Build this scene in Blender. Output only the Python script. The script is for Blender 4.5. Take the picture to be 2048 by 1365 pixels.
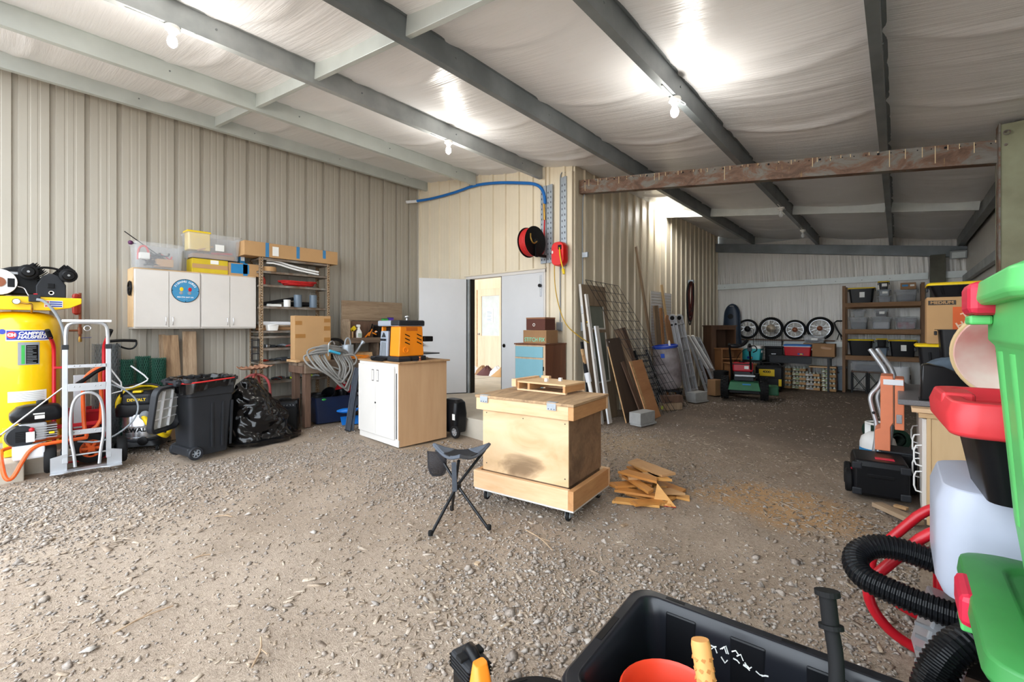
import bpy, bmesh, math, random
import numpy as np
from mathutils import Vector, Matrix, Euler
random.seed(7); RNG = np.random.default_rng(11)
for o in list(bpy.data.objects): bpy.data.objects.remove(o)
SC = bpy.context.scene; COL = SC.collection
PI = math.pi
def R(d): return math.radians(d)
# ---------------------------------------------------------------- camera
cd = bpy.data.cameras.new('camera'); cam = bpy.data.objects.new('camera', cd); COL.objects.link(cam)
cam.location = (0, 0, 1.48); cam.rotation_euler = (R(90), 0, R(40.6))
cd.sensor_width = 36; cd.lens = 900/2048*36; cd.shift_y = -27.5/2048; cd.clip_start = .02
SC.camera = cam
# ---------------------------------------------------------------- sky light through the open front
w = bpy.data.worlds.new('overcast_sky'); SC.world = w; w.use_nodes = True
bg = w.node_tree.nodes['Background']; bg.inputs[0].default_value = (.84, .92, 1, 1); bg.inputs[1].default_value = 3.4
SC.view_settings.view_transform = 'Standard'; SC.view_settings.look = 'None'
SC.view_settings.exposure = .88; SC.view_settings.gamma = 1; SC.view_settings.use_curve_mapping = False

# ---------------------------------------------------------------- materials
def S(r, g, b, a=1):
    f = lambda c: (c/255/12.92) if c/255 <= .04045 else ((c/255+.055)/1.055)**2.4
    return (f(r), f(g), f(b), a)
MATS = {}
def newmat(name):
    m = bpy.data.materials.new(name); m.use_nodes = True
    nt = m.node_tree; return m, nt, nt.nodes['Principled BSDF']
def coords(nt, scale=(1, 1, 1), kind='Object'):
    tc = nt.nodes.new('ShaderNodeTexCoord'); mp = nt.nodes.new('ShaderNodeMapping')
    mp.inputs['Scale'].default_value = scale; nt.links.new(tc.outputs[kind], mp.inputs[0]); return mp.outputs[0]
def noise(nt, vec, scale, detail=4, rough=.55, dist=0):
    n = nt.nodes.new('ShaderNodeTexNoise'); n.inputs['Scale'].default_value = scale; n.inputs['Detail'].default_value = detail
    n.inputs['Roughness'].default_value = rough; n.inputs['Distortion'].default_value = dist
    nt.links.new(vec, n.inputs['Vector']); return n.outputs['Fac']
def ramp(nt, fac, stops):
    r = nt.nodes.new('ShaderNodeValToRGB'); e = r.color_ramp.elements
    e[0].position, e[0].color = stops[0]; e[1].position, e[1].color = stops[-1]
    for p, c in stops[1:-1]:
        x = e.new(p); x.color = c
    nt.links.new(fac, r.inputs[0]); return r.outputs[0]
def mix(nt, fac, a, b, mode='MIX'):
    n = nt.nodes.new('ShaderNodeMixRGB'); n.blend_type = mode
    for i, v in ((0, fac), (1, a), (2, b)):
        if isinstance(v, (int, float)): n.inputs[i].default_value = v
        elif isinstance(v, tuple): n.inputs[i].default_value = v
        else: nt.links.new(v, n.inputs[i])
    return n.outputs[0]
def bump(nt, b, h, strength=.3, dist=.01):
    n = nt.nodes.new('ShaderNodeBump'); n.inputs['Strength'].default_value = strength; n.inputs['Distance'].default_value = dist
    nt.links.new(h, n.inputs['Height']); nt.links.new(n.outputs[0], b.inputs['Normal'])
def pm(name, col, rough=.55, metal=0, var=.1, scale=6, bmp=0, bscale=60, col2=None, lo=.35, hi=.7, alpha=1, trans=0, ior=1.45, emit=None, estr=0, coat=0, sub=0):
    """painted / plastic / metal surface with faint uneven colour"""
    if name in MATS: return MATS[name]
    m, nt, b = newmat(name); v = coords(nt)
    c2 = col2 or tuple(x*(1-var) for x in col[:3])+(1,)
    n = noise(nt, v, scale); c = ramp(nt, n, [(lo, c2), (hi, col)])
    nt.links.new(c, b.inputs['Base Color']); b.inputs['Roughness'].default_value = rough; b.inputs['Metallic'].default_value = metal
    b.inputs['IOR'].default_value = ior; b.inputs['Transmission Weight'].default_value = trans; b.inputs['Alpha'].default_value = alpha
    b.inputs['Coat Weight'].default_value = coat
    if bmp: bump(nt, b, noise(nt, v, bscale, 5), bmp, .004)
    if emit: b.inputs['Emission Color'].default_value = emit; b.inputs['Emission Strength'].default_value = estr
    MATS[name] = m; return m
def wood(name, light, dark, axis='X', scale=9, rough=.7, stain=None, bmp=.15, knots=True):
    if name in MATS: return MATS[name]
    m, nt, b = newmat(name)
    st = {'X': (.12, 1, 1), 'Y': (1, .12, 1), 'Z': (1, 1, .12)}[axis]
    v = coords(nt, st); n = noise(nt, v, scale, 6, .6, 1.2); fine = noise(nt, v, scale*9, 3, .6)
    c = ramp(nt, n, [(.3, dark), (.45, tuple(.5*(a+d) for a, d in zip(light, dark))), (.65, light)])
    c = mix(nt, .25, c, ramp(nt, fine, [(.35, dark), (.65, light)]))
    if stain:
        s = ramp(nt, noise(nt, coords(nt, (1, 1, 1)), 2.2, 5, .6), [(.5, (0, 0, 0, 1)), (.72, (1, 1, 1, 1))]); c = mix(nt, s, c, stain)
    nt.links.new(c, b.inputs['Base Color']); b.inputs['Roughness'].default_value = rough
    bump(nt, b, fine, bmp, .003); MATS[name] = m; return m

# ---------------------------------------------------------------- mesh building
def rot(rx=0, ry=0, rz=0): return Euler((R(rx), R(ry), R(rz))).to_matrix()
class MB:
    def __init__(s): s.v = []; s.f = []
    def add(s, vs, fs, M=None):
        o = len(s.v)
        s.v += [tuple(M @ Vector(p)) if M is not None else tuple(p) for p in vs]
        s.f += [tuple(i+o for i in f) for f in fs]; return s
    def box(s, c, d, r=None, taper=(1, 1)):
        x, y, z = d[0]/2, d[1]/2, d[2]/2; a, b = taper
        vs = [(-x*a, -y*b, -z), (x*a, -y*b, -z), (x*a, y*b, -z), (-x*a, y*b, -z), (-x, -y, z), (x, -y, z), (x, y, z), (-x, y, z)]
        M = Matrix.Translation(c) @ (r.to_4x4() if r else Matrix())
        return s.add(vs, [(0, 3, 2, 1), (4, 5, 6, 7), (0, 1, 5, 4), (1, 2, 6, 5), (2, 3, 7, 6), (3, 0, 4, 7)], M)
    def b2(s, x0, x1, y0, y1, z0, z1): return s.box(((x0+x1)/2, (y0+y1)/2, (z0+z1)/2), (abs(x1-x0), abs(y1-y0), abs(z1-z0)))
    def bar(s, p, q, w, h, up=(0, 0, 1)):
        p, q = Vector(p), Vector(q); d = q-p; L = d.length; d.normalize(); u = Vector(up)
        if abs(d.dot(u)) > .98: u = Vector((0, 1, 0))
        a = d.cross(u).normalized(); b = a.cross(d)
        M = Matrix((a, d, b)).transposed().to_4x4(); M.translation = (p+q)/2
        x, y, z = w/2, L/2, h/2
        vs = [(-x, -y, -z), (x, -y, -z), (x, y, -z), (-x, y, -z), (-x, -y, z), (x, -y, z), (x, y, z), (-x, y, z)]
        return s.add(vs, [(0, 3, 2, 1), (4, 5, 6, 7), (0, 1, 5, 4), (1, 2, 6, 5), (2, 3, 7, 6), (3, 0, 4, 7)], M)
    def tube(s, pts, r, n=8, closed=False, smooth=0):
        P = [Vector(p) for p in pts]
        for _ in range(smooth):
            Q = []
            m = len(P)
            for i in range(m if closed else m-1):
                a, b = P[i], P[(i+1) % m]; Q += [a.lerp(b, .25), a.lerp(b, .75)]
            P = Q if closed else [P[0]]+Q[1:-1]+[P[-1]]
        m = len(P); rr = r if isinstance(r, (list, tuple)) else None
        T = []
        for i in range(m):
            a = P[(i-1) % m] if (closed or i) else P[0]; b = P[(i+1) % m] if (closed or i < m-1) else P[-1]
            t = b-a; T.append(t.normalized() if t.length > 1e-9 else Vector((0, 0, 1)))
        u = T[0].orthogonal().normalized(); o = len(s.v)
        for i in range(m):
            u = (u-T[i]*u.dot(T[i]))
            u = u.normalized() if u.length > 1e-6 else T[i].orthogonal().normalized()
            w = T[i].cross(u); q = rr[min(len(rr)-1, int(i*len(rr)/m))] if rr else r
            for k in range(n):
                a = 2*PI*k/n; s.v.append(tuple(P[i]+(u*math.cos(a)+w*math.sin(a))*q))
        for i in range(m if closed else m-1):
            j = (i+1) % m
            for k in range(n): l = (k+1) % n; s.f.append((o+i*n+k, o+i*n+l, o+j*n+l, o+j*n+k))
        if not closed: s.f += [tuple(o+k for k in reversed(range(n))), tuple(o+(m-1)*n+k for k in range(n))]
        return s
    def cyl(s, p, q, r, n=16, r2=None):
        return s.tube([p, q], [r, r if r2 is None else r2], n)
    def lathe(s, prof, n=20, M=None, cap=True):
        """profile of (radius, height) about local Z"""
        vs = []; fs = []
        for r, z in prof:
            for k in range(n): a = 2*PI*k/n; vs.append((r*math.cos(a), r*math.sin(a), z))
        for i in range(len(prof)-1):
            for k in range(n): l = (k+1) % n; fs.append((i*n+k, i*n+l, (i+1)*n+l, (i+1)*n+k))
        if cap: fs += [tuple(reversed(range(n))), tuple((len(prof)-1)*n+k for k in range(n))]
        return s.add(vs, fs, M)
    def torus(s, c, Rr, r, axis='Z', n=28, m=8, sq=1):
        pts = []
        for k in range(n):
            a = 2*PI*k/n; x, y = Rr*math.cos(a), Rr*math.sin(a)
            pts.append(Vector(c)+Vector({'Z': (x, y, 0), 'X': (0, x, y), 'Y': (x, 0, y)}[axis]))
        return s.tube(pts, r, m, closed=True)
    def prism(s, poly, h, M=None, h0=0):
        n = len(poly); vs = [(x, y, h0) for x, y in poly]+[(x, y, h) for x, y in poly]
        fs = [tuple(reversed(range(n))), tuple(range(n, 2*n))]+[(k, (k+1) % n, n+(k+1) % n, n+k) for k in range(n)]
        return s.add(vs, fs, M)
    def grid(s, fn, nu, nv, M=None, cu=False):
        vs = [fn(i/(nu if cu else nu-1), j/(nv-1)) for j in range(nv) for i in range(nu)]
        fs = []
        for j in range(nv-1):
            for i in range(nu if cu else nu-1):
                k = (i+1) % nu; fs.append((j*nu+i, j*nu+k, (j+1)*nu+k, (j+1)*nu+i))
        return s.add(vs, fs, M)
    def sphere(s, c, r, n=14, m=8, sc=(1, 1, 1)):
        def fn(u, v):
            a, b = 2*PI*u, PI*(v-.5); return (c[0]+r*sc[0]*math.cos(a)*math.cos(b), c[1]+r*sc[1]*math.sin(a)*math.cos(b), c[2]+r*sc[2]*math.sin(b))
        return s.grid(fn, n, m, cu=True)
    def loft(s, sections, cap=True):
        """list of equally long closed loops of points"""
        n = len(sections[0]); o = len(s.v)
        for q in sections: s.v += [tuple(p) for p in q]
        for i in range(len(sections)-1):
            for k in range(n): l = (k+1) % n; s.f.append((o+i*n+k, o+i*n+l, o+(i+1)*n+l, o+(i+1)*n+k))
        if cap: s.f += [tuple(o+k for k in reversed(range(n))), tuple(o+(len(sections)-1)*n+k for k in range(n))]
        return s
    def build(s, name, mat, parent=None, bevel=0, smooth=False, seg=2, solid=0):
        me = bpy.data.meshes.new(name); me.from_pydata(s.v, [], s.f); me.materials.append(mat); me.update()
        if smooth:
            me.polygons.foreach_set('use_smooth', [True]*len(me.polygons))
            try: me.set_sharp_from_angle(angle=R(40))
            except Exception: pass
        o = bpy.data.objects.new(name, me); COL.objects.link(o)
        if parent: o.parent = parent
        if solid: k = o.modifiers.new('thick', 'SOLIDIFY'); k.thickness = solid
        if bevel: k = o.modifiers.new('bevel', 'BEVEL'); k.width = bevel; k.segments = seg; k.limit_method = 'ANGLE'; k.angle_limit = R(35)
        return o
def rrect(w, d, r, z, n=4, cx=0, cy=0):
    """rounded rectangle loop at height z"""
    out = []
    for qx, qy, a0 in ((1, 1, 0), (-1, 1, 90), (-1, -1, 180), (1, -1, 270)):
        for k in range(n+1):
            a = R(a0+90*k/n); out.append((cx+qx*(w/2-r)+r*math.cos(a), cy+qy*(d/2-r)+r*math.sin(a), z))
    return out
def tag(o, label, cat, group=None, kind=None):
    o['label'] = label; o['category'] = cat
    if group: o['group'] = group
    if kind: o['kind'] = kind
    return o
def thing(name, label, cat, loc=(0, 0, 0), rz=0, group=None, rx=0, ry=0):
    o = bpy.data.objects.new(name, None); COL.objects.link(o); o.location = loc; o.rotation_euler = (R(rx), R(ry), R(rz)); o.empty_display_size = .1
    return tag(o, label, cat, group)
def struct(o, label=None):
    o['kind'] = 'structure'
    if label: o['label'] = label
    return o
def dup(root, loc=None, rz=None, label=None, group=None, rx=None, ry=None):
    def cp(o, p):
        c = o.copy(); COL.objects.link(c); c.parent = p
        for ch in KIDS.get(o.name, [k for k in bpy.data.objects if k.parent == o]): cp(ch, c)
        return c
    r = cp(root, None)
    if loc: r.location = loc
    e = list(r.rotation_euler)
    for i, a in enumerate((rx, ry, rz)):
        if a is not None: e[i] = R(a)
    r.rotation_euler = e
    if label: r['label'] = label
    if group: r['group'] = group
    return r
KIDS = {}
def place(o, loc, rz=0, rx=0, ry=0): o.location = loc; o.rotation_euler = (R(rx), R(ry), R(rz)); return o
def text(name, s, size, mat, parent, M, ext=.0008, align='CENTER', bold=0, sx=1, shear=0):
    """raised lettering; M places the text's own plane (x right, y up, z out)"""
    cu = bpy.data.curves.new(name, 'FONT'); cu.body = s; cu.size = size; cu.extrude = ext; cu.align_x = align; cu.align_y = 'CENTER'; cu.offset = bold; cu.shear = shear
    t = bpy.data.objects.new(name, cu); COL.objects.link(t); dg = bpy.context.evaluated_depsgraph_get()
    me = bpy.data.meshes.new_from_object(t.evaluated_get(dg)); bpy.data.objects.remove(t); me.name = name
    me.transform(M @ Matrix.Diagonal((sx, 1, 1, 1))); me.materials.clear(); me.materials.append(mat)
    o = bpy.data.objects.new(name, me); COL.objects.link(o)
    if parent: o.parent = parent
    return o
def TM(loc, x, y):
    """matrix from a plane's right and up vectors"""
    x = Vector(x).normalized(); y = Vector(y).normalized(); z = x.cross(y)
    M = Matrix((x, y, z)).transposed().to_4x4(); M.translation = loc; return M
FRONT = lambda loc: TM(loc, (1, 0, 0), (0, 0, 1))      # text plane facing local -Y
# ================================================================ the building
XL, XC, XR = -7.70, -3.855, 1.12; YD, YB, YF = 5.95, 13.4, -.45
def zb(x): return 3.31-.135*x            # underside of the purlins
def zc(x): return zb(x)+.20              # insulation sheets
def fl(x, y): return .012*math.sin(x*1.3+y*.7)+.010*math.sin(x*2.9-y*1.9)+.006*math.sin(x*6.1+y*5.3)-.018

# ---- dirt floor
m, nt, b = newmat('dirt')
v = coords(nt, (1, 1, 1)); big = noise(nt, v, .55, 4, .6); med = noise(nt, v, 3.5, 6, .65); fine = noise(nt, v, 40, 6, .7); grit = noise(nt, v, 140, 4, .7)
c = ramp(nt, med, [(.32, S(98, 79, 62)), (.5, S(142, 121, 102)), (.68, S(178, 158, 139))])
c = mix(nt, ramp(nt, big, [(.44, (0, 0, 0, 1)), (.6, (.72, .72, .72, 1))]), c, S(186, 168, 151))
c = mix(nt, .5, c, ramp(nt, fine, [(.3, S(104, 86, 70)), (.6, S(190, 170, 150))]))
c = mix(nt, .35, c, ramp(nt, grit, [(.35, S(92, 78, 66)), (.65, S(205, 188, 168))]))
# soil colour turns darker brown towards the deep bay, sawdust by the crate
sx = nt.nodes.new('ShaderNodeSeparateXYZ'); nt.links.new(v, sx.inputs[0])
def mathn(op, a, b_=None):
    n = nt.nodes.new('ShaderNodeMath'); n.operation = op
    for i, q in enumerate((a, b_)):
        if q is None: continue
        if isinstance(q, (int, float)): n.inputs[i].default_value = q
        else: nt.links.new(q, n.inputs[i])
    return n.outputs[0]
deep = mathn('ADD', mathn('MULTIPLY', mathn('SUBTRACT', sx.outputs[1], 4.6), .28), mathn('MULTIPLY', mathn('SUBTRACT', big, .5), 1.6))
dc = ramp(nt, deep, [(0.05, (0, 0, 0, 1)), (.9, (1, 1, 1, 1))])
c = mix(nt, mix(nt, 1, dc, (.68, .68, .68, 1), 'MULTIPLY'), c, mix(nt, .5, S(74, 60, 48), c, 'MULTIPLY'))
def patch(cx, cy, rx, ry, col, amt):
    global c
    d = mathn('ADD', mathn('POWER', mathn('DIVIDE', mathn('SUBTRACT', sx.outputs[0], cx), rx), 2), mathn('POWER', mathn('DIVIDE', mathn('SUBTRACT', sx.outputs[1], cy), ry), 2))
    d = mathn('ADD', d, mathn('MULTIPLY', mathn('SUBTRACT', med, .5), 2.2))
    c = mix(nt, ramp(nt, d, [(.2, (amt,)*3+(1,)), (1.1, (0, 0, 0, 1))]), c, col)
patch(-.75, 4.3, .75, .55, S(196, 152, 100), .75)
patch(-2.9, 5.3, .9, .8, S(190, 162, 124), .45)
patch(-4.6, 3.7, .5, .5, S(190, 162, 124), .45)
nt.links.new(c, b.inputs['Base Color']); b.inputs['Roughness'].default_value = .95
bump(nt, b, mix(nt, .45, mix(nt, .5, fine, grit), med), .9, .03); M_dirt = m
fm = MB()
fm.grid(lambda u, v_: (XL-.1+(XR+.6-XL)*u, -2.2+(YB+2.3)*v_, fl(XL-.1+(XR+.6-XL)*u, -2.2+(YB+2.3)*v_)), 150, 260)
struct(fm.build('floor', M_dirt, smooth=True), 'bare dirt floor strewn with gravel')
struct(MB().b2(-30, 22, -34, -2.1, -.3, -.03).build('floor_outside_bounce', M_dirt), 'unseen open ground added in front of the shed for bounce light')  # unseen ground, added to bounce sky light into the shed
M_conc = pm('concrete', S(196, 186, 170), .9, var=.18, scale=3, bmp=.3, bscale=50)
struct(MB().b2(XL, -3.88, 4.3, 9.6, -.2, .235).build('floor_slab', M_conc, bevel=.01), 'raised concrete slab at the doors')
struct(MB().b2(XL, -6.56, -1.2, .24, -.2, .155).b2(XL, -6.80, .24, .62, -.2, .155).build('floor_pad', M_conc, bevel=.01), 'low concrete pad along the left wall')

# ---- gravel and chips nobody could count
NOGRAVEL = [(-5.66, -4.56, 3.24, 4.12), (-.8, .26, 1.12, 1.7), (-6.75, -5.85, 1.9, 2.85), (.1, 1., 4.5, 6.0), (.1, .9, 1.3, 2.1), (-6.45, -5.9, 1.35, 1.95), (-7.3, -6.6, 2.6, 3.95), (-3.4, -2.75, 6.3, 6.8), (-3.2, -2.9, 9.0, 9.5), (-.35, .12, 4.85, 5.4), (.0, .3, 2.3, 2.7), (.1, .9, 3.2, 3.8)]
def scatter(name, n, dens, size, tmpl, faces, mat, flat=1., up=.35, parent=None, label=None, box=(-7.5, 1.0, .05, 12.5)):
    x0, x1, y0, y1 = box; pts = []
    while len(pts) < n:
        xs = RNG.uniform(x0, x1, n); ys = RNG.uniform(y0, y1, n); keep = RNG.random(n) < dens(xs, ys)
        # only where a step to either side of the photograph's view could see it
        dep = -.6508*xs+.7593*ys; lat = .7593*xs+.6508*ys
        keep &= ~((xs < -3.7) & (ys > 4.0)) & ~((xs < -6.5) & (ys < 1.05)) & (xs < 1.0) & (dep > .9) & (np.abs(lat) < dep*1.35+.3)
        for ex0, ex1, ey0, ey1 in NOGRAVEL: keep &= ~((xs > ex0) & (xs < ex1) & (ys > ey0) & (ys < ey1))
        pts += list(zip(xs[keep], ys[keep]))
    P = np.array(pts[:n]); s = size(n)
    T = np.array(tmpl, float); k = len(T); V = np.empty((n, k, 3))
    jit = RNG.uniform(.6, 1.4, (n, k, 3)); L = T[None]*jit*np.stack([s, s*RNG.uniform(.45, 1, n)*flat, s*up*RNG.uniform(.6, 1.3, n)], 1)[:, None, :]
    a = RNG.uniform(0, 2*PI, n); t = RNG.normal(0, .25, n); ca, sa = np.cos(a)[:, None], np.sin(a)[:, None]
    zz = L[:, :, 2]+L[:, :, 0]*t[:, None]
    V[:, :, 0] = L[:, :, 0]*ca-L[:, :, 1]*sa+P[:, :1]; V[:, :, 1] = L[:, :, 0]*sa+L[:, :, 1]*ca+P[:, 1:]
    x, y = P[:, 0], P[:, 1]; g = .012*np.sin(x*1.3+y*.7)+.010*np.sin(x*2.9-y*1.9)+.006*np.sin(x*6.1+y*5.3)-.018
    V[:, :, 2] = zz+g[:, None]+(s*up*.35)[:, None]
    F = np.array(faces); fc = (F[None]+(np.arange(n)*k)[:, None, None]).reshape(-1, F.shape[1])
    me = bpy.data.meshes.new(name); me.vertices.add(n*k); me.vertices.foreach_set('co', V.reshape(-1)); nf = len(fc); w_ = F.shape[1]
    me.loops.add(nf*w_); me.loops.foreach_set('vertex_index', fc.reshape(-1).astype(np.int32)); me.polygons.add(nf)
    me.polygons.foreach_set('loop_start', np.arange(nf, dtype=np.int32)*w_); me.polygons.foreach_set('loop_total', np.full(nf, w_, np.int32))
    me.update(calc_edges=True); me.materials.append(mat); o = bpy.data.objects.new(name, me); COL.objects.link(o); o['kind'] = 'stuff'
    o['label'] = label; o['category'] = name; return o
def island(name, cols, rough=.9):
    m, nt, b = newmat(name); g = nt.nodes.new('ShaderNodeNewGeometry')
    st = [(i/(len(cols)-1), S(*q)) for i, q in enumerate(cols)]
    c = ramp(nt, g.outputs['Random Per Island'], st)
    c = mix(nt, .3, c, ramp(nt, noise(nt, coords(nt), 90), [(.3, S(90, 80, 72)), (.7, S(220, 210, 198))]))
    nt.links.new(c, b.inputs['Base Color']); b.inputs['Roughness'].default_value = rough; return m
def wav(x, y): return .5+.25*np.sin(x*1.7+1.3*np.sin(y*1.1))+.25*np.sin(y*2.1+1.7*np.sin(x*1.3))
def band(x, y):
    d = .012+.42*wav(x, y)**4
    d += .9*np.exp(-((x+5.3)/.8)**2)*np.clip(1-(y-.2)/4.0, 0, 1)      # gravel along the left wall
    d += .6*np.exp(-((x+3.4)/1.3)**2-((y-3.3)/.9)**2)                  # round the crate
    d += .8*np.exp(-((x+1.1)/.9)**2-((y-2.1)/.6)**2)+.5*np.exp(-((x-.1)/.5)**2-((y-3.2)/1.6)**2)
    d *= 1-.75*np.exp(-((x+2.9)/1.0)**2-((y-.55)/.5)**2)
    return np.clip(d*np.where(y > 6, .2, 1), 0, 1)
octa = [(1, 0, 0), (.3, .9, .1), (-.9, .4, 0), (-.5, -.9, 0), (.6, -.8, .1), (.1, .1, 1), (0, 0, -.6)]
of = [(0, 1, 5), (1, 2, 5), (2, 3, 5), (3, 4, 5), (4, 0, 5), (1, 0, 6), (2, 1, 6), (3, 2, 6), (4, 3, 6), (0, 4, 6)]
M_grav = island('gravel', [(104, 94, 86), (138, 124, 112), (120, 107, 97), (160, 148, 138), (134, 116, 101), (182, 174, 166), (112, 104, 99), (150, 136, 123)])
scatter('gravel', 50000, band, lambda n: np.clip(RNG.lognormal(math.log(.0075), .5, n), .003, .032), octa, of, M_grav, up=.55, label='loose grey gravel stones strewn over the dirt floor')
M_chip = island('wood_chips', [(168, 146, 120), (136, 112, 88), (190, 172, 150), (116, 95, 76), (154, 130, 100), (176, 162, 148)])
bxv = [(-1, -1, -1), (1, -1, -1), (1, 1, -1), (-1, 1, -1), (-1, -1, 1), (1, -1, 1), (1, 1, 1), (-1, 1, 1)]
bxf = [(0, 3, 2, 1), (4, 5, 6, 7), (0, 1, 5, 4), (1, 2, 6, 5), (2, 3, 7, 6), (3, 0, 4, 7)]
def chips(x, y): return np.clip(.12+.35*wav(x+3, y-2)**2+.9*np.exp(-((x+2.7)/.9)**2-((y-5.2)/.7)**2)+.7*np.exp(-((x+.6)/.7)**2-((y-4.3)/.5)**2)+.7*np.exp(-((x+1.2)/1.2)**2-((y-1.6)/.6)**2), 0, 1)*np.where(y > 6.3, .18, 1)
scatter('wood_chips', 24000, chips, lambda n: np.clip(RNG.lognormal(math.log(.0095), .5, n), .003, .05), bxv, bxf, M_chip, flat=.38, up=.10, label='scattered wood chips and shavings over the dirt floor')

# ---- ribbed sheet walls: each sheet is a panel
def ribbed(parent, p0, dirv, nrm, length, top, mat, ridge=1, start=0., pw=.915, z0=-.05):
    """sheets along dirv from p0; ridge +1 stands proud along nrm, -1 sinks away"""
    d = Vector(dirv); n = Vector(nrm); p0 = Vector(p0); a = start
    while a < length-1e-4:
        e = min(a+pw, length); prof = [(a, 0.)]
        k = math.floor(a/.305)
        while k*.305 < e:
            x = k*.305+.02
            for q, h in ((x, 0), (x+.008, .03), (x+.050, .03), (x+.060, 0), (x+.125, 0), (x+.131, .0025), (x+.149, .0025), (x+.155, 0), (x+.205, 0), (x+.211, .0025), (x+.229, .0025), (x+.235, 0)):
                if a+1e-4 < q < e-1e-4: prof.append((q, h))
            k += 1
        prof.append((e, 0.)); mb = MB(); vs = []
        for q, h in prof:
            P = p0+d*q+n*(h*ridge); vs += [(P.x, P.y, z0), (P.x, P.y, top(P.x))]
        mb.add(vs, [(2*i, 2*i+2, 2*i+3, 2*i+1) for i in range(len(prof)-1)])
        mb.build('panel', mat, parent, solid=.004); a = e
M_wl = pm('beige_sheet_metal', S(174, 168, 156), .45, var=.06, scale=1.2, bmp=.03, bscale=12)
M_wd = pm('cream_sheet_metal', S(226, 214, 190), .45, var=.07, scale=1.4, bmp=.03, bscale=12)
def wallobj(name, label): o = thing(name, label, 'wall'); del o['category']; return struct(o)
wl = wallobj('wall_left', 'tall beige ribbed sheet metal wall'); ribbed(wl, (XL, YF, 0), (0, 1, 0), (1, 0, 0), YD-YF, lambda x: 4.62, M_wl, -1)
wd = wallobj('wall_door', 'cream ribbed sheet metal wall with double doors')
DX0, DX1, DZ = -6.22, -4.36, 2.42           # door opening
ribbed(wd, (XL, YD, 0), (1, 0, 0), (0, -1, 0), DX0-XL, lambda x: zc(x)+.05, M_wd, 1)
ribbed(wd, (DX0, YD, 0), (1, 0, 0), (0, -1, 0), DX1-DX0, lambda x: zc(x)+.05, M_wd, 1, z0=DZ)
ribbed(wd, (DX1, YD, 0), (1, 0, 0), (0, -1, 0), XC-DX1, lambda x: zc(x)+.05, M_wd, 1)
wi = wallobj('wall_inner', 'cream ribbed metal wall running back to the deep bay'); ribbed(wi, (XC, YD, 0), (0, 1, 0), (1, 0, 0), YB-YD, lambda x: zc(x)+.02, M_wd, 1)
struct(MB().b2(XC-.09, XC+.012, YD-.035, YD+.09, -.05, 3.92).build('trim_1', M_wd, bevel=.004), 'cream corner flashing')
struct(MB().b2(XL, XL+.03, YD-.04, YD-.005, -.05, 4.6).build('trim_2', M_wl, bevel=.004), 'beige corner flashing')
# insulation sheets
def vinyl(name, col, sc, rough=.36, st=.5):
    m, nt, b = newmat(name); v = coords(nt, sc); n1 = noise(nt, v, 3.2, 5, .62, .6); n2 = noise(nt, v, 11, 4, .6, .4)
    c = ramp(nt, noise(nt, coords(nt), .8, 3), [(.3, tuple(q*.9 for q in col[:3])+(1,)), (.7, col)])
    nt.links.new(c, b.inputs['Base Color']); b.inputs['Roughness'].default_value = rough
    h = mix(nt, .4, n1, n2); bump(nt, b, h, st, .03); return m
M_ceil = vinyl('white_vinyl_insulation', S(234, 234, 236), (.10, 4.2, 1), .32, .38)
M_back = vinyl('wall_vinyl_insulation', S(238, 235, 229), (5, .3, .14), .24, .9)
M_rght = vinyl('side_vinyl_insulation', S(210, 206, 198), (.3, 2.4, .16), .32, .55)
PX = [-7.40, -5.90, -4.40, -2.90, -1.465, -.08, 1.0]
ce = struct(thing('ceiling', 'white vinyl insulation sagging between the purlins', 'ceiling')); del ce['category']
edges = [XL-.05]+PX[1:6]+[XR+.1]
BAYS = [(edges[i], edges[i+1], YF, YD+.06 if i < 3 else YB+.05) for i in range(6)]+[(XC-.02, PX[3], YD+.0, YB+.05)]
BAYS[2] = (edges[2], edges[3], YF, YD+.02)
for x0, x1, ystart, yend in BAYS:
    rs = [(random.uniform(YF, YB), random.uniform(.002, .007), random.uniform(.015, .05), random.uniform(.05, .3), random.uniform(-.12, .12)) for _ in range(60)]
    seam = [(k*1.31+random.uniform(-.1, .1), .022, .06, .26, .0) for k in range(-1, 11)]
    ny = int((yend-ystart)/.04)
    yy = np.linspace(ystart, yend, ny); uu = np.linspace(0, 1, 15); U, Y = np.meshgrid(uu, yy)
    sag = 1-(2*U-1)**2; Z = -.035*sag
    for y0, A, wd_, cv, sk in rs+seam: Z -= A*np.exp(-((Y-y0-cv*sag-sk*(U-.5))/wd_)**2)*(.3+.7*sag)
    X = x0+(x1-x0)*U; Zt = 3.51-.135*X+Z
    vs = [tuple(p) for p in np.stack([X, Y, Zt], -1).reshape(-1, 3)]
    fs = [(j*15+k, j*15+k+1, (j+1)*15+k+1, (j+1)*15+k) for j in range(ny-1) for k in range(14)]
    MB().add(vs, fs).build('insulation_sheet', M_ceil, ce, smooth=True)
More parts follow.
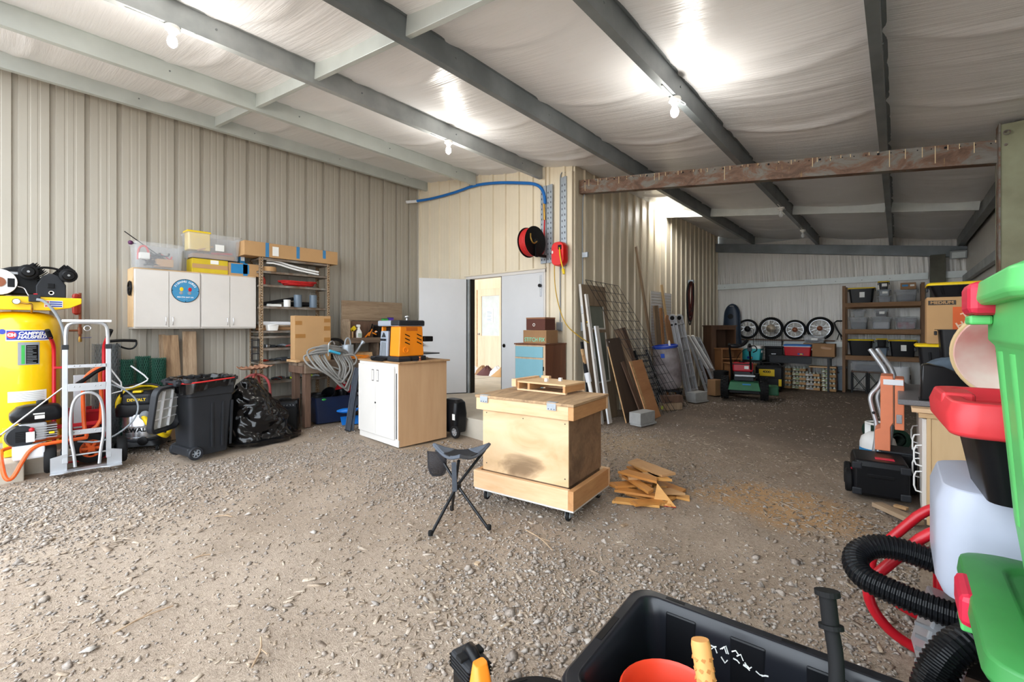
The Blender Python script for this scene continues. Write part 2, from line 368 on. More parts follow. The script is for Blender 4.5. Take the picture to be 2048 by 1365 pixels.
# roofing over the insulation keeps daylight out
M_roof = pm('galvanised_roofing', S(170, 172, 170), .5, .6)
M2 = MB(); M2.add([(XL-.3, YF-.3, zc(XL)+.2), (XR+.3, YF-.3, zc(XR)+.2), (XR+.3, YB+.3, zc(XR)+.2), (XC-.1, YB+.3, zc(XC)+.2), (XC-.1, YD+.2, zc(XC)+.2), (XL-.3, YD+.2, zc(XL)+.2)], [(0, 1, 2, 3, 4, 5)])
struct(M2.build('roof', M_roof, solid=.01), 'metal roofing above the insulation')
bk = wallobj('wall_back', 'white vinyl faced back wall with girts')
def bf(z0, z1, x0, x1):
    def fn(u, v):
        x, z = x0+(x1-x0)*u, z0+(z1-z0)*v; e = 1-(2*v-1)**2
        return (x, YB-.02*e-.034*(.5+.5*math.sin(x*31+3*math.sin(x*7)+2.5*v))*(1-v)**1.5-.016*math.sin(x*67+2*math.sin(x*11)+v*4)*(1-v), z)
    return fn
for z0, z1 in ((-.05, 1.06), (1.06, 2.6), (2.6, 3.72)): MB().grid(bf(z0, z1, XC, XR+.1), 420, 14).build('insulation_sheet', M_back, bk, smooth=True)
struct(MB().b2(XC-.2, XR+.3, YB+.03, YB+.08, -.1, 4.2).build('wall_back_cladding', M_roof), 'outer metal cladding of the back wall')
rw = wallobj('wall_right', 'white vinyl faced side wall with steel girts')
def rf(z0, z1):
    def fn(u, v):
        y, z = YF+(YB+.02-YF)*u, z0+(z1-z0)*v; e = 1-(2*v-1)**2
        return (XR-.03*e-.015*(.5+.5*math.sin(y*29+3*math.sin(y*7)+2*v))*(1-v)**2, y, z)
    return fn
for z0, z1 in ((-.05, 1.06), (1.06, 2.45), (2.45, 3.4)): MB().grid(rf(z0, z1), 200, 12).build('insulation_sheet', M_rght, rw, smooth=True)
struct(MB().b2(XR+.03, XR+.08, YF, YB+.1, -.1, 3.5).build('wall_right_cladding', M_roof), 'outer metal cladding of the side wall')

# ---- steel
M_pur = pm('pale_grey_steel', S(196, 203, 200), .42, .25, var=.14, scale=2.5, bmp=.05, bscale=20)
M_pur2 = pm('grey_steel', S(172, 176, 177), .42, .15, col2=S(144, 150, 151), scale=3, bmp=.05, bscale=20)
M_pur3 = pm('dark_grey_steel', S(128, 134, 137), .42, .15, col2=S(104, 110, 113), scale=2.5, bmp=.05)
def purlin(x, y0, y1, mat, label, h=.2, fl_=.065):
    o = thing('roof_purlin', label, 'purlin'); struct(o); del o['category']; z = zb(x); t = .006
    f = MB(); f.b2(x-t, x, y0, y1, z, z+h); f.b2(x-fl_, x-t, y0, y1, z, z+t); f.b2(x-fl_, x-fl_+t, y0, y1, z+t, z+.022); f.b2(x, x+fl_, y0, y1, z+h-t, z+h)
    f.build('steel_section', mat, o)
    bb = MB(); y = y0+.35
    while y < y1:
        bb.cyl((x, y, z+h*.55), (x+.006, y, z+h*.55), .009, 6); y += 1.37
    bb.build('bolt_heads', M_pur3, o)['kind'] = 'stuff'
    return o
for i, (y1, mt) in enumerate(((6.12, M_pur), (5.86, M_pur), (5.9, M_pur2), (YB-.05, M_pur3), (YB-.05, M_pur3), (YB-.05, M_pur3))):
    purlin(PX[i], YF, y1, mt, ['pale eave purlin along the top of the beige wall', 'pale purlin next to the eave purlin', 'grey purlin carrying two lit bulbs', 'long dark purlin passing left of the rusty beam', 'long dark purlin carrying the bulb above the middle', 'darkest purlin straight above the camera'][i])
struct(MB().bar((PX[6], YF, zb(PX[6])+.1), (PX[6], YB, zb(PX[6])+.1), .1, .2).build('eave_strut', M_pur3, bevel=.005), 'dark eave strut along the right wall top')
def blocking(y, xs, mat, h=.16, lab=''):
    for a, c_ in zip(xs[:-1], xs[1:]):
        o = MB().bar((a+.004, y, zb(a)+.04+h/2), (c_-.07, y, zb(c_)+.05+h/2), .05, h).build('roof_blocking', mat, bevel=.004); struct(o, lab)
blocking(2.14, PX[:5], M_pur, lab='pale strut between the purlins of the near bay')
M_wst = pm('white_painted_steel', S(226, 232, 230), .5, .1, var=.1)
blocking(9.62, [XC-.02]+PX[3:], M_wst, lab='white strut between the purlins of the deep bay')
M_rust, nt, b = newmat('rusty_beam_steel'); v = coords(nt, (.5, 1, 1)); n1 = noise(nt, v, 7, 6, .7, .6); n2 = noise(nt, coords(nt, (1, 1, .18)), 42, 3)
c = ramp(nt, n1, [(.36, S(84, 62, 48)), (.48, S(112, 84, 66)), (.55, S(112, 106, 98)), (.72, S(128, 126, 120))])
c = mix(nt, ramp(nt, n2, [(.66, (0, 0, 0, 1)), (.72, (.8, .8, .8, 1))]), c, S(140, 110, 70))
nt.links.new(c, b.inputs['Base Color']); b.inputs['Roughness'].default_value = .65; bump(nt, b, n1, .25, .004)
bm = thing('rafter_beam', 'rusty steel rafter beam spanning from the corner to the green column', 'beam'); struct(bm); del bm['category']
A, B = Vector((XC+.03, 6.1, 0)), Vector((.715, 6.1, 0))
def rz_(x): return 3.1-.13*x
f = MB(); za, zb_ = rz_(A.x), rz_(B.x)
for (d0, d1, e0, e1) in ((0, .012, 0, .212), (.012, .11, 0, .012), (.012, .11, .2, .212), (.1, .11, .012, .035)):
    f.add([(A.x, 6.1+d0, za+e0), (B.x, 6.1+d0, zb_+e0), (B.x, 6.1+d1, zb_+e0), (A.x, 6.1+d1, za+e0), (A.x, 6.1+d0, za+e1), (B.x, 6.1+d0, zb_+e1), (B.x, 6.1+d1, zb_+e1), (A.x, 6.1+d1, za+e1)], bxf)
f.build('channel', M_rust, bm)
M_blk = pm('black_metal', S(15, 15, 17), .45, .1)
M_drip = pm('dried_foam_drips', S(222, 200, 160), .8)
f = MB(); g = MB()
for k in range(44):
    x = A.x+.1+k*.102; z = rz_(x); f.cyl((x, 6.101, z+.182), (x, 6.094, z+.182), .0055 if k % 5 else .012, 6)
    if random.random() < .85:
        xx = x+random.uniform(-.04, .04); l = random.choice((.02, .03, .05, .05, .1, .17)); g.bar((xx, 6.098, rz_(xx)+.208), (xx, 6.098, rz_(xx)+.208-l), .006, .006)
f.build('bolt_holes', M_blk, bm)['kind'] = 'stuff'; g.build('foam_drips', M_drip, bm)['kind'] = 'stuff'
M_grn = pm('green_grey_paint', S(150, 152, 124), .6, .0, col2=S(126, 124, 98), scale=3, bmp=.1)
M_grnd = pm('dull_green_paint', S(92, 92, 76), .6, col2=S(74, 70, 58), scale=3)
co = thing('steel_column', 'green painted steel column with a rusty edge and bolts', 'column'); struct(co); del co['category']
MB().b2(.712, 1.02, 6.02, 6.034, -.05, 3.33).build('front_flange', M_grn, co); f = MB(); f.b2(.86, .872, 6.034, 6.28, -.05, 3.3).build('web', M_grn, co)
MB().b2(.712, 1.02, 6.28, 6.294, -.05, 3.3).build('rear_flange', M_grn, co); MB().b2(.70, .712, 6.01, 6.16, -.05, 3.34).build('rusty_edge_plate', M_rust, co)
for x, z in ((.745, 3.26), (.745, 3.14), (.90, 3.26), (.90, 3.13)):
    MB().lathe([(.014, 0), (.014, .004), (.009, .005), (.009, .012)], 6, TM((x, 6.02, z), (1, 0, 0), (0, 0, 1))).build('bolt', M_rust, co)
MB().torus((.75, 6.0, 3.245), .02, .005, 'Y', 14, 6).build('eye_bolt', M_rust, co)
# back wall frame
o = MB(); o.add([(XC, YB-.2, 3.1-.13*XC-.02), (XR, YB-.2, 3.1-.13*XR-.02), (XR, YB-.05, 3.1-.13*XR-.02), (XC, YB-.05, 3.1-.13*XC-.02), (XC, YB-.2, 3.305-.13*XC), (XR, YB-.2, 3.305-.13*XR), (XR, YB-.05, 3.305-.13*XR), (XC, YB-.05, 3.305-.13*XC)], bxf)
struct(o.build('end_rafter', M_pur3, bevel=.005), 'dark grey rafter across the top of the back wall')
struct(MB().b2(.53, .77, YB-.22, YB-.06, -.05, 3.03).build('end_column', M_grnd, bevel=.005), 'dull green column against the back wall')
def girt(name, x0, x1, z, y, lab):
    o = thing(name, lab, 'girt'); struct(o); del o['category']; f = MB(); f.b2(x0, x1, y, y+.006, z, z+.13); f.b2(x0, x1, y, y+.06, z-.006, z); f.b2(x0, x1, y, y+.06, z+.13, z+.136); f.build('steel_section', M_wst, o)
    for k in range(int((x1-x0)/.5)): MB().cyl((x0+.2+k*.5, y, z+.05), (x0+.2+k*.5, y-.006, z+.05), .009, 6).build('bolt', M_pur3, o)
girt('wall_girt', XC+.02, .5, 2.535, YB-.1, 'white girt halfway up the back wall'); girt('wall_girt', .78, 1.1, 2.535, YB-.1, 'short white girt right of the end column')
girt('wall_girt', XC+.02, .5, 1.0, YB-.1, 'low white girt behind the wheels')
MB().b2(XC+.4, XC+1.75, YB-.107, YB-.1, 2.56, 2.63).build('splice_plate', M_wst, bpy.data.objects['wall_girt'])
for z in (2.42, 1.0): struct(MB().b2(XR-.09, XR-.02, YF, YB-.1, z, z+.14).build('side_girt', M_pur2, bevel=.004), 'grey steel girt along the right wall')
# daylight panel beside the inner wall
M_sky = pm('daylight_panel', S(235, 240, 245), .5, emit=(1, .99, .96, 1), estr=26)
struct(MB().b2(XC+.03, PX[3]-.1, 9.05, 9.48, zc(-3.4)-.045, zc(-3.4)-.02).build('window_1', M_sky), 'translucent daylight panel in the roof by the inner wall')
# ---- bare bulbs
M_porc = pm('white_porcelain', S(238, 238, 234), .35); M_glow = pm('lit_bulb_glass', (1, 1, 1, 1), .4, emit=(1, .96, .88, 1), estr=30); M_clear = pm('unlit_bulb_glass', S(235, 238, 240), .15, var=.02, alpha=.45)
def bulb(x, y, lit, label, group):
    z = zb(x)-.004; t = thing('bulb_holder', label, 'light', (x-.03, y, z), 0, group)
    MB().lathe([(.052, 0), (.056, -.012), (.05, -.03), (.034, -.036), (.03, -.055), (.027, -.058)], 20).build('socket', M_porc, t, smooth=True)
    MB().lathe([(.014, -.056), (.02, -.075), (.033, -.105), (.036, -.125), (.030, -.15), (.014, -.166), (.001, -.169)], 16).build('bulb', M_glow if lit else M_clear, t, smooth=True)
    MB().bar((0, -.28, -.004), (0, -.05, -.004), .012, .008).build('wire', M_porc, t)
    f = MB(); f.tube([(.01, .05, -.01), (.02, .13, -.012), (.03, .16, -.012), (.05, .14, -.012), (.035, .05, -.012)], .003, 6, smooth=1); f.build('pull_wire', M_wst, t)
    if lit:
        l = bpy.data.lights.new('bulb_light', 'POINT'); l.energy = 13; l.color = (1, .95, .86); l.shadow_soft_size = .04
        lo = bpy.data.objects.new('bulb_light', l); COL.objects.link(lo); lo.parent = t; lo.location = (0, 0, -.22)
bulb(PX[2], .97, True, 'lit bare bulb on the grey purlin nearest the camera', 'bare bulbs'); bulb(PX[2], 3.9, True, 'lit bare bulb on the grey purlin near the door wall', 'bare bulbs')
bulb(PX[4], 3.95, True, 'lit bare bulb under the dark middle purlin', 'bare bulbs'); bulb(PX[4], 8.72, False, 'unlit bulb beside the white strut', 'bare bulbs'); bulb(PX[4], 11.02, False, 'unlit bulb nearest the back wall', 'bare bulbs')
f = thing('flood_light', 'grey box flood light under the far right rafter end', 'light', (.95, YB-.35, 2.99))
MB().box((0, 0, 0), (.26, .1, .17), rot(20, 0, 0)).build('housing', M_pur2, f, bevel=.01); MB().box((0, -.056, -.02), (.2, .01, .12), rot(20, 0, 0)).build('lens', M_wst, f); MB().b2(-.02, .02, .03, .08, .05, .14).build('bracket', M_pur3, f)
# ================================================================ shared materials
M_yel = pm('yellow_enamel', S(246, 200, 8), .28, var=.06, coat=.4); M_yelp = pm('yellow_plastic', S(240, 205, 20), .45)
M_bpl = pm('black_plastic', S(17, 18, 21), .36, var=.2); M_rub = pm('black_rubber', S(24, 24, 25), .75, var=.2, bmp=.1); M_dgr = pm('dark_grey_plastic', S(42, 44, 48), .42, var=.15)
M_red = pm('red_paint', S(196, 26, 40), .35, var=.12); M_org = pm('orange_paint', S(226, 92, 30), .38, var=.12); M_alu = pm('aluminium', S(182, 184, 188), .34, .45, var=.1)
M_stl = pm('bright_steel', S(190, 192, 196), .25, .9, var=.1); M_wht = pm('white_plastic', S(238, 238, 236), .4, var=.04); M_blu = pm('blue_print', S(24, 50, 150), .4, var=.05)
M_lab = pm('white_label', S(236, 236, 232), .5, var=.03); M_grey = pm('grey_plastic', S(142, 148, 154), .5, var=.08); M_wpt = pm('white_paint', S(216, 211, 205), .5, var=.06, scale=3)
M_card = pm('cardboard', S(190, 150, 104), .85, var=.1, scale=3, bmp=.05); M_card2 = pm('brown_cardboard', S(158, 120, 84), .85, var=.14, scale=3); M_tape = pm('packing_tape', S(168, 120, 66), .35)
M_copp = pm('copper_pipe', S(150, 92, 66), .45, .5); M_brass = pm('brass', S(180, 140, 70), .35, .8); M_dred = pm('dark_red_plastic', S(176, 50, 34), .3)
M_oldw = wood('old_board_wood', S(186, 162, 134), S(118, 92, 68), 'Z', 7, .85); M_benchw = wood('weathered_bench_wood', S(128, 108, 90), S(80, 64, 52), 'Y', 8, .85)
M_postw = wood('brown_post_wood', S(120, 92, 74), S(74, 54, 44), 'Z', 8, .8); M_pine = wood('pine_wood', S(214, 178, 132), S(170, 124, 80), 'X', 6, .7); M_ply = wood('plywood', S(222, 190, 148), S(196, 158, 112), 'X', 3, .65, bmp=.05)
M_ind = pm('dark_indigo_plastic', S(30, 40, 66), .3, var=.1); M_clr = pm('clear_plastic', S(225, 228, 232), .2, var=.02, alpha=.17); M_clrd = pm('smoky_clear_plastic', S(176, 180, 186), .25, var=.05, alpha=.32)
M_cord = pm('black_cord', S(24, 24, 26), .6); M_redc = pm('red_cord', S(206, 44, 44), .5); M_blt = pm('blue_tape', S(60, 128, 178), .6); M_tealp = pm('blue_panel', S(38, 132, 190), .5)
M_hose = pm('grey_hose_rubber', S(138, 136, 132), .7, var=.12); M_zinc = pm('galvanised_zinc', S(168, 176, 184), .42, .55, var=.14, scale=14); M_orp = pm('orange_plastic', S(244, 140, 24), .4, var=.05)
M_sft = pm('soft_white_plastic', S(230, 232, 236), .45, var=.03); M_grnp = pm('green_plastic', S(60, 170, 80), .45)
for m_ in (M_bpl, M_rub, M_dgr, M_blk): m_.node_tree.nodes['Principled BSDF'].inputs['Specular IOR Level'].default_value = .28
def tube_o(name, pts, r, mat, parent, n=8, smooth=2, closed=False): return MB().tube(pts, r, n, closed, smooth).build(name, mat, parent, smooth=True)
def boxp(name, x0, x1, y0, y1, z0, z1, mat, parent, bevel=.004): return MB().b2(x0, x1, y0, y1, z0, z1).build(name, mat, parent, bevel=bevel)
def wheel(parent, c, r, w, axis='X', hub=None, tyre=None, spokes=0, name='wheel'):
    M = Matrix.Translation(c) @ {'X': rot(0, 90, 0), 'Y': rot(90, 0, 0), 'Z': rot()}[axis].to_4x4()
    o = MB().lathe([(r*.62, -w/2), (r*.9, -w/2), (r, -w*.3), (r, w*.3), (r*.9, w/2), (r*.62, w/2), (r*.6, 0), (r*.62, -w/2)], 26, M, cap=False).build(name, tyre or M_rub, parent, smooth=True)
    h = MB()
    if spokes:
        h.lathe([(r*.62, -w*.35), (r*.62, w*.35), (r*.54, w*.35), (r*.54, -w*.35), (r*.62, -w*.35)], 22, M, cap=False); h.lathe([(r*.2, -w*.45), (r*.2, w*.45)], 12, M)
        for k in range(spokes): a = 2*PI*k/spokes; h.add([M @ p for p in [Vector(q) for q in MB().bar((r*.1*math.cos(a), r*.1*math.sin(a), 0), (r*.58*math.cos(a), r*.58*math.sin(a), 0), r*.16, w*.5).v]], bxf)
    else: h.lathe([(.01, -w*.42), (r*.6, -w*.3), (r*.62, 0), (r*.6, w*.3), (r*.3, w*.36), (.01, w*.5)], 20, M)
    h.build('hub', hub or M_grey, o, smooth=not spokes); return o
def wrap(o, r, cx=0, cy=0):
    """bend a flat thing lying in the local XZ plane round a vertical cylinder of radius r (front at -Y)"""
    for v in o.data.vertices:
        x, d = v.co.x-cx, -v.co.y; a = x/r; v.co.x = cx+(r+d)*math.sin(a); v.co.y = cy-(r+d)*math.cos(a)
    return o
def patchw(name, x0, x1, z0, z1, mat, parent, r, cx=0, d=.002):
    f = MB(); n = 14
    f.grid(lambda u, v: (x0+(x1-x0)*u, -d, z0+(z1-z0)*v), n, 2); f.grid(lambda u, v: (x0+(x1-x0)*u, 0, z0+(z1-z0)*v), n, 2)
    return wrap(f.build(name, mat, parent, smooth=True), r, cx)

# ---------------------------------------------------------------- air compressor
t = thing('air_compressor', 'tall yellow upright air compressor with black pump against the beige wall', 'compressor', (-7.16, .235, .16), 90)
tk = MB().lathe([(.01, .10), (.14, .105), (.24, .14), (.295, .2), (.305, .26), (.305, 1.34), (.295, 1.40), (.24, 1.455), (.14, 1.485), (.01, 1.49)], 40).build('tank', M_yel, t, smooth=True)
for a in (25, 145, 265): MB().add([(.27, -.1, 0), (.33, -.1, 0), (.33, .1, 0), (.27, .1, 0), (.285, -.11, .3), (.309, -.11, .3), (.309, .11, .3), (.285, .11, .3)], bxf, rot(0, 0, a).to_4x4()).build('foot', M_yel, t, bevel=.008)
p = MB(); p.prism([(-.5, 1.64), (.45, 1.64), (.45, 1.58), (.36, 1.53), (.2, 1.50), (-.5, 1.50)], .24, Matrix(((1, 0, 0, 0), (0, 0, 1, 0), (0, 1, 0, 0), (0, 0, 0, 1))), -.28); p.build('platform', M_yel, t, bevel=.008)
My = lambda x, z, y: TM((x, y, z), (1, 0, 0), (0, 0, 1))
mo = MB().lathe([(.02, .015), (.06, .012), (.125, 0), (.135, -.02), (.135, -.3), (.12, -.33)], 28, My(-.16, 1.78, -.27)).build('motor', M_bpl, t, smooth=True)
MB().lathe([(.06, .0), (.06, .004), (.128, .004), (.132, -.012), (.128, -.02)], 28, My(-.16, 1.78, -.287)).build('end_cap', M_wht, mo, smooth=True)
MB().lathe([(.05, .0), (.05, .012), (.01, .014)], 20, My(-.16, 1.78, -.289)).build('shaft_cover', M_copp, mo, smooth=True)
boxp('grip_panel', -.1, -.05, -.298, -.288, 1.73, 1.82, M_bpl, mo)
g = MB(); g.prism([(-.22, 1.66), (.13, 1.66), (.14, 1.86), (.06, 1.98), (-.08, 1.95), (-.2, 1.9)], .06, Matrix(((1, 0, 0, 0), (0, 0, 1, 0), (0, 1, 0, 0), (0, 0, 0, 1))), -.16); g.build('belt_guard', M_bpl, t, bevel=.02)
boxp('guard_badge', -.1, -.02, -.168, -.16, 1.87, 1.9, M_stl, t)
g = MB(); g.prism([(.10, 1.64), (.33, 1.64), (.33, 1.78), (.27, 1.88), (.21, 1.90), (.15, 1.87), (.10, 1.76)], .02, Matrix(((1, 0, 0, 0), (0, 0, 1, 0), (0, 1, 0, 0), (0, 0, 0, 1))), -.24); cc = g.build('crankcase', M_dgr, t, bevel=.01)
MB().lathe([(.014, 0), (.022, .004), (.022, .0)], 14, My(.215, 1.69, -.243)).build('sight_glass', M_wht, cc); boxp('plate', .185, .24, -.252, -.24, 1.74, 1.79, M_bpl, cc)
for sgn in (-1, 1):
    cyl = MB()
    for k in range(9):
        q = Vector((.215+sgn*(.06+k*.011), -.1, 1.86+k*.013)); cyl.box(q, (.13, .2, .006), rot(0, sgn*42, 0))
    cyl.box((.215+sgn*.12, -.1, 1.93), (.09, .16, .13), rot(0, sgn*42, 0)); cyl.build('cylinder_head', M_blk, t)
for x, z in ((.045, 1.90), (.345, 1.885)):
    fo = MB().lathe([(.01, .03), (.045, .028), (.055, .012), (.075, .008), (.075, -.004), (.05, -.03), (.03, -.06)], 22, My(x, z, -.27)).build('air_filter', M_blk, t, smooth=True); MB().lathe([(.012, .038), (.012, .03)], 10, My(x, z, -.27)).build('nut', M_stl, fo)
tube_o('manifold', [(.07, -.2, 1.93), (.15, -.2, 1.965), (.25, -.2, 1.96), (.33, -.2, 1.92)], .012, M_blk, t)
boxp('pressure_switch', .045, .13, -.36, -.29, 1.585, 1.66, M_dgr, t, .006); boxp('switch_lever', .08, .11, -.35, -.31, 1.66, 1.672, M_red, t)
ga = MB().lathe([(.03, 0), (.03, -.025)], 20, My(-.04, 1.585, -.33)).build('pressure_gauge', M_blk, t); MB().lathe([(.026, .003), (.026, 0)], 20, My(-.04, 1.585, -.33)).build('dial', M_lab, ga)
tube_o('gauge_pipe', [(-.04, -.32, 1.585), (.03, -.32, 1.56), (.07, -.32, 1.57), (.07, -.3, 1.5), (.07, -.2, 1.47)], .009, M_brass, t)
tube_o('drain_tube', [(-.03, -.27, 1.74), (.02, -.27, 1.73), (.04, -.3, 1.66), (.07, -.32, 1.62)], .005, M_stl, t)
tube_o('air_hose', [(.1, -.36, 1.61), (.15, -.37, 1.6), (.2, -.38, 1.54), (.26, -.36, 1.43), (.3, -.34, 1.3), (.33, -.3, 1.1)], .014, M_grey, t)
pl = boxp('model_plate', .16, .30, -.287, -.28, 1.535, 1.605, M_lab, t, 0)
for k in range(3): boxp('stripe', .2, .295, -.289, -.287, 1.54+k*.022, 1.553+k*.022, M_blu, pl, 0); boxp('mark', .165, .195, -.289, -.287, 1.54+k*.022, 1.553+k*.022, M_red, pl, 0)
lb = patchw('brand_label', -.115, .215, 1.18, 1.292, M_lab, tk, .306, d=.001); patchw('blue_field', -.109, .209, 1.19, 1.286, M_blu, lb, .306, d=.002)
wrap(text('brand_text', 'CAMPBELL', .046, M_wht, lb, FRONT((.082, -.003, 1.255)), bold=.0018, shear=.25), .306); wrap(text('brand_text', 'HAUSFELD', .046, M_wht, lb, FRONT((.078, -.003, 1.217)), bold=.0018, shear=.25), .306)
wrap(MB().lathe([(.001, .004), (.036, .004), (.036, 0)], 24, My(-.072, 1.24, 0)).build('logo_disc', M_red, lb), .306); wrap(text('logo_text', 'CH', .04, M_wht, lb, FRONT((-.072, -.005, 1.24)), bold=.003), .306)
wrap(MB().lathe([(.001, .002), (.027, .002), (.027, 0)], 20, My(-.14, 1.275, 0)).build('warranty_badge', M_blu, tk), .306)
wl_ = patchw('warning_label', -.03, .13, .93, 1.165, M_grey, tk, .306, d=.001); patchw('green_strip', -.005, .02, .94, 1.135, M_grnp, wl_, .306); patchw('black_print', .028, .12, .94, 1.135, M_blk, wl_, .306)
for k in range(11): patchw('print_line', .034, .034+random.uniform(.04, .082), .948+k*.0168, .953+k*.0168, M_grey, wl_, .306, d=.003)
ml = patchw('data_label', -.1, .19, .55, .66, M_lab, tk, .306)
for k in range(5): patchw('print_line', -.07, .17, .565+k*.018, .568+k*.018, M_grey, ml, .306, d=.003)

# ---------------------------------------------------------------- pressure washer
t = thing('pressure_washer', 'orange framed pressure washer with black engine in front of the compressor', 'pressure washer', (-6.67, .32, .16), 90)
e = MB().b2(-.12, .08, -.1, .1, .18, .36).build('engine_block', M_alu, t, bevel=.02)
for k in range(6): boxp('cooling_fin', .0, .15, -.115, .09, .2+k*.024, .208+k*.024, M_alu, e, 0)
MB().lathe([(.02, .02), (.1, .015), (.115, -.03), (.1, -.09)], 24, My(-.1, .24, -.1)).build('recoil_cover', M_dgr, t, smooth=True)
for k in range(6): boxp('cooling_slot', -.14, -.06, -.125, -.118, .19+k*.018, .197+k*.018, M_blk, t, 0)
MB().loft([rrect(.34, .2, .04, .37, 4, .01), rrect(.38, .24, .05, .41, 4, .01), rrect(.38, .24, .05, .46, 4, .01), rrect(.3, .18, .05, .52, 4, .02), rrect(.2, .12, .05, .535, 4, .02)]).build('fuel_tank', M_bpl, t, bevel=.01, smooth=True)
MB().lathe([(.04, .535), (.045, .54), (.045, .565), (.035, .575)], 18, Matrix.Translation((.05, 0, 0))).build('fuel_cap', M_bpl, t, smooth=True)
boxp('tank_label', -.01, .06, -.124, -.118, .40, .435, M_lab, t, 0); boxp('tank_label', -.02, .06, -.124, -.118, .445, .458, M_lab, t, 0)
MB().sphere((-.03, -.13, .3), .022).build('plug_cap', M_red, t, smooth=True); boxp('oil_cap', .09, .13, -.14, -.12, .24, .26, M_yelp, t)
boxp('warning_tag', -.07, -.01, -.135, -.128, .18, .28, M_lab, t, 0); boxp('pump_cover', -.16, .06, -.2, -.02, .02, .15, M_sft, t, .02)
tube_o('frame_tube', [(-.23, -.02, .08), (-.235, -.2, .06), (-.21, -.30, -.12), (-.16, -.30, -.12), (-.1, -.24, .02), (-.03, -.2, .14), (.1, -.17, .15), (.36, -.15, .15)], .018, M_org, t)
tube_o('frame_tube', [(.36, -.15, .15), (.38, -.06, .16), (.37, .06, .2), (.36, .07, .5), (.36, .06, .72), (.4, .05, .82), (.52, .02, .9), (.57, -.02, .88)], .018, M_org, t)
tube_o('frame_tube', [(-.23, -.02, .08), (-.23, .12, .1), (.1, .13, .15), (.5, .1, .16), (.52, .1, .5), (.5, .09, .74), (.5, .05, .86), (.56, .0, .91)], .018, M_org, t)
MB().tube([(.55, -.02, .88), (.47, -.05, .85), (.38, -.09, .78), (.3, -.12, .72)], [.02, .018, .02, .024], 10, smooth=1).build('spray_grip', M_bpl, t, smooth=True)
wheel(t, (.42, .02, .0), .155, .06, 'Y', M_org, spokes=6); wheel(t, (.42, .2, .0), .155, .06, 'Y', M_org, spokes=6)
tube_o('hose', [(.3, -.13, .12), (.5, -.2, .08), (.75, -.18, .25), (.82, -.1, .45), (.7, -.05, .62), (.55, -.02, .7)], .009, M_grey, t)
t = thing('spray_lance', 'long steel spray lance with grey nozzle propped across the yellow tank', 'spray lance', (-6.42, .0, .0), 0)
MB().tube([(.0, .06, .44), (-.05, .50, .86)], .008, 8).build('pipe', M_stl, t, smooth=True); MB().tube([(.005, -.06, .325), (.0, .02, .40), (0, .06, .44)], [.02, .032, .018], 10).build('nozzle', M_dgr, t, smooth=True); MB().cyl((0, .05, .43), (-.005, .085, .463), .012, 8).build('collar', M_brass, t)

# ---------------------------------------------------------------- hand trucks
t = thing('hand_truck', 'silver aluminium hand truck with looped frame and black tyres', 'hand truck', (-6.40, .68, 0), 84)
for s in (-1, 1):
    MB().bar((s*.165, -.02, .1), (s*.165, .06, 1.26), .045, .04).build('upright', M_alu, t, bevel=.006); boxp('clamp', s*.165-.026, s*.165+.026, .035, .085, 1.25, 1.3, M_dgr, t)
tube_o('handle_loop', [(-.16, .06, 1.26), (-.16, .07, 1.42), (-.15, .07, 1.5), (-.1, .07, 1.53), (.1, .07, 1.53), (.15, .07, 1.5), (.16, .07, 1.42), (.16, .06, 1.26)], .017, M_alu, t, smooth=1)
boxp('top_bar', -.19, .19, .04, .1, 1.535, 1.56, M_sft, t); MB().torus((0, .05, 1.47), .026, .006, 'Y', 14, 6).build('ring', M_stl, t)
for z, h in ((1.06, .035), (.82, .08), (.37, .05)):
    c_ = MB().b2(-.145, .145, .01, .03, z, z+h).build('crossbar', M_alu, t, bevel=.003)
    for x in (-.1, -.06, .06, .1): MB().sphere((x, .008, z+h*.6), .006, 8, 5).build('rivet', M_stl, c_)
tube_o('skid_loop', [(-.09, -.07, .06), (-.1, -.06, .2), (-.125, -.03, .35), (-.125, -.01, .6), (-.1, 0, .74), (-.04, 0, .8), (.04, 0, .8), (.1, 0, .74), (.125, -.01, .6), (.125, -.03, .35), (.1, -.06, .2), (.09, -.07, .06)], .014, M_alu, t)
MB().prism([(-.27, .02), (.27, .02), (.27, -.12), (.17, -.13), (.1, -.09), (-.1, -.09), (-.17, -.13), (-.27, -.12)], .03, h0=.018).build('toe_plate', M_alu, t, bevel=.003)
for s in (-1, 1):
    MB().prism([(s*.27, .02), (s*.15, .02), (s*.15, .2), (s*.27, .17)], .006, TM((0, -.03, 0), (1, 0, 0), (0, 0, 1)), -.006).build('side_plate', M_alu, t)
    wheel(t, (s*.275, .13, .14), .14, .085, 'X', M_stl); boxp('axle_bracket', s*.18-.02, s*.18+.02, .02, .14, .12, .22, M_dgr, t)
MB().cyl((-.3, .13, .14), (.3, .13, .14), .012, 10).build('axle', M_stl, t)
t = thing('hand_truck', 'red hand truck with black grips behind the silver one', 'hand truck', (-6.90, .67, 0), 86)
for s in (-1, 1):
    tube_o('upright', [(s*.2, 0, .05), (s*.2, 0, .3), (s*.2, .02, .9), (s*.2, .02, 1.22), (s*.205, -.02, 1.3), (s*.23, -.12, 1.38)], .017, M_red, t); MB().tube([(s*.225, -.1, 1.365), (s*.25, -.16, 1.45)], .022, 10).build('grip', M_rub, t, smooth=True)
    wheel(t, (s*.24, .1, .12), .12, .06, 'X', M_dgr)
MB().cyl((-.27, .1, .12), (.27, .1, .12), .012, 10).build('axle', M_stl, t)
boxp('crossbar', -.2, .2, -.01, .03, 1.03, 1.055, M_red, t); boxp('crossbar', -.2, .2, -.01, .03, .38, .42, M_red, t); boxp('back_plate', -.05, .05, -.005, .02, .36, .95, M_alu, t); boxp('toe_plate', -.24, .24, -.16, .02, .02, .03, M_red, t)
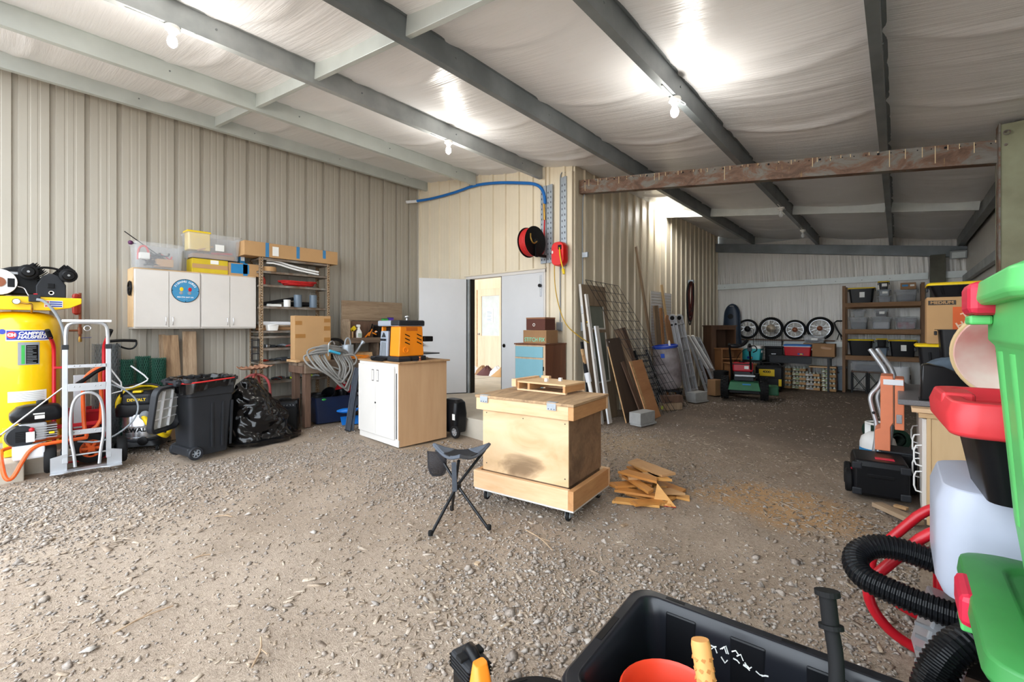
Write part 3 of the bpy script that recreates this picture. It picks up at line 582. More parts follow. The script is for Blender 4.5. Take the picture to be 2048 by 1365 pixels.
t = thing('plastic_bin', 'red plastic bin standing behind the hand trucks', 'bin', (-7.24, .72, .0), 90)
MB().loft([rrect(.26, .26, .03, .0), rrect(.3, .3, .03, .50), rrect(.34, .34, .03, .50), rrect(.34, .34, .03, .53), rrect(.29, .29, .03, .53), rrect(.25, .25, .03, .03)]).build('bin_body', M_red, t, smooth=True); boxp('label', -.07, .07, -.142, -.138, .2, .32, M_lab, t, 0)
# ---- air filter drop on the wall
t = thing('air_line_filter', 'copper air line with red filter bowl fixed to the beige wall', 'air filter', (-7.60, .742, 1.30), 90)
tube_o('pipe', [(0, 0, .02), (0, 0, .42), (0, 0, .6)], .014, M_copp, t, smooth=0); tube_o('pipe', [(0, 0, .14), (-.1, 0, .14), (-.14, .08, .14)], .012, M_copp, t, smooth=0)
MB().lathe([(.012, .33), (.035, .35), (.04, .4), (.04, .5), (.03, .52), (.04, .55), (.034, .58), (.01, .59)], 18, Matrix.Translation((-.035, -.02, 0))).build('filter_bowl', M_dred, t, smooth=True)
MB().lathe([(.02, .1), (.02, .18)], 12).build('elbow', M_copp, t); MB().lathe([(.016, 0), (.018, .03), (.012, .08)], 12).build('valve', M_brass, t); MB().bar((0, -.02, .05), (.1, -.03, .055), .01, .006).build('valve_handle', M_blu, t)

# ---------------------------------------------------------------- rolls of wire mesh
M_gwire = pm('green_wire', S(38, 92, 74), .5, var=.2); M_zwire = pm('zinc_wire', S(150, 156, 160), .4, .6, var=.1)
def mesh_roll(name, label, loc, r, h, mat, core, tilt=0, group=None, rows=16, n=20, lay=2, wr=.0022):
    t = thing(name, label, 'wire roll', loc, 90, group, rx=tilt); f = MB()
    for L_ in range(lay):
        q = r*(1-.14*L_); dz = h/rows
        for s in (1, -1):
            for k in range(n):
                pts = [(q*math.cos(2*PI*(k+s*.5*((i) % 2))/n), q*math.sin(2*PI*(k+s*.5*(i % 2))/n), i*dz) for i in range(rows+1)]; f.tube(pts, wr, 3)
    f.build('wire_mesh', mat, t); MB().lathe([(r*.8, .005), (r*.8, h-.01), (r*.62, h-.01), (r*.62, .005), (r*.8, .005)], 18, cap=False).build('inner_winding', core, t, smooth=True); return t
M_gcore = pm('dark_green_wire_layers', S(26, 62, 52), .8, var=.4, scale=60); M_zcore = pm('grey_wire_layers', S(112, 118, 122), .7, var=.4, scale=60)
mesh_roll('wire_roll', 'green wire mesh roll, left one of the three', (-7.32, 1.14, .0), .073, 1.08, M_gwire, M_gcore, 0, 'green wire mesh rolls', 30)
mesh_roll('wire_roll', 'green wire mesh roll, tallest and middle one of the three', (-7.36, 1.305, .0), .078, 1.11, M_gwire, M_gcore, 0, 'green wire mesh rolls', 30)
mesh_roll('wire_roll', 'green wire mesh roll, right one beside the leaning boards', (-7.34, 1.46, .0), .08, 1.08, M_gwire, M_gcore, 0, 'green wire mesh rolls', 30)
mesh_roll('wire_roll', 'grey galvanised chicken wire roll behind the hand trucks', (-7.34, .95, .0), .13, 1.28, M_zwire, M_zcore, 0, None, 30, 24)
t = thing('bent_wire', 'white bent metal rod frame sticking out beside the wire rolls', 'rod', (-6.95, 1.0, 0), 90)
tube_o('rod', [(-.25, 0, 1.05), (-.02, 0, .82), (.08, 0, .74), (.26, -.02, .82), (.28, -.02, .86), (.12, .02, 1.02)], .009, M_sft, t, smooth=1); tube_o('rod', [(-.12, .02, 1.1), (.08, 0, .74), (-.1, -.02, .70)], .008, M_sft, t, smooth=1)
t = thing('spray_gun', 'black trigger spray gun lying on the chicken wire roll', 'spray gun', (-7.34, 1.09, 1.278), 90)
tube_o('gun_body', [(-.12, 0, .03), (.0, 0, .04), (.14, 0, .03)], .018, M_bpl, t); tube_o('trigger_guard', [(.14, 0, .04), (.15, 0, -.02), (.1, 0, -.08), (.0, 0, -.05), (-.05, 0, .0)], .011, M_bpl, t)

# ---------------------------------------------------------------- leaning boards
def board(name, label, p, q, w, th, mat, nrm, group=None, cat='board', bevel=.003, kids=None):
    """plank from foot p to head q; nrm is roughly its face direction"""
    p, q = Vector(p), Vector(q); d = q-p; o = thing(name, label, cat, p, 0, group); z = d.normalized(); x = z.cross(Vector(nrm)).normalized(); y = z.cross(x)
    M = Matrix((x, y, z)).transposed().to_4x4(); o.matrix_world = Matrix.Translation(p) @ M
    MB().box((0, 0, d.length/2), (w, th, d.length)).build('plank', mat, o, bevel=bevel); return o
board('plank', 'wide old board with a dark knot leaning under the white cabinet', (-7.28, 1.80, 0), (-7.52, 1.84, 1.42), .16, .035, M_oldw, (1, 0, 0), 'boards under the wall cabinet')
board('plank', 'wide brown grained board with pale edge beside the wire rolls', (-7.24, 1.64, 0), (-7.50, 1.62, 1.37), .17, .035, wood('brown_grain_board', S(176, 146, 112), S(106, 78, 54), 'Z', 8), (1, 0, 0), 'boards under the wall cabinet')
board('plank', 'narrow board standing edge-on behind the other leaning boards', (-7.38, 1.55, 0), (-7.56, 1.54, 1.38), .07, .03, M_oldw, (1, 0, 0), 'boards under the wall cabinet')

# ---------------------------------------------------------------- shop vacuum
t = thing('shop_vacuum', 'black and steel shop vacuum with yellow hose beside the rubbish bin', 'vacuum', (-7.02, 1.25, 0), 62)
MB().lathe([(.17, .1), (.2, .1), (.21, .13), (.21, .17), (.2, .175), (.205, .44), (.19, .46)], 30).build('drum', M_stl, t, smooth=True)
MB().lathe([(.212, .115), (.216, .12), (.216, .15), (.212, .155)], 30).build('rim_band', M_dgr, t, smooth=True)
MB().lathe([(.205, .28), (.21, .285), (.21, .30), (.205, .305)], 30, cap=False).build('drum_bead', M_stl, t, smooth=True)
MB().loft([rrect(.46, .40, .09, .42), rrect(.46, .42, .09, .50), rrect(.44, .40, .09, .56), rrect(.38, .34, .1, .58), rrect(.36, .32, .1, .68), rrect(.30, .26, .1, .72)]).build('head', M_bpl, t, bevel=.01, smooth=True)
boxp('motor_cover', -.14, .14, -.215, -.1, .56, .69, M_dgr, t, .03); boxp('latch', -.045, .045, -.2, -.14, .70, .725, M_yelp, t, .008)
text('brand_text', 'DEWALT', .045, M_yelp, t, FRONT((0, -.217, .62)), bold=.001); wrap(text('brand_text', 'DEWALT', .075, M_blk, t, FRONT((-.02, -.001, .26)), bold=.0025), .207)
tube_o('handle', [(-.2, -.05, .64), (-.2, -.05, .75), (-.1, -.05, .79), (.1, -.05, .79), (.2, -.05, .75), (.2, -.05, .64)], .013, M_bpl, t)
MB().lathe([(.05, 0), (.05, .05), (.035, .07)], 16, TM((.08, -.19, .44), (1, 0, 0), (0, -.4, 1))).build('inlet', M_grey, t, smooth=True)
tube_o('hose', [(.08, -.24, .42), (.13, -.3, .36), (.2, -.33, .28), (.28, -.3, .2), (.3, -.18, .16), (.24, .2, .3), (.2, .24, .6), (.05, .2, .76), (-.18, .12, .74), (-.27, .05, .6), (-.26, .02, .5)], .027, M_yelp, t, 12)
MB().lathe([(.05, 0), (.05, .012), (.03, .02)], 16, My(.06, .13, -.215)).build('drain_cap', M_blk, t, smooth=True)
MB().loft([rrect(.5, .44, .1, .06), rrect(.46, .42, .1, .11), rrect(.42, .4, .1, .13)]).build('base', M_bpl, t, bevel=.008, smooth=True)
for x, y in ((.2, -.2), (-.2, -.2), (.2, .2), (-.2, .2)): wheel(t, (x, y, .032), .032, .025, 'X', M_grey, name='caster')

# ---------------------------------------------------------------- rubbish bin, lid, liner
t = thing('rubbish_bin', 'black wheeled rubbish bin with open lid and bag liner', 'rubbish bin', (-6.17, 1.64, 0), 100)
def binloop(z, w, d, r=.05, tpr=0, sh=0): return [(x*(1-tpr*(y/d)), y+sh, z) for x, y, z in rrect(w, d, r, z, 5)]
# local +x is the hinge side turned round below: hinge faces local -X (towards the vacuum)
sec = [binloop(.03, .40, .36), binloop(.30, .43, .39), binloop(.62, .47, .43), binloop(.70, .48, .44), binloop(.705, .50, .46), binloop(.86, .52, .48), binloop(.862, .57, .52), binloop(.90, .57, .52), binloop(.90, .49, .45), binloop(.6, .44, .4)]
MB().loft(sec).build('bin_body', M_dgr, t, bevel=.006, smooth=True)
for y in (-.1, .02, .12): MB().add([(.1+y*.9-.012, -.203, .1), (.1+y*.9+.012, -.203, .1), (.1+y*.9+.012, -.19, .1), (.1+y*.9-.012, -.19, .1), (.1+y-.012, -.224, .62), (.1+y+.012, -.224, .62), (.1+y+.012, -.2, .62), (.1+y-.012, -.2, .62)], bxf).build('rib', M_dgr, t, bevel=.003)
boxp('axle_housing', -.24, -.12, -.2, .2, .04, .14, M_dgr, t, .02)
for y in (-.215, .215): wheel(t, (-.17, y, .075), .075, .045, 'Y', M_grey, tyre=M_dgr, spokes=6)
for y in (-.12, .12): boxp('hinge_bracket', -.34, -.27, y-.03, y+.03, .83, .9, M_dgr, t, .008)
MB().cyl((-.32, -.2, .87), (-.32, .2, .87), .017, 10).build('grab_bar', M_dgr, t)
ld = MB().loft([[(p[2]-.0, p[1], p[0]) for p in rrect(.50, .46, .09, 0, 6)], [(p[2]+.06, p[1], p[0]) for p in rrect(.50, .46, .09, 0, 6)], [(p[2]+.065, p[1], p[0]) for p in rrect(.45, .41, .08, 0, 6)], [(p[2]+.012, p[1], p[0]) for p in rrect(.43, .39, .08, 0, 6)]]).build('lid', M_dgr, t, bevel=.005, smooth=True)
ld.location = (-.40, -.03, .60); ld.rotation_euler = (0, R(8), R(-55))
ins = MB(); ins.add([(.016, y, z) for y, z in [(p[1], p[0]) for p in rrect(.42, .38, .08, 0, 6)]], [tuple(range(28))]); io = ins.build('lid_lining', pm('pale_lid_lining', S(196, 198, 196), .55, var=.25, scale=5), ld)
for y in (-.07, .07): boxp('lid_rib', .012, .04, y-.008, y+.008, -.2, .2, M_sft, ld, .003)
for z in (-.1, .0, .1): boxp('lid_rib', .012, .035, -.18, .18, z-.006, z+.006, M_sft, ld, .003)
M_bag = pm('shiny_black_film', S(14, 14, 16), .16, var=.1, bmp=.5, bscale=14)
def linerf(u, v):
    a = u*2*PI; k = [(.24, .86), (.25, .905), (.292, .91), (.297, .86), (.285+.012*math.sin(a*5), .80-.07*(.5+.5*math.sin(a*2+.6))**2)]
    i = min(3, int(v*4)); f_ = v*4-i; r = k[i][0]*(1-f_)+k[i+1][0]*f_; z = k[i][1]*(1-f_)+k[i+1][1]*f_; w_ = 1+.015*math.sin(a*23+v*9)
    cx, cy = math.cos(a), math.sin(a); e = (abs(cx)**4+abs(cy)**4)**-.25; return (r*e*cx*w_, r*e*cy*w_*.92, z+.006*math.sin(a*17))
MB().grid(linerf, 90, 22, cu=True).build('bag_liner', M_bag, t, smooth=True)
tie = []
for k in range(40):
    a = 2*PI*k/40; cx, cy = math.cos(a), math.sin(a); e = (abs(cx)**4+abs(cy)**4)**-.25; tie.append((.304*e*cx, .304*e*cy*.92, .868-.02*math.sin(a-1)))
MB().tube(tie, .0085, 6, True).build('red_tie', M_redc, t, smooth=True)

# ---------------------------------------------------------------- full rubbish bag
from mathutils import noise as mn
t = thing('rubbish_bag', 'full shiny black rubbish bag slumped against the bin', 'rubbish bag', (-6.30, 2.30, 0), 90)
def bagf(u, v):
    a = 2*PI*u; h = v; r = (.36*(1-h)**.5*(1-.12*math.sin(h*9)) if h > .08 else .30+.9*h) + .03
    lean = -.14*h; x = r*1.02*math.cos(a)+lean+.17*max(0, math.cos(a+.35))*(1-h)**3; y = r*.8*math.sin(a)
    p = Vector((x*2, y*2, h*1.6)); q = mn.noise(p*2.1)*.07+abs(mn.noise(p*4.6+Vector((3, 1, 2))))*.06-abs(mn.noise(Vector((a*1.6, h*7, 2.)))) * .035
    x += q*math.cos(a); y += q*math.sin(a); return (x, y, max(.0, h*.83+.03*mn.noise(p*3)*h))
MB().grid(bagf, 90, 60, cu=True).build('bag', M_bag, t, smooth=True)

# ---------------------------------------------------------------- white wall cabinets and the lure sign
def wall_unit(label, y0, y1, side):
    t = thing('wall_cabinet', label, 'cabinet', (-7.69, y0, 1.462), 90, 'white wall cabinets'); w_ = y1-y0
    body = MB(); body.b2(0, w_, -.31, 0, 0, .77); body.build('cabinet_body', M_wpt, t, bevel=.003)
    if side: boxp('wood_side', -.012, 0, -.31, .0, .02, .775, M_ply, t, .002)
    boxp('wood_top', -.012, w_, -.315, 0, .77, .782, M_ply, t, .002)
    for k in range(2):
        d = boxp('door', .012+k*(w_-.012)/2, .012+(k+1)*(w_-.012)/2-.006, -.331, -.31, .02, .758, M_wpt, t, .003)
        hx = w_/2+(-.035 if k == 0 else .04); tube_o('handle', [(hx, -.331, .05), (hx, -.357, .055), (hx, -.357, .15), (hx, -.331, .155)], .004, M_stl, d, 6, 1)
    return t
wall_unit('white two door wall cabinet bearing the round blue sign', 1.214, 1.934, True); wall_unit('white two door wall cabinet beside the metal shelves', 1.937, 2.65, False)
t = thing('clamp_wheel', 'small dark metal wheel fixed to the side of the wall cabinet', 'wheel', (-7.45, 1.185, 1.98), 0)
MB().torus((0, 0, 0), .085, .012, 'Y', 20, 8).build('rim', M_blk, t); MB().bar((-.085, 0, 0), (.085, 0, 0), .012, .012).build('spoke', M_blk, t); MB().lathe([(.02, -.03), (.02, .02)], 12, rot(90, 0, 0).to_4x4()).build('hub', M_dgr, t)
t = thing('round_sign', 'round blue fishing lure sign on the white cabinet door', 'sign', (-7.358, 1.757, 1.975), 90)
M_sgn = pm('sky_blue_enamel', S(70, 146, 190), .3, var=.15, scale=10); MB().lathe([(.001, .004), (.155, .004), (.158, 0)], 40, My(0, 0, -.004)).build('disc', M_sgn, t); MB().torus((0, -.006, 0), .155, .004, 'Y', 40, 6).build('rim', M_dgr, t)
for k, chh in enumerate('FISHING LURES'):
    a = R(62-k*10.3); text('letter', chh, .036, M_wht, t, TM((-.125*math.sin(a), -.0085, .125*math.cos(a)), (math.cos(a), 0, math.sin(a)), (-math.sin(a), 0, math.cos(a))), bold=.0008)
text('caption', 'FISH STIX BAIT CO.', .022, M_wht, t, FRONT((0, -.0085, -.088)), bold=.0006); text('caption', '\u2014 \u2014', .02, M_wht, t, FRONT((0, -.0085, -.118)))
# two plain coloured figures stand in for the cartoon
for x, mt in ((-.045, M_yelp), (.05, M_red)): MB().sphere((x, -.008, .02), .022, 12, 6, (1, .12, 1.3)).build('figure', mt, t); MB().sphere((x-.005, -.008, -.03), .022, 12, 6, (1, .12, 1)).build('figure_base', M_grey, t)
for a in (0, 90, 180, 270): MB().sphere((.145*math.cos(R(a)), -.008, .145*math.sin(R(a))), .006, 8, 5).build('screw', M_blk, t)

# ---------------------------------------------------------------- things on the cabinets (top at z 2.244)
ZT = 2.246
def crate_bin(name, label, loc, rz, w, d, h, mat, lidm=None, tp=.88, group=None, cat='storage bin', wall=.004, rim=.018, lidh=.03, handle=True, cols=None):
    """open plastic storage bin with tapered sides, rim and optional lid"""
    t = thing(name, label, cat, loc, rz, group); r = min(w, d)*.1
    MB().loft([rrect(w*tp, d*tp, r, 0), rrect(w, d, r, h), rrect(w+rim*2, d+rim*2, r, h), rrect(w+rim*2, d+rim*2, r, h-.02 if not lidm else h-.012)][:3]+[rrect(w+rim*2, d+rim*2, r, h+.004), rrect(w-2*wall, d-2*wall, r, h+.004), rrect(w*tp-2*wall, d*tp-2*wall, r, wall)]).build('tub', mat, t, smooth=True)
    if lidm:
        MB().loft([rrect(w+rim*2+.012, d+rim*2+.012, r, h+.004), rrect(w+rim*2+.016, d+rim*2+.016, r, h+lidh*.6), rrect(w+rim*1.2, d+rim*1.2, r, h+lidh), rrect(w*.86, d*.8, r, h+lidh), rrect(w*.84, d*.78, r, h+lidh*.7)]).build('lid', lidm, t, bevel=.002, smooth=True)
    if handle:
        for s in (-1, 1): boxp('handle', s*(w/2+rim)-.008, s*(w/2+rim)+.008, -d*.18, d*.18, h-.045, h-.01, lidm if False else mat, t, .004)
    return t
b1 = crate_bin('storage_bin', 'clear open bin of cables on the left end of the wall cabinet', (-7.50, 1.475, ZT), 90, .52, .34, .33, M_clr, None, .93)
t = thing('cable_heap', 'tangled black and red cables heaped in the clear bin', 'cables', (-7.50, 1.475, ZT+.02), 90)
for k in range(6):
    q = [(random.uniform(-.2, .2), random.uniform(-.12, .12), random.uniform(.0, .22)) for _ in range(7)]; tube_o('cable', q, random.choice((.007, .01, .013)), M_redc if k == 0 else M_cord, t, 6, 2)
boxp('white_box', -.2, -.1, -.14, -.04, .1, .18, M_lab, t); boxp('tan_block', -.02, .16, -.1, .08, .02, .12, M_card, t); tube_o('jumper_cable', [(-.2, 0, .1), (-.2, -.05, .26), (-.12, -.07, .28), (-.09, -.06, .14)], .012, M_redc, t)
t = thing('thin_rod', 'thin black rod poking up out of the clear cable bin', 'rod', (-7.47, 1.40, ZT+.3), 0); MB().cyl((0, .1, -.12), (-.02, -.26, .16), .006, 8).build('shaft', M_blk, t); MB().sphere((0, .12, -.13), .014, 8, 6).build('tip', M_blk, t)
t = thing('purple_knob', 'small dark purple knob at the corner of the clear cable bin', 'knob', (-7.42, 1.19, ZT+.315), 0); MB().sphere((0, 0, 0), .028, 12, 8).build('ball', pm('purple_plastic', S(84, 36, 78), .4), t, smooth=True); MB().cyl((0, 0, 0), (0, .06, -.01), .009, 8).build('stem', M_blk, t)
def cbox(name, label, loc, rz, w, d, h, mat, tapes=(), group=None, cat='box'):
    t = thing(name, label, cat, loc, rz, group); MB().b2(-w/2, w/2, -d/2, d/2, 0, h).build('carton', mat, t, bevel=.004)
    for x0, x1, z0, z1, m_ in tapes: boxp('tape' if m_ in (M_tape, M_blt) else 'label', x0, x1, -d/2-.0025, -d/2, z0, z1, m_, t, 0)
    return t
M_ybox = pm('yellow_printed_card', S(212, 184, 40), .6, var=.12)
cbox('carton', 'yellow and brown carton on the wall cabinet', (-7.52, 2.06, ZT), 90, .44, .26, .195, M_ybox, ((-.218, .218, .06, .12, M_card), (0., .1, .13, .185, M_lab)))
cbox('carton', 'blue printed brown carton at the right end of the wall cabinet', (-7.52, 2.49, ZT), 90, .41, .25, .185, M_card, ((-.17, .07, .03, .17, M_tealp), (-.01, .05, .0, .185, M_tealp)))
b2_ = crate_bin('storage_bin', 'clear bin with yellow contents stacked on the cartons', (-7.52, 2.11, ZT+.2), 90, .66, .32, .345, M_clr, None, .92)
boxp('label', .0, .11, -.168, -.163, .12, .21, M_lab, b2_, 0)
t = thing('yellow_case', 'pale yellow plastic case standing inside the clear bin', 'case', (-7.52, 1.99, ZT+.215), 90); boxp('shell', -.18, .08, -.09, .11, .1, .34, pm('pale_yellow_plastic', S(236, 206, 110), .5), t, .01); boxp('case_lid', -.2, .09, -.1, .12, .34, .37, M_yelp, t, .01)
t = thing('packed_tools', 'brown and dark tools lying in the bottom of the clear bin', 'tools', (-7.52, 2.11, ZT+.21), 90); boxp('flat_box', -.26, .26, -.12, .12, .0, .06, M_card2, t, .01); MB().bar((-.2, -.1, .1), (.0, -.05, .18), .03, .02).build('handle', M_pine, t); MB().bar((.0, .02, .09), (.25, -.06, .1), .03, .03).build('tool_bar', M_dred, t)
t = thing('blue_packet', 'blue printed packet standing behind the carton on the cabinet', 'packet', (-7.56, 2.50, ZT+.185), 90); boxp('packet', -.03, .04, -.07, .07, 0, .29, M_tealp, t, .006); boxp('print', -.02, .03, -.073, -.07, .05, .12, M_lab, t, 0)

# ---------------------------------------------------------------- metal shelving
M_ang, nt, b = newmat('rusty_slotted_angle'); n_ = noise(nt, coords(nt), 60, 5, .7); nt.links.new(ramp(nt, n_, [(.4, S(110, 78, 52)), (.52, S(168, 140, 104)), (.62, S(196, 188, 176))]), b.inputs['Base Color']); b.inputs['Roughness'].default_value = .7; b.inputs['Metallic'].default_value = .2
M_shf = pm('grey_shelf_steel', S(150, 148, 142), .55, .3, col2=S(112, 92, 74), scale=7)
SY0, SY1, SX0, SX1 = 2.66, 3.75, -7.66, -7.25
t = thing('shelf_rack', 'rusty slotted angle metal shelf rack against the beige wall', 'shelf', (0, 0, 0))
for x, sx_ in ((SX1, -1), (SX0, 1)):
    for y, sy_ in ((SY0, 1), (SY1, -1)):
        p = MB(); p.b2(x, x+sx_*.004, y, y+sy_*.045, 0, 2.56); p.b2(x, x+sx_*.045, y, y+sy_*.004, 0, 2.56); po = p.build('post', M_ang, t)
        if x == SX1:
            h = MB()
            for k in range(60): h.box((x+.001, y+sy_*.022, .05+k*.042), (.004, .01, .016))
            h.build('slots', M_blk, po)['kind'] = 'stuff'
SHZ = [2.535, 2.335, 2.13, 1.80, 1.43, 1.35, 1.165, .955, .655, .36]
for z in SHZ:
    sh = MB(); sh.b2(SX0+.005, SX1-.002, SY0+.003, SY1-.003, z-.008, z); sh.b2(SX1-.008, SX1-.002, SY0+.003, SY1-.003, z-.035, z); sh.b2(SX0+.005, SX1-.002, SY1-.009, SY1-.003, z-.035, z); sh.b2(SX0+.005, SX1-.002, SY0+.003, SY0+.009, z-.035, z); sh.build('shelf_board', M_shf, t)
# on the shelves
cbox('long_carton', 'long brown carton with blue tape across the top of the shelf rack', (-7.40, 3.16, 2.54), 90, 1.44, .34, .215, M_card, ((-.43, -.38, -.0, .215, M_blt), (.03, .08, .03, .215, M_blt), (.46, .51, .08, .215, M_blt), (-.33, -.24, .03, .17, M_lab)))
t = thing('white_channel', 'pair of bent white plastic channels on the upper shelf', 'channel', (-7.32, 3.18, 2.335), 90)
for k in range(2): MB().tube([(-.4, 0, .13+k*.04), (-.28, -.01, .135+k*.04), (.0, -.01, .07+k*.04), (.3, -.02, .03+k*.04), (.4, -.02, .02+k*.04)], .018, 4, smooth=1).build('strip', M_wht, t)
t = thing('tape_roll', 'round tan tape roll on the upper shelf', 'roll', (-7.36, 2.82, 2.336), 0); MB().lathe([(.11, 0), (.11, .07), (.06, .07), (.06, 0), (.11, 0)], 22, cap=False).build('ring', M_card, t, smooth=True); MB().lathe([(.062, .0), (.062, .072), (.055, .072), (.055, 0), (.062, 0)], 18, cap=False).build('core', M_card2, t)
t = thing('coiled_cord', 'red cord coiled flat on the metal shelf', 'cord', (-7.40, 3.28, 2.135), 90)
for k in range(5): tube_o('loop', [((.22+.02*k)*math.cos(2*PI*i/12)+random.uniform(-.03, .03), (.1+.01*k)*math.sin(2*PI*i/12)-.02, .012+.014*k+random.uniform(0, .02)) for i in range(12)], .009, M_redc, t, 6, 1, True)
t = thing('red_bottle', 'small red bottle at the left end of the cord shelf', 'bottle', (-7.33, 2.74, 2.131), 0); MB().lathe([(.028, 0), (.028, .08), (.012, .1), (.012, .12)], 14).build('bottle', M_dred, t, smooth=True); MB().lathe([(.014, .12), (.014, .135)], 12).build('cap', M_dgr, t)
def can(name, label, loc, r, h, mat, group=None, hm=None):
    t = thing(name, label, 'can', loc, 90, group); MB().lathe([(r*.96, 0), (r, .01), (r, h), (r*.93, h), (r*.92, .01)], 22).build('can_body', mat, t, smooth=True)
    if hm: tube_o('wire_handle', [(-r, 0, h-.02), (-r*.7, 0, h+r*.9), (r*.7, 0, h+r*.9), (r, 0, h-.02)], .003, hm, t, 6, 2)
    return t
M_bgrey = pm('blue_grey_enamel', S(108, 124, 140), .35, var=.08)
can('metal_can', 'plain blue-grey can on the shelf', (-7.34, 3.26, 1.80), .06, .2, M_bgrey); can('metal_can', 'blue-grey can with wire handle at the right end of the shelf', (-7.36, 3.52, 1.80), .06, .21, M_bgrey, None, M_stl)
t = can('white_tub', 'small white tub in front of the blue-grey cans', (-7.31, 3.08, 1.80), .05, .1, M_wht); MB().lathe([(.053, .098), (.053, .112), (.04, .114)], 20).build('tub_lid', M_wht, t)
t = thing('black_tools', 'heap of black tools and flat bars on the can shelf', 'tools', (-7.42, 3.0, 1.80), 90); MB().bar((-.28, .0, .03), (.22, .02, .14), .1, .05).build('flat_tool', M_blk, t, bevel=.01); boxp('white_sheet', -.2, .0, -.1, .0, .0, .04, M_lab, t); MB().bar((.1, .05, .05), (.6, .0, .06), .12, .07).build('flat_tool', M_blk, t, bevel=.02)
t = thing('white_basket', 'small white plastic basket on the middle shelf', 'basket', (-7.32, 2.86, 1.43), 90); MB().loft([rrect(.14, .1, .02, 0), rrect(.17, .12, .02, .09), rrect(.15, .1, .02, .09), rrect(.12, .08, .02, .01)]).build('basket_body', M_wht, t, smooth=True); MB().torus((0, 0, .09), .07, .006, 'Z', 20, 6).build('rim', M_wht, t)
t = thing('folded_bundle', 'folded white and brown bundle behind the small basket', 'bundle', (-7.46, 2.95, 1.43), 90); boxp('cloth', -.25, .25, -.1, .1, 0, .06, M_card2, t, .02); boxp('cloth', -.22, .26, -.1, .1, .08, .14, M_sft, t, .02); boxp('board', -.26, .26, -.11, .1, .062, .08, M_oldw, t)
M_junk = [M_blk, M_dgr, M_bpl, M_stl, M_dred, M_grey]
def clutter(label, y0, y1, z, n, x0=-7.58, x1=-7.28, hmax=.1, extra=None, group='hardware heaps on the metal shelves'):
    t = thing('hardware_heap', label, 'hardware', (0, 0, z), 0, group)
    for k in range(n):
        y = y0+(y1-y0)*(k+.5)/n; x = random.uniform(x0+.06, x1-.06); s = random.uniform(.03, .06); m_ = random.choice(M_junk if not extra else M_junk+extra)
        c = random.random()
        if c < .4: MB().box((x, y, s*.5), (s*1.6, s*1.7, s), rot(0, 0, random.uniform(0, 90))).build('fitting', m_, t, bevel=.006)
        elif c < .75: MB().tube([(x-s, y-s, s*.4), (x, y, s*.8), (x+s*.6, y+s*1.2, s*.4)], s*.36, 8, smooth=1).build('fitting', m_, t, smooth=True)
        else: MB().torus((x, y, s*.32), s*.8, s*.3, 'Z', 16, 8).build('ring', m_, t, smooth=True)
clutter('black and red hardware heaped on the shelf beside the carton', 2.72, 3.6, 1.165, 11); clutter('dark fittings in a row on the shelf below the carton', 2.72, 3.6, .955, 12); clutter('dark tools with yellow-green caps on the low shelf', 2.9, 3.6, .655, 10, extra=[pm('lime_plastic', S(190, 214, 40), .5)]*6)
t = thing('wire_caddy', 'grey wire caddy hanging at the left of the shelf rack', 'rack', (-7.27, 2.60, .98), 90)
for z in (.0, .1, .2, .3): boxp('tier', -.05, .05, -.03, .03, z, z+.012, M_dgr, t, .002)
for x in (-.045, .045): MB().bar((x, -.02, 0), (x, -.02, .33), .008, .008).build('rail', M_dgr, t); MB().bar((x, .02, 0), (x, .02, .33), .008, .008).build('rail', M_dgr, t)
# ================================================================ work bench by the beige wall
t = thing('work_bench', 'heavy weathered timber work bench along the beige wall', 'bench', (0, 0, 0))
for k in range(4): boxp('top_plank', -7.22+k*.155 if k else -7.56, -7.22+(k+1)*.155-.006, 2.98+.02*(k % 2) if k else 3.82, 5.35, .905, .955, M_benchw, t, .005)
boxp('front_apron', -6.60, -6.555, 3.02, 5.35, .80, .935, M_benchw, t, .005); boxp('end_rail', -7.05, -6.6, 2.99, 3.04, .80, .905, M_postw, t, .005)
for x, y in ((-6.65, 3.08), (-7.0, 3.08), (-6.65, 5.2), (-7.4, 5.2)): boxp('leg', x-.05, x+.05, y-.045, y+.045, 0, .905, M_postw, t, .006)

boxp('lower_shelf', -7.4, -6.8, 3.82, 5.2, .62, .65, M_oldw, t, .004); boxp('back_rail', -7.61, -7.565, 3.82, 5.3, .955, 1.03, M_pine, t, .004)
t = thing('bench_hutch', 'rough plank hutch with a shelf standing on the work bench', 'shelf', (0, 0, 0))
M_hut = wood('grey_brown_plank', S(172, 150, 124), S(116, 92, 70), 'Y', 5, .85, bmp=.3)
boxp('back_board', -7.34, -7.30, 4.0, 5.24, 1.60, 1.95, M_hut, t, .004); boxp('back_board', -7.34, -7.30, 4.0, 5.24, 1.27, 1.59, M_postw, t, .004); boxp('shelf_board', -7.3, -7.05, 4.0, 5.4, 1.25, 1.29, M_benchw, t, .004); boxp('shelf_edge', -7.05, -7.0, 4.0, 5.4, 1.21, 1.30, M_benchw, t, .005)
for y in (4.0, 4.55, 5.2): boxp('support', -7.33, -7.05, y-.02, y+.02, .958, 1.25, M_benchw, t, .004)
boxp('side_board', -7.3, -7.02, 3.97, 3.998, .958, 1.62, M_hut, t, .004)
ZB = .957
cbox('carton', 'large plain brown carton standing upright on the work bench', (-6.97, 3.30, ZB), 88, .56, .16, .70, M_card, ((-.27, -.17, .56, .62, M_tape), (.17, .27, .60, .66, M_tape), (.17, .27, .47, .54, M_tape), (.17, .27, .29, .36, M_tape), (-.27, -.12, .36, .42, M_tape)))
t = thing('hose_coil', 'thick grey hose coiled and draped over the bench front', 'hose', (-6.5, 3.36, .985), 90)
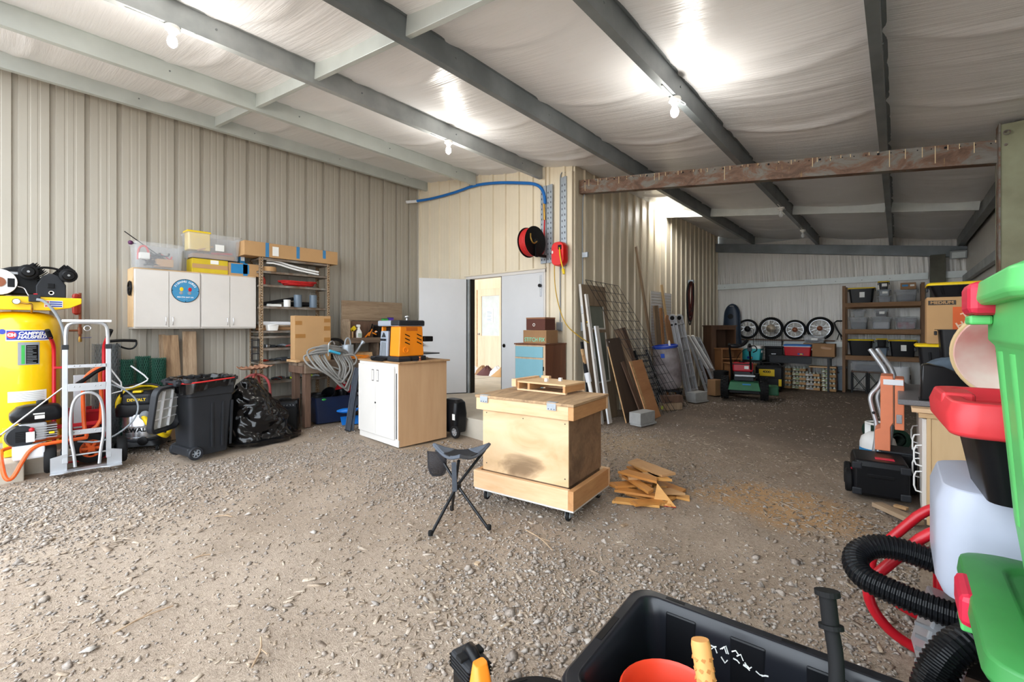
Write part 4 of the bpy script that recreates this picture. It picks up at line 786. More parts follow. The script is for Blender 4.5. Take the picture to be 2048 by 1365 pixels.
for k in range(17):
    w_ = random.uniform(.13, .31); d_ = random.uniform(.2, .52); x0 = random.uniform(-.09, .12); y = -.075-.012*(k % 7)
    tube_o('loop', [(x0-w_, .12, .06+.006*k), (x0-w_*.6, .05, .1+.008*k), (x0, .02, .12+.006*k), (x0+w_*.7, .05, .09+.006*k), (x0+w_, .1, .04), (x0+w_*.95, y, -.12), (x0+w_*.55, y-.01, -.8*d_), (x0+.1, y-.02, -d_), (x0-w_*.3, y-.01, -.55*d_), (x0-w_*.85, y, -.1)], .0135, M_hose, t, 8, 2, True)
tube_o('loose_loop', [(.2, -.02, .06), (.36, -.05, .08), (.42, -.07, .0), (.36, -.08, -.1), (.2, -.06, -.12)], .0135, M_hose, t)
t = thing('tap_spout', 'chrome curved spout with a blue grip lying on the hose coil', 'spout', (-6.46, 3.32, 1.13), 90)
tube_o('spout', [(0, 0, -.08), (0, 0, .08), (.03, 0, .14), (.08, 0, .14), (.1, 0, .09)], .011, M_stl, t); MB().tube([(.0, -.03, .0), (.16, -.04, -.05)], .02, 10).build('grip', pm('sky_blue_plastic', S(70, 176, 214), .35), t, smooth=True)
t = thing('watering_can', 'galvanised watering can with long spout on the work bench', 'watering can', (-6.76, 3.80, ZB), 90)
MB().lathe([(.095, 0), (.1, .01), (.095, .12), (.09, .24), (.084, .24), (.09, .02)], 26).build('can_body', M_zinc, t, smooth=True); MB().tube([(.08, 0, .04), (.16, 0, .13), (.24, 0, .24)], [.026, .02, .016], 12).build('spout', M_zinc, t, smooth=True)
MB().lathe([(.016, 0), (.04, .05), (.04, .058), (.01, .06)], 16, TM((.24, 0, .24), (0, 1, 0), (-.7, 0, .7))).build('rose', M_zinc, t, smooth=True); tube_o('top_handle', [(-.05, 0, .24), (-.04, 0, .32), (.0, 0, .36), (.04, 0, .32), (.05, 0, .24)], .012, M_zinc, t); tube_o('back_handle', [(-.09, 0, .21), (-.16, 0, .22), (-.19, 0, .16), (-.15, 0, .08), (-.09, 0, .04)], .01, M_zinc, t)
t = thing('extension_cord', 'thin orange cord looped on the bench beside the watering can', 'cord', (-6.66, 3.95, ZB+.006), 90)
for k in range(4): tube_o('loop', [(.17*math.cos(a)+random.uniform(-.03, .03), .06*math.sin(a), .006+.012*k+.02*random.random()) for a in [2*PI*i/10 for i in range(10)]], .006, M_orp, t, 6, 1, True)
t = thing('cable_coil', 'black cable coil on the bench behind the watering can', 'cable', (-7.1, 3.80, ZB+.01), 90)
for k in range(5): tube_o('loop', [((.2-.01*k)*math.cos(a)+.02*random.random(), .07+.03*math.sin(a), .17+(.16-.008*k)*math.sin(a)) for a in [2*PI*i/14 for i in range(14)]], .009, M_cord, t, 6, 1, True)
t = thing('spray_bottle', 'white trigger spray bottle on the hutch shelf', 'bottle', (-7.1, 4.2, 1.292), 90)
MB().loft([rrect(.09, .06, .02, 0), rrect(.095, .065, .02, .09), rrect(.08, .055, .02, .12), rrect(.035, .03, .012, .16), rrect(.03, .03, .012, .185)]).build('bottle', M_wht, t, smooth=True); MB().loft([rrect(.05, .03, .008, .185, 3, -.01), rrect(.075, .035, .008, .21, 3, -.015), rrect(.06, .03, .008, .235, 3, -.01)]).build('spray_head', M_wht, t, bevel=.003); MB().bar((.0, -.0, .19), (-.03, 0, .16), .012, .01).build('trigger', M_wht, t); boxp('label', -.035, .04, -.036, -.032, .02, .085, pm('printed_label', S(186, 200, 180), .5, var=.4, scale=40), t, 0)
t = thing('hand_clamps', 'orange and black spring clamps heaped on the hutch shelf', 'clamps', (-7.16, 4.42, 1.292), 90)
for k, (a, q) in enumerate(((35, 0), (55, .07), (-30, .15), (20, .2))):
    M_ = Matrix.Translation((q-.05, 0, .02+.03*k)) @ rot(0, -a, 0).to_4x4()
    MB().add(MB().bar((-.02, 0, 0), (.12, 0, .02), .02, .022).v, bxf, M_).build('clamp_arm', M_orp, t, bevel=.004); MB().add(MB().bar((.1, 0, .03), (.2, 0, .06), .018, .018).v, bxf, M_).build('clamp_jaw', M_blk, t)
MB().tube([(.12, -.03, .1), (.2, -.03, .12), (.24, -.03, .16), (.22, -.03, .19)], .008, 6, smooth=1).build('hook', M_wht, t)
t = thing('yellow_square', 'yellow and black measuring tool beside the spray bottle', 'tool', (-7.08, 4.08, 1.292), 90); MB().box((0, 0, .16), (.1, .02, .07), rot(0, -35, 0)).build('blade', M_yelp, t, bevel=.006); boxp('stock', -.03, .0, -.01, .01, 0, .15, M_pine, t)
t = thing('green_strip', 'green strip leaning inside the hutch', 'strip', (-7.12, 4.04, 1.292), 90); MB().bar((-.04, .04, 0), (.0, .06, .3), .04, .012).build('strip', pm('dull_green_plastic', S(74, 110, 60), .5), t); boxp('foot', -.06, -.02, .02, .06, 0, .01, M_dgr, t)
t = thing('dark_tool_box', 'dark tool case at the back of the hutch shelf', 'tool case', (-7.17, 4.78, 1.292), 90); boxp('case_body', -.2, .2, -.1, .1, 0, .2, M_blk, t, .015); boxp('case_lid', -.2, .2, -.1, .1, .203, .235, M_dgr, t, .015); tube_o('handle', [(-.06, 0, .235), (-.05, 0, .27), (.05, 0, .27), (.06, 0, .235)], .008, M_dgr, t)
boxp('small_block', 0, 0, 0, 0, 0, 0, M_orp, t) if False else None
t = thing('sponge_block', 'green sponge block on the dark tool case', 'sponge', (-7.10, 4.72, 1.565), 90); boxp('pad', -.055, .055, -.035, .035, 0, .065, M_grnp, t, .01); boxp('scourer', -.055, .055, -.035, .035, .065, .075, pm('dark_green_pad', S(30, 110, 60), .8), t, .003)
t = thing('sponge_block', 'purple sponge block beside the green one', 'sponge', (-7.10, 4.84, 1.565), 90); boxp('pad', -.05, .05, -.035, .035, 0, .085, pm('purple_sponge', S(84, 54, 168), .6), t, .01); boxp('scourer', -.05, .05, -.035, .035, .085, .095, pm('dark_purple_pad', S(64, 40, 130), .8), t, .003)
t = thing('black_box', 'black boxes stored under the hutch shelf', 'box', (-7.2, 4.78, ZB), 90); boxp('box_body', -.16, .16, -.1, .1, 0, .2, M_blk, t, .01); boxp('lid', -.17, .17, -.11, .11, .2, .23, M_dgr, t, .01)
board('timber_offcut', 'short pale timber offcut lying on the bench below the hutch', (-6.95, 3.98, ZB+.045), (-6.95, 4.36, ZB+.045), .09, .04, M_pine, (1, 0, .2), None, 'board')
board('timber_offcut', 'pale timber strip lying along the bench end beside the carton', (-6.72, 2.99, ZB+.02), (-7.05, 2.99, ZB+.02), .06, .035, M_pine, (0, 0, 1), None, 'board')

# ---------------------------------------------------------------- under and beside the bench
t = thing('tractor_stool', 'stool with rusty tractor seat on red tube legs', 'stool', (-7.02, 2.52, 0), 100)
M_rst = pm('worn_rusty_paint', S(196, 152, 122), .6, col2=S(142, 96, 74), scale=14); M_rdw = pm('worn_red_paint', S(178, 60, 70), .5, col2=S(150, 84, 74), scale=8)
def seatf(u, v):
    x, y = (u-.5)*.44, (v-.5)*.34; w_ = math.sqrt(max(0, 1-(2*v-1)**2*.35)); x *= w_; return (x, y, .885+.5*x*x+.9*y*y+.06*x+.008*math.cos(u*34))
MB().grid(seatf, 36, 14).build('seat', M_rst, t, smooth=True, solid=.006)
for a in (0, 90): 
    c_, s_ = math.cos(R(a+45)), math.sin(R(a+45)); tube_o('leg_hoop', [(-.21*c_, -.21*s_, 0), (-.19*c_, -.19*s_, .55), (-.17*c_, -.17*s_, .7), (-.08*c_, -.08*s_, .8), (.08*c_, .08*s_, .8), (.17*c_, .17*s_, .7), (.19*c_, .19*s_, .55), (.21*c_, .21*s_, 0)], .018, M_rdw, t, 10)
MB().cyl((0, 0, .62), (0, 0, .885), .016, 10).build('screw_post', M_rst, t); MB().torus((0, 0, .3), .2, .011, 'Z', 28, 8).build('foot_ring', M_rdw, t, smooth=True)
t = thing('guitar_amplifier', 'black amplifier box standing under the bench end', 'amplifier', (-6.78, 2.83, 0), 60)
MB().loft([rrect(.34, .24, .02, 0), rrect(.34, .24, .02, .40), rrect(.33, .22, .02, .415)]).build('cabinet', M_bpl, t, bevel=.008); boxp('grille', -.15, .15, -.124, -.12, .03, .31, M_rub, t, .003); boxp('control_panel', -.15, .15, -.124, -.12, .33, .39, M_dgr, t, .002)
for k in range(7): MB().lathe([(.011, 0), (.009, .012), (.001, .012)], 10, My(-.12+k*.04, .36, -.124)).build('knob', M_stl, t)
for x in (-.16, .16):
    for y in (-.11, .11): boxp('corner_guard', x-.015, x+.015, y-.015, y+.015, .375, .422, M_dgr, t, .005)
tube_o('handle', [(-.08, 0, .415), (-.07, 0, .44), (.07, 0, .44), (.08, 0, .415)], .009, M_rub, t)
tb = crate_bin('storage_tote', 'dark blue open tote full of black pots under the bench', (-6.86, 3.56, 0), 84, .62, .40, .40, M_ind, None, .86)
def pot(label, loc, r, h, rx, ry, mat=M_bpl):
    t = thing('plant_pot', label, 'pot', loc, 0, 'black pots in the tote'); t.rotation_euler = (R(rx), R(ry), 0)
    MB().lathe([(r*.7, 0), (r*.95, h*.8), (r, h*.8), (r, h), (r*.92, h), (r*.66, .006)], 22).build('pot_body', mat, t, smooth=True); MB().torus((0, 0, h*.98), r, .005, 'Z', 22, 6).build('rim', mat, t); return t
pot('black plant pot tilted on its side in the middle of the tote', (-6.85, 3.6, .32), .11, .2, 40, 30); pot('black plant pot upright at the left of the tote', (-6.88, 3.36, .20), .12, .24, 0, 0); pot('small black pot at the right end of the tote', (-6.86, 3.78, .28), .085, .2, 5, -10)
t = pot('wide low black pot behind the others in the tote', (-6.98, 3.7, .26), .10, .17, 8, 4)
t = thing('green_scoop', 'bright green scoop among the black pots', 'scoop', (-6.72, 3.37, .34), 0); MB().sphere((0, 0, .03), .05, 12, 8, (1, 1.2, .6)).build('bowl', M_grnp, t, smooth=True); MB().bar((0, .04, .02), (-.02, .14, .0), .02, .014).build('handle', M_grnp, t)
t = thing('white_bucket', 'white bucket with black lid under the bench behind the folding chairs', 'bucket', (-6.85, 4.2, 0), 90); MB().lathe([(.13, 0), (.15, .36), (.155, .36), (.155, .39)], 26).build('pail', M_sft, t, smooth=True); MB().lathe([(.16, .39), (.162, .42), (.14, .43), (.001, .43)], 26).build('lid', M_bpl, t, smooth=True); tube_o('handle', [(-.155, 0, .34), (-.12, -.12, .24), (0, -.17, .2), (.12, -.12, .24), (.155, 0, .34)], .004, M_stl, t)
can('paint_can', 'dark paint can on the bench lower shelf', (-7.0, 4.05, .652), .07, .14, M_dgr, None, M_stl)
t = thing('red_jug', 'red fuel jug under the bench', 'jug', (-7.15, 3.95, .0), 90); MB().loft([rrect(.24, .18, .03, 0), rrect(.25, .19, .03, .42), rrect(.18, .14, .03, .52), rrect(.06, .06, .02, .56)]).build('jug_body', M_red, t, smooth=True); MB().lathe([(.03, .55), (.03, .6)], 12).build('cap', M_blk, t)
t = thing('blue_dustpan', 'bright blue dustpan on the ground by the folding chairs', 'dustpan', (-6.35, 3.64, .0), 70)
M_bl2 = pm('bright_blue_plastic', S(24, 110, 196), .4); MB().add([(-.16, -.1, .01), (.16, -.1, .01), (.14, .12, .03), (-.14, .12, .03), (-.16, -.1, .02), (.16, -.1, .02), (.15, .13, .1), (-.15, .13, .1)], bxf).build('pan', M_bl2, t, bevel=.006); MB().tube([(0, .12, .08), (0, .24, .14), (-.02, .3, .18)], [.022, .018, .02], 10).build('handle', M_bl2, t, smooth=True)
t = thing('blue_paddle', 'second blue scoop propped over the dustpan', 'scoop', (-6.42, 3.6, .14), 60); MB().sphere((0, 0, .06), .13, 14, 8, (1.2, .5, .3)).build('blade', M_bl2, t, smooth=True); MB().bar((.1, 0, .07), (.24, .0, .1), .03, .02).build('handle', M_bl2, t, bevel=.004)
def fold_chair(label, x, lean, dup_of=None):
    if dup_of: return dup(dup_of, (x, 3.33, 0), label=label)
    t = thing('folding_chair', label, 'chair', (x, 3.33, 0), 0, 'folded chairs by the white cabinet')
    M_fc = pm('slate_grey_tube', S(72, 78, 88), .45, var=.1)
    for y in (0, .42):
        tube_o('leg', [(-.17, y, .0), (-.14, y, .12), (-.06, y, .42), (-.03, y, .5), (-.02, y, .56), (.04, y, .8), (.1, y, .92)], .011, M_fc, t); tube_o('leg', [(-.13, y+.03, .02), (-.07, y+.03, .3), (-.05, y+.03, .55), (.0, y+.03, .72)], .009, M_fc, t)
        MB().lathe([(.014, 0), (.014, .025)], 10, Matrix.Translation((-.17, y, 0))).build('foot_cap', M_rub, t)
    MB().bar((.05, .0, .84), (.05, .42, .84), .012, .035).build('back_panel', M_fc, t); MB().bar((-.045, .02, .45), (-.045, .4, .45), .016, .13).build('seat_panel', M_fc, t); return t
fc0 = fold_chair('grey folding chair, outermost of the four leaning on the white cabinet', -5.815, 0)
for k, w_ in enumerate(('second from the outside', 'third from the outside', 'innermost')): fold_chair('grey folding chair, %s of the four leaning on the white cabinet' % w_, -5.775+.036*k, 0, fc0)

# ---------------------------------------------------------------- white base cabinet
t = thing('base_cabinet', 'white two door base cabinet with bare wood side and top', 'cabinet', (-5.13, 3.31, 0), -3)
W, D, Hh = .97, .74, 1.05
M_side = wood('bare_fibreboard', S(206, 168, 128), S(188, 148, 108), 'Z', 2, .8, bmp=.04); M_topw = wood('worn_top_board', S(186, 150, 108), S(140, 104, 70), 'X', 5, .75)
boxp('carcass', -W/2, W/2-.012, .02, D, .0, Hh-.025, M_wpt, t, .003); boxp('wood_side', W/2-.012, W/2, .0, D, .0, Hh-.02, M_side, t, .003)
boxp('toe_rail', -W/2, W/2, -.002, .018, .0, .09, M_wpt, t, .003); boxp('head_rail', -W/2, W/2-.012, -.002, .018, Hh-.1, Hh-.02, M_wpt, t, .003); boxp('side_stile', W/2-.075, W/2-.012, -.002, .018, .09, Hh-.1, M_wpt, t, .003)
for k in range(2):
    x0 = -W/2+.004+k*.448; d = boxp('door', x0, x0+.444, -.022, -.002, .085, Hh-.06, M_wpt, t, .003); hx = x0+(.39 if k == 0 else .06)
    hd = MB(); hd.b2(hx-.025, hx+.025, -.026, -.022, .78, .93); hd.build('handle_plate', M_stl, d); boxp('handle_inset', hx-.019, hx+.019, -.0275, -.026, .79, .92, M_wpt, d, 0)
MB().lathe([(.012, 0), (.012, .006), (.005, .008)], 12, My(-.03, .5, -.022)).build('lock', M_blk, t)
boxp('top_board', -W/2-.01, W/2+.05, -.02, D+.02, Hh-.02, Hh, M_topw, t, .003); boxp('door_weatherstrip', W/2-.05, W/2-.035, -.006, -.002, .1, Hh-.14, M_dgr, t, 0)
# ---- thickness planer
t = thing('thickness_planer', 'orange and grey bench planer on the white base cabinet', 'planer', (-4.955, 3.39, 1.052), -2)
M_pgrey = pm('light_machine_grey', S(150, 158, 170), .4, var=.06)
boxp('base', -.27, .26, -.06, .36, 0, .06, M_dgr, t, .012); boxp('base_foot', .05, .3, -.09, .1, 0, .045, M_dgr, t, .01)
for nm, x0, x1, y0, y1 in (('left_column', -.235, -.205, -.02, .34), ('right_column', .02, .235, -.04, .34)): 
    MB().add([(x0, y0, .06), (x1, y0, .06), (x1, y1, .06), (x0, y1, .06), (x0, y0+.02, .44), (x1, y0+.02, .44), (x1, y1-.02, .44), (x0, y1-.02, .44)], bxf).build(nm, M_orp, t, bevel=.012)
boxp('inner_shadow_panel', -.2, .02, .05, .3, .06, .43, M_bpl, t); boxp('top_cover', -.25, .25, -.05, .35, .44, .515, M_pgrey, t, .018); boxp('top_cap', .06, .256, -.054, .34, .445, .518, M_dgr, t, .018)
tbp = MB().add([(-.2, -.055, .05), (-.01, -.055, .05), (-.01, -.02, .05), (-.2, -.02, .05), (-.19, -.035, .38), (-.02, -.035, .38), (-.02, .0, .38), (-.19, .0, .38)], bxf).build('folded_table', M_pgrey, t, bevel=.01)
text('brand_text', 'RIDGID', .04, M_dgr, tbp, FRONT((-.105, -.056, .265)), ext=.004, bold=.001)
for k in range(5): MB().bar((-.17+k*.033, -.06, .06), (-.15+k*.022, -.048, .235), .009, .008).build('table_rib', M_grey, tbp)
MB().prism([(-.15, .3), (-.06, .3), (-.08, .325), (-.105, .36), (-.13, .325)], .008, TM((0, -.042, 0), (1, 0, 0), (0, 0, 1)), 0).build('table_hook', M_dgr, tbp)
for s in range(2):
    for k in range(3): MB().bar((.236, .05+s*.18, .34-k*.05), (.236, .12+s*.18, .31-k*.05), .006, .012).build('vent_slot', M_blk, t)
MB().lathe([(.04, 0), (.04, .012), (.028, .012), (.024, .002), (.012, .002), (.012, .008), (.001, .008)], 22, TM((.236, .06, .14), (0, 1, 0), (0, 0, 1))).build('depth_dial', M_orp, t, smooth=True)
boxp('side_recess', .225, .239, .06, .24, .38, .43, pm('dark_orange', S(200, 104, 20), .5), t, .01); MB().sphere((.2, .1, .56), .03, 12, 8, (1, 1, .7)).build('crank_knob', M_stl, t, smooth=True); MB().cyl((.2, .1, .515), (.2, .1, .55), .014, 10).build('crank_post', M_stl, t)
for z in (.06, .11): pass
boxp('outfeed_table', -.2, .21, .36, .62, .07, .085, M_dgr, t, .004); boxp('chip_port', .1, .25, .34, .48, .24, .31, M_blk, t, .01)
for k in range(9): MB().bar((-.24+k*.03, -.14, .004), (-.24+k*.03, -.07, .03), .02, .02).build('table_brush', M_rub, t)
t = thing('bench_brush', 'black bench brush lying in front of the planer', 'brush', (-5.3, 3.36, 1.052), 0); boxp('handle', -.06, .06, -.02, .02, .02, .045, M_dgr, t, .008); boxp('bristles', -.06, .06, -.02, .02, 0, .02, M_rub, t, .002)
t = thing('pencil_sharpener', 'small copper fitting on the base cabinet corner', 'fitting', (-4.66, 3.62, 1.052), 0); MB().lathe([(.016, 0), (.016, .02), (.009, .024), (.009, .04)], 12).build('body', M_copp, t); MB().lathe([(.012, .04), (.012, .05)], 10).build('cap', M_orp, t)
t = thing('chisel', 'flat steel bar lying on the base cabinet corner', 'tool', (-4.68, 3.5, 1.052), 20); boxp('blade', -.05, .09, -.01, .01, 0, .008, M_dgr, t, .001); boxp('handle', -.12, -.05, -.014, .014, 0, .02, M_blk, t, .004)
t = thing('wheeled_case', 'black wheeled case behind the base cabinet corner', 'case', (-4.62, 4.17, 0), 0)
MB().loft([rrect(.3, .2, .05, .06), rrect(.32, .24, .06, .3), rrect(.3, .2, .06, .46), rrect(.22, .14, .05, .5)]).build('shell', M_bpl, t, bevel=.008, smooth=True); boxp('label', .1, .15, -.125, -.12, .24, .32, M_lab, t, 0)
wheel(t, (.15, -.115, .085), .085, .045, 'Y', M_alu, spokes=6); wheel(t, (-.13, -.115, .085), .085, .045, 'Y', M_alu, spokes=6)

# ================================================================ doors and the room behind
M_door = pm('white_steel_door', S(210, 211, 213), .5, var=.07, scale=1.5, bmp=.04, bscale=8); M_drk = pm('dark_weatherstrip', S(44, 42, 42), .6)
SL = .235
t = thing('door_1', 'left white steel door leaf standing open', 'door', (-6.2, 5.90, SL), -121.5); struct(t); del t['category']
boxp('leaf', 0, .88, -.022, .022, .015, 2.15, M_door, t, .003); boxp('edge_seal', -.006, .0, -.024, .024, .0, 2.15, M_drk, t, 0); boxp('bottom_seal', 0, .88, -.018, .018, .0, .015, M_drk, t, 0)
for s in (-1, 1): k_ = MB().lathe([(.03, .022), (.032, .03), (.012, .034), (.012, .06), (.028, .07), (.03, .085), (.02, .095)], 18, Matrix.Translation((.82, 0, .93)) @ rot(90*s, 0, 0).to_4x4()).build('door_knob', M_stl, t, smooth=True)
for z in (.25, 1.1, 1.9): MB().cyl((-.008, -.02, z), (-.008, -.02, z+.1), .009, 8).build('hinge', M_stl, t)
t = thing('door_2', 'right white steel door leaf standing closed', 'door', (-5.325, YD-.0, SL), 0); struct(t); del t['category']
boxp('leaf', 0, .925, -.022, .022, .015, 2.15, M_door, t, .003); boxp('edge_seal', -.008, .0, -.026, .026, .0, 2.15, M_drk, t, 0)
MB().lathe([(.034, .0), (.034, .006), (.024, .007), (.024, .0), (.001, .0)], 18, My(.06, .92, -.022)).build('lock_hole', M_drk, t); boxp('slide_bolt', .86, .885, -.04, -.022, 1.75, 2.1, M_stl, t); MB().lathe([(.028, 0), (.028, .03)], 16, My(.87, 1.93, -.04)).build('bolt_knob', M_blk, t); boxp('hinge_edge', .925, .935, -.024, .024, 0, 2.15, M_drk, t, 0)
fr = thing('trim_3', 'steel door frame', 'frame'); struct(fr); del fr['category']
boxp('jamb', DX0-.0, DX0+.08, YD-.03, YD+.1, SL, DZ, M_pur2, fr, .003); boxp('jamb', DX1-.035, DX1, YD-.03, YD+.1, SL, DZ, M_wpt, fr, .003); boxp('head', DX0, DX1, YD-.035, YD+.1, DZ-.035, DZ+.02, M_wpt, fr, .003); boxp('stop', DX0+.08, DX0+.1, YD, YD+.1, SL, DZ-.035, M_blk, fr, 0); boxp('drip_edge', DX0-.03, DX1+.03, YD-.06, YD-.03, DZ+.015, DZ+.035, M_wd, fr, .002)
# the room beyond: plywood wall with a half glazed door
M_rmw = wood('room_plywood', S(234, 218, 192), S(214, 192, 160), 'Z', 2, .75, bmp=.05)
struct(MB().b2(-12.2, -3.95, 9.62, 9.70, .2, 3.6).build('wall_room', M_rmw), 'pale plywood wall of the room behind the doors'); struct(MB().b2(-12.2, XL-.02, 4.6, 9.7, -.2, .235).build('floor_room', M_conc), 'concrete floor of the room behind the doors')
struct(MB().b2(-12.3, -12.2, 4.6, 9.7, .2, 3.6).build('wall_room_side', M_rmw), 'side wall of the room behind the doors')
struct(MB().b2(-3.99, -3.91, YD+.1, 9.7, .2, 3.6).build('wall_room_end', M_rmw), 'end wall of the room behind the doors')
struct(MB().b2(-12.3, -3.9, YD+.12, 9.15, 3.6, 3.66).build('ceiling_room_blocker', M_rmw), 'unseen plain ceiling added to dim the room behind the doors')  # unseen, added to cut the daylight in this room; rear strip left open
t = thing('door_3', 'pale plywood door with a glazed upper half seen through the opening', 'door', (-9.55, 9.6, .30), 0); struct(t); del t['category']
M_pd = wood('door_plywood', S(236, 220, 196), S(220, 196, 166), 'Z', 3, .7, bmp=.04)
boxp('lower_panel', 0, 1.0, -.045, 0, 0, .93, M_pd, t, .004); boxp('stile', 0, .16, -.045, 0, .93, 2.3, M_pd, t, .004); boxp('stile', .88, 1.0, -.045, 0, .93, 2.3, M_pd, t, .004); boxp('top_rail', .16, .88, -.045, 0, 2.1, 2.3, M_pd, t, .004); boxp('pane', .16, .88, -.02, -.012, .93, 2.1, pm('pale_glass', S(216, 224, 228), .15), t, 0)
boxp('notice', .34, .62, -.026, -.02, 1.32, 1.72, M_lab, t, 0)
for k in range(9): boxp('notice_line', .38, .38+random.uniform(.12, .2), -.028, -.026, 1.37+k*.034, 1.377+k*.034, M_tealp, t, 0)
MB().lathe([(.03, 0), (.03, .01), (.012, .012), (.012, .04), (.028, .05), (.02, .07)], 16, My(.08, .98, -.045)).build('door_knob', M_stl, t, smooth=True); boxp('hinge_strip', -.03, 0, -.06, 0, 0, 2.3, M_pine, t)
t = thing('rag_heap', 'heap of pale and dark rags on the floor beyond the doors', 'rags', (-8.3, 8.55, .236), 0)
for k, m_ in enumerate((M_sft, M_card2, pm('maroon_cloth', S(96, 60, 60), .9), M_sft, M_card)):
    sd = k*3.7; MB().grid(lambda u, v, sd=sd: (lambda a, h: ((.3*(1-h)+.03*mn.noise(Vector((a*2, h*3, sd))))*math.cos(a), (.25*(1-h)+.04)*math.sin(a), .22*h*(1+.3*mn.noise(Vector((math.cos(a)*2, math.sin(a)*2, sd))))))(2*PI*u, v), 26, 8, cu=True).build('rag', m_, t, smooth=True).location = (-.4+.26*k, .1*(k % 2), 0)

# ================================================================ on and before the door wall
t = thing('blue_hose', 'blue air hose running along the top of the door wall', 'hose', (0, 0, 0))
def dw(px_, z, d=.06): return (px_, YD-d, z)
tube_o('hose', [(-7.60, 5.80, 4.10), (-7.25, YD-.06, 4.10), (-6.85, YD-.06, 4.09), (-6.45, YD-.06, 4.09), (-5.95, YD-.06, 4.12), (-5.4, YD-.06, 4.05), (-4.85, YD-.06, 3.93), (-4.50, YD-.06, 3.84), (-4.36, YD-.06, 3.68), (-4.34, YD-.06, 3.48)], .026, pm('blue_rubber', S(28, 110, 190), .4), t, 12); MB().cyl((-7.66, 5.60, 4.05), (-7.58, 5.82, 4.10), .03, 12).build('sleeve', M_sft, t); tube_o('coupling', [(-4.36, YD-.06, 3.5), (-4.355, YD-.06, 3.34), (-4.35, YD-.06, 3.22)], .022, M_brass, t); tube_o('red_tail', [(-4.35, YD-.06, 3.22), (-4.36, YD-.07, 2.9), (-4.34, YD-.1, 2.66), (-4.38, YD-.2, 2.66), (-4.44, YD-.25, 2.7)], .013, M_redc, t)
for x0, x1, z0, z1, lab in ((-4.45, -4.20, 2.52, 3.78, 'wide galvanised slotted channel holding the hose reel'), (-4.05, -3.93, 2.44, 3.85, 'narrow galvanised slotted channel beside the wall corner')):
    t = thing('slotted_channel', lab, 'channel', (x0, YD-.045, z0)); w_ = x1-x0; n = 2 if w_ > .2 else 1
    for k in range(n*2):
        a = w_*k/(n*2); boxp('rail', a+.004, a+w_/(n*2)-.004, -.012 if k % 2 else 0, .02, 0, z1-z0, M_zinc, t, .002)
    h = MB()
    for k in range(14):
        for j in range(n*2): h.box((w_*(j+.5)/(n*2), -.013 if j % 2 else -.001, .06+k*(z1-z0-.1)/14), (.01, .003, .03))
    h.build('slots', M_blk, t)['kind'] = 'stuff'
t = thing('hose_reel', 'round black hose reel wound with red hose', 'hose reel', (-4.40, YD-.34, 2.83), -5)
Mr = rot(90, 0, 90).to_4x4()
MB().lathe([(.03, .075), (.235, .075), (.24, .082), (.03, .085)], 34, rot(0, 90, 0).to_4x4()).build('drum_disc', M_blk, t, smooth=True); MB().lathe([(.03, -.085), (.24, -.082), (.235, -.075), (.03, -.075)], 34, rot(0, 90, 0).to_4x4()).build('drum_disc', M_blk, t, smooth=True)
for k in range(9): MB().torus((-.066+k*.0165, 0, 0), .205+.008*(k % 2), .011, 'X', 32, 8).build('hose_turn', M_redc, t, smooth=True)
MB().cyl((-.09, 0, 0), (.12, 0, 0), .035, 16).build('axle', M_dgr, t); tube_o('swivel', [(.11, 0, 0), (.13, -.03, -.02), (.13, -.1, -.06), (.12, -.15, .02), (.11, -.14, .1)], .012, M_brass, t); MB().bar((.11, .0, -.22), (.11, .2, -.22), .05, .04).build('mount_arm', M_blk, t); MB().bar((.11, 0, .02), (.11, .0, -.25), .02, .05).build('guide_arm', M_blk, t)
t = thing('cord_reel', 'red wall mounted cord reel with yellow extension cord', 'cord reel', (-4.00, YD-.14, 2.62), 0)
MB().loft([[(x, y, z) for x, z, y in rrect(.22, .36, .09, -.07, 6)], [(x, y, z) for x, z, y in rrect(.24, .38, .1, -.03, 6)], [(x, y, z) for x, z, y in rrect(.24, .38, .1, .05, 6)], [(x, y, z) for x, z, y in rrect(.2, .34, .09, .08, 6)]]).build('case', pm('bright_red_plastic', S(222, 30, 26), .32), t, bevel=.006, smooth=True)
boxp('cord_slot', .02, .08, -.085, -.06, .06, .13, M_blk, t, .01); MB().sphere((-.09, -.07, .03), .025, 12, 8, (.6, .3, 1)).build('badge', M_lab, t)
tube_o('cord', [(.05, -.08, .09), (.07, -.1, -.02), (.1, -.1, -.16), (.13, -.09, -.27)], .009, M_yelp, t); MB().cyl((.125, -.09, -.25), (.14, -.09, -.33), .025, 12, .02).build('plug', M_yelp, t)
tube_o('long_cord', [(-.06, -.06, -.16), (-.04, -.08, -.5), (.06, -.1, -.86), (.2, -.12, -1.12), (.34, .02, -1.28), (.40, .2, -1.38)], .008, pm('ochre_cord', S(196, 156, 40), .5), t)
t = thing('conduit', 'thin grey cable running down the cream wall to the outlet', 'conduit', (0, 0, 0)); tube_o('cable', [(-3.98, YD-.02, 3.92), (-4.06, YD-.02, 3.94), (-4.075, YD-.02, 3.8), (-4.075, YD-.02, 1.55)], .009, M_grey, t, smooth=1); boxp('outlet_box', -4.13, -4.02, YD-.05, YD-.005, 1.42, 1.56, M_zinc, t, .004); boxp('outlet_face', -4.115, -4.035, YD-.054, YD-.05, 1.44, 1.54, M_grey, t, .002)
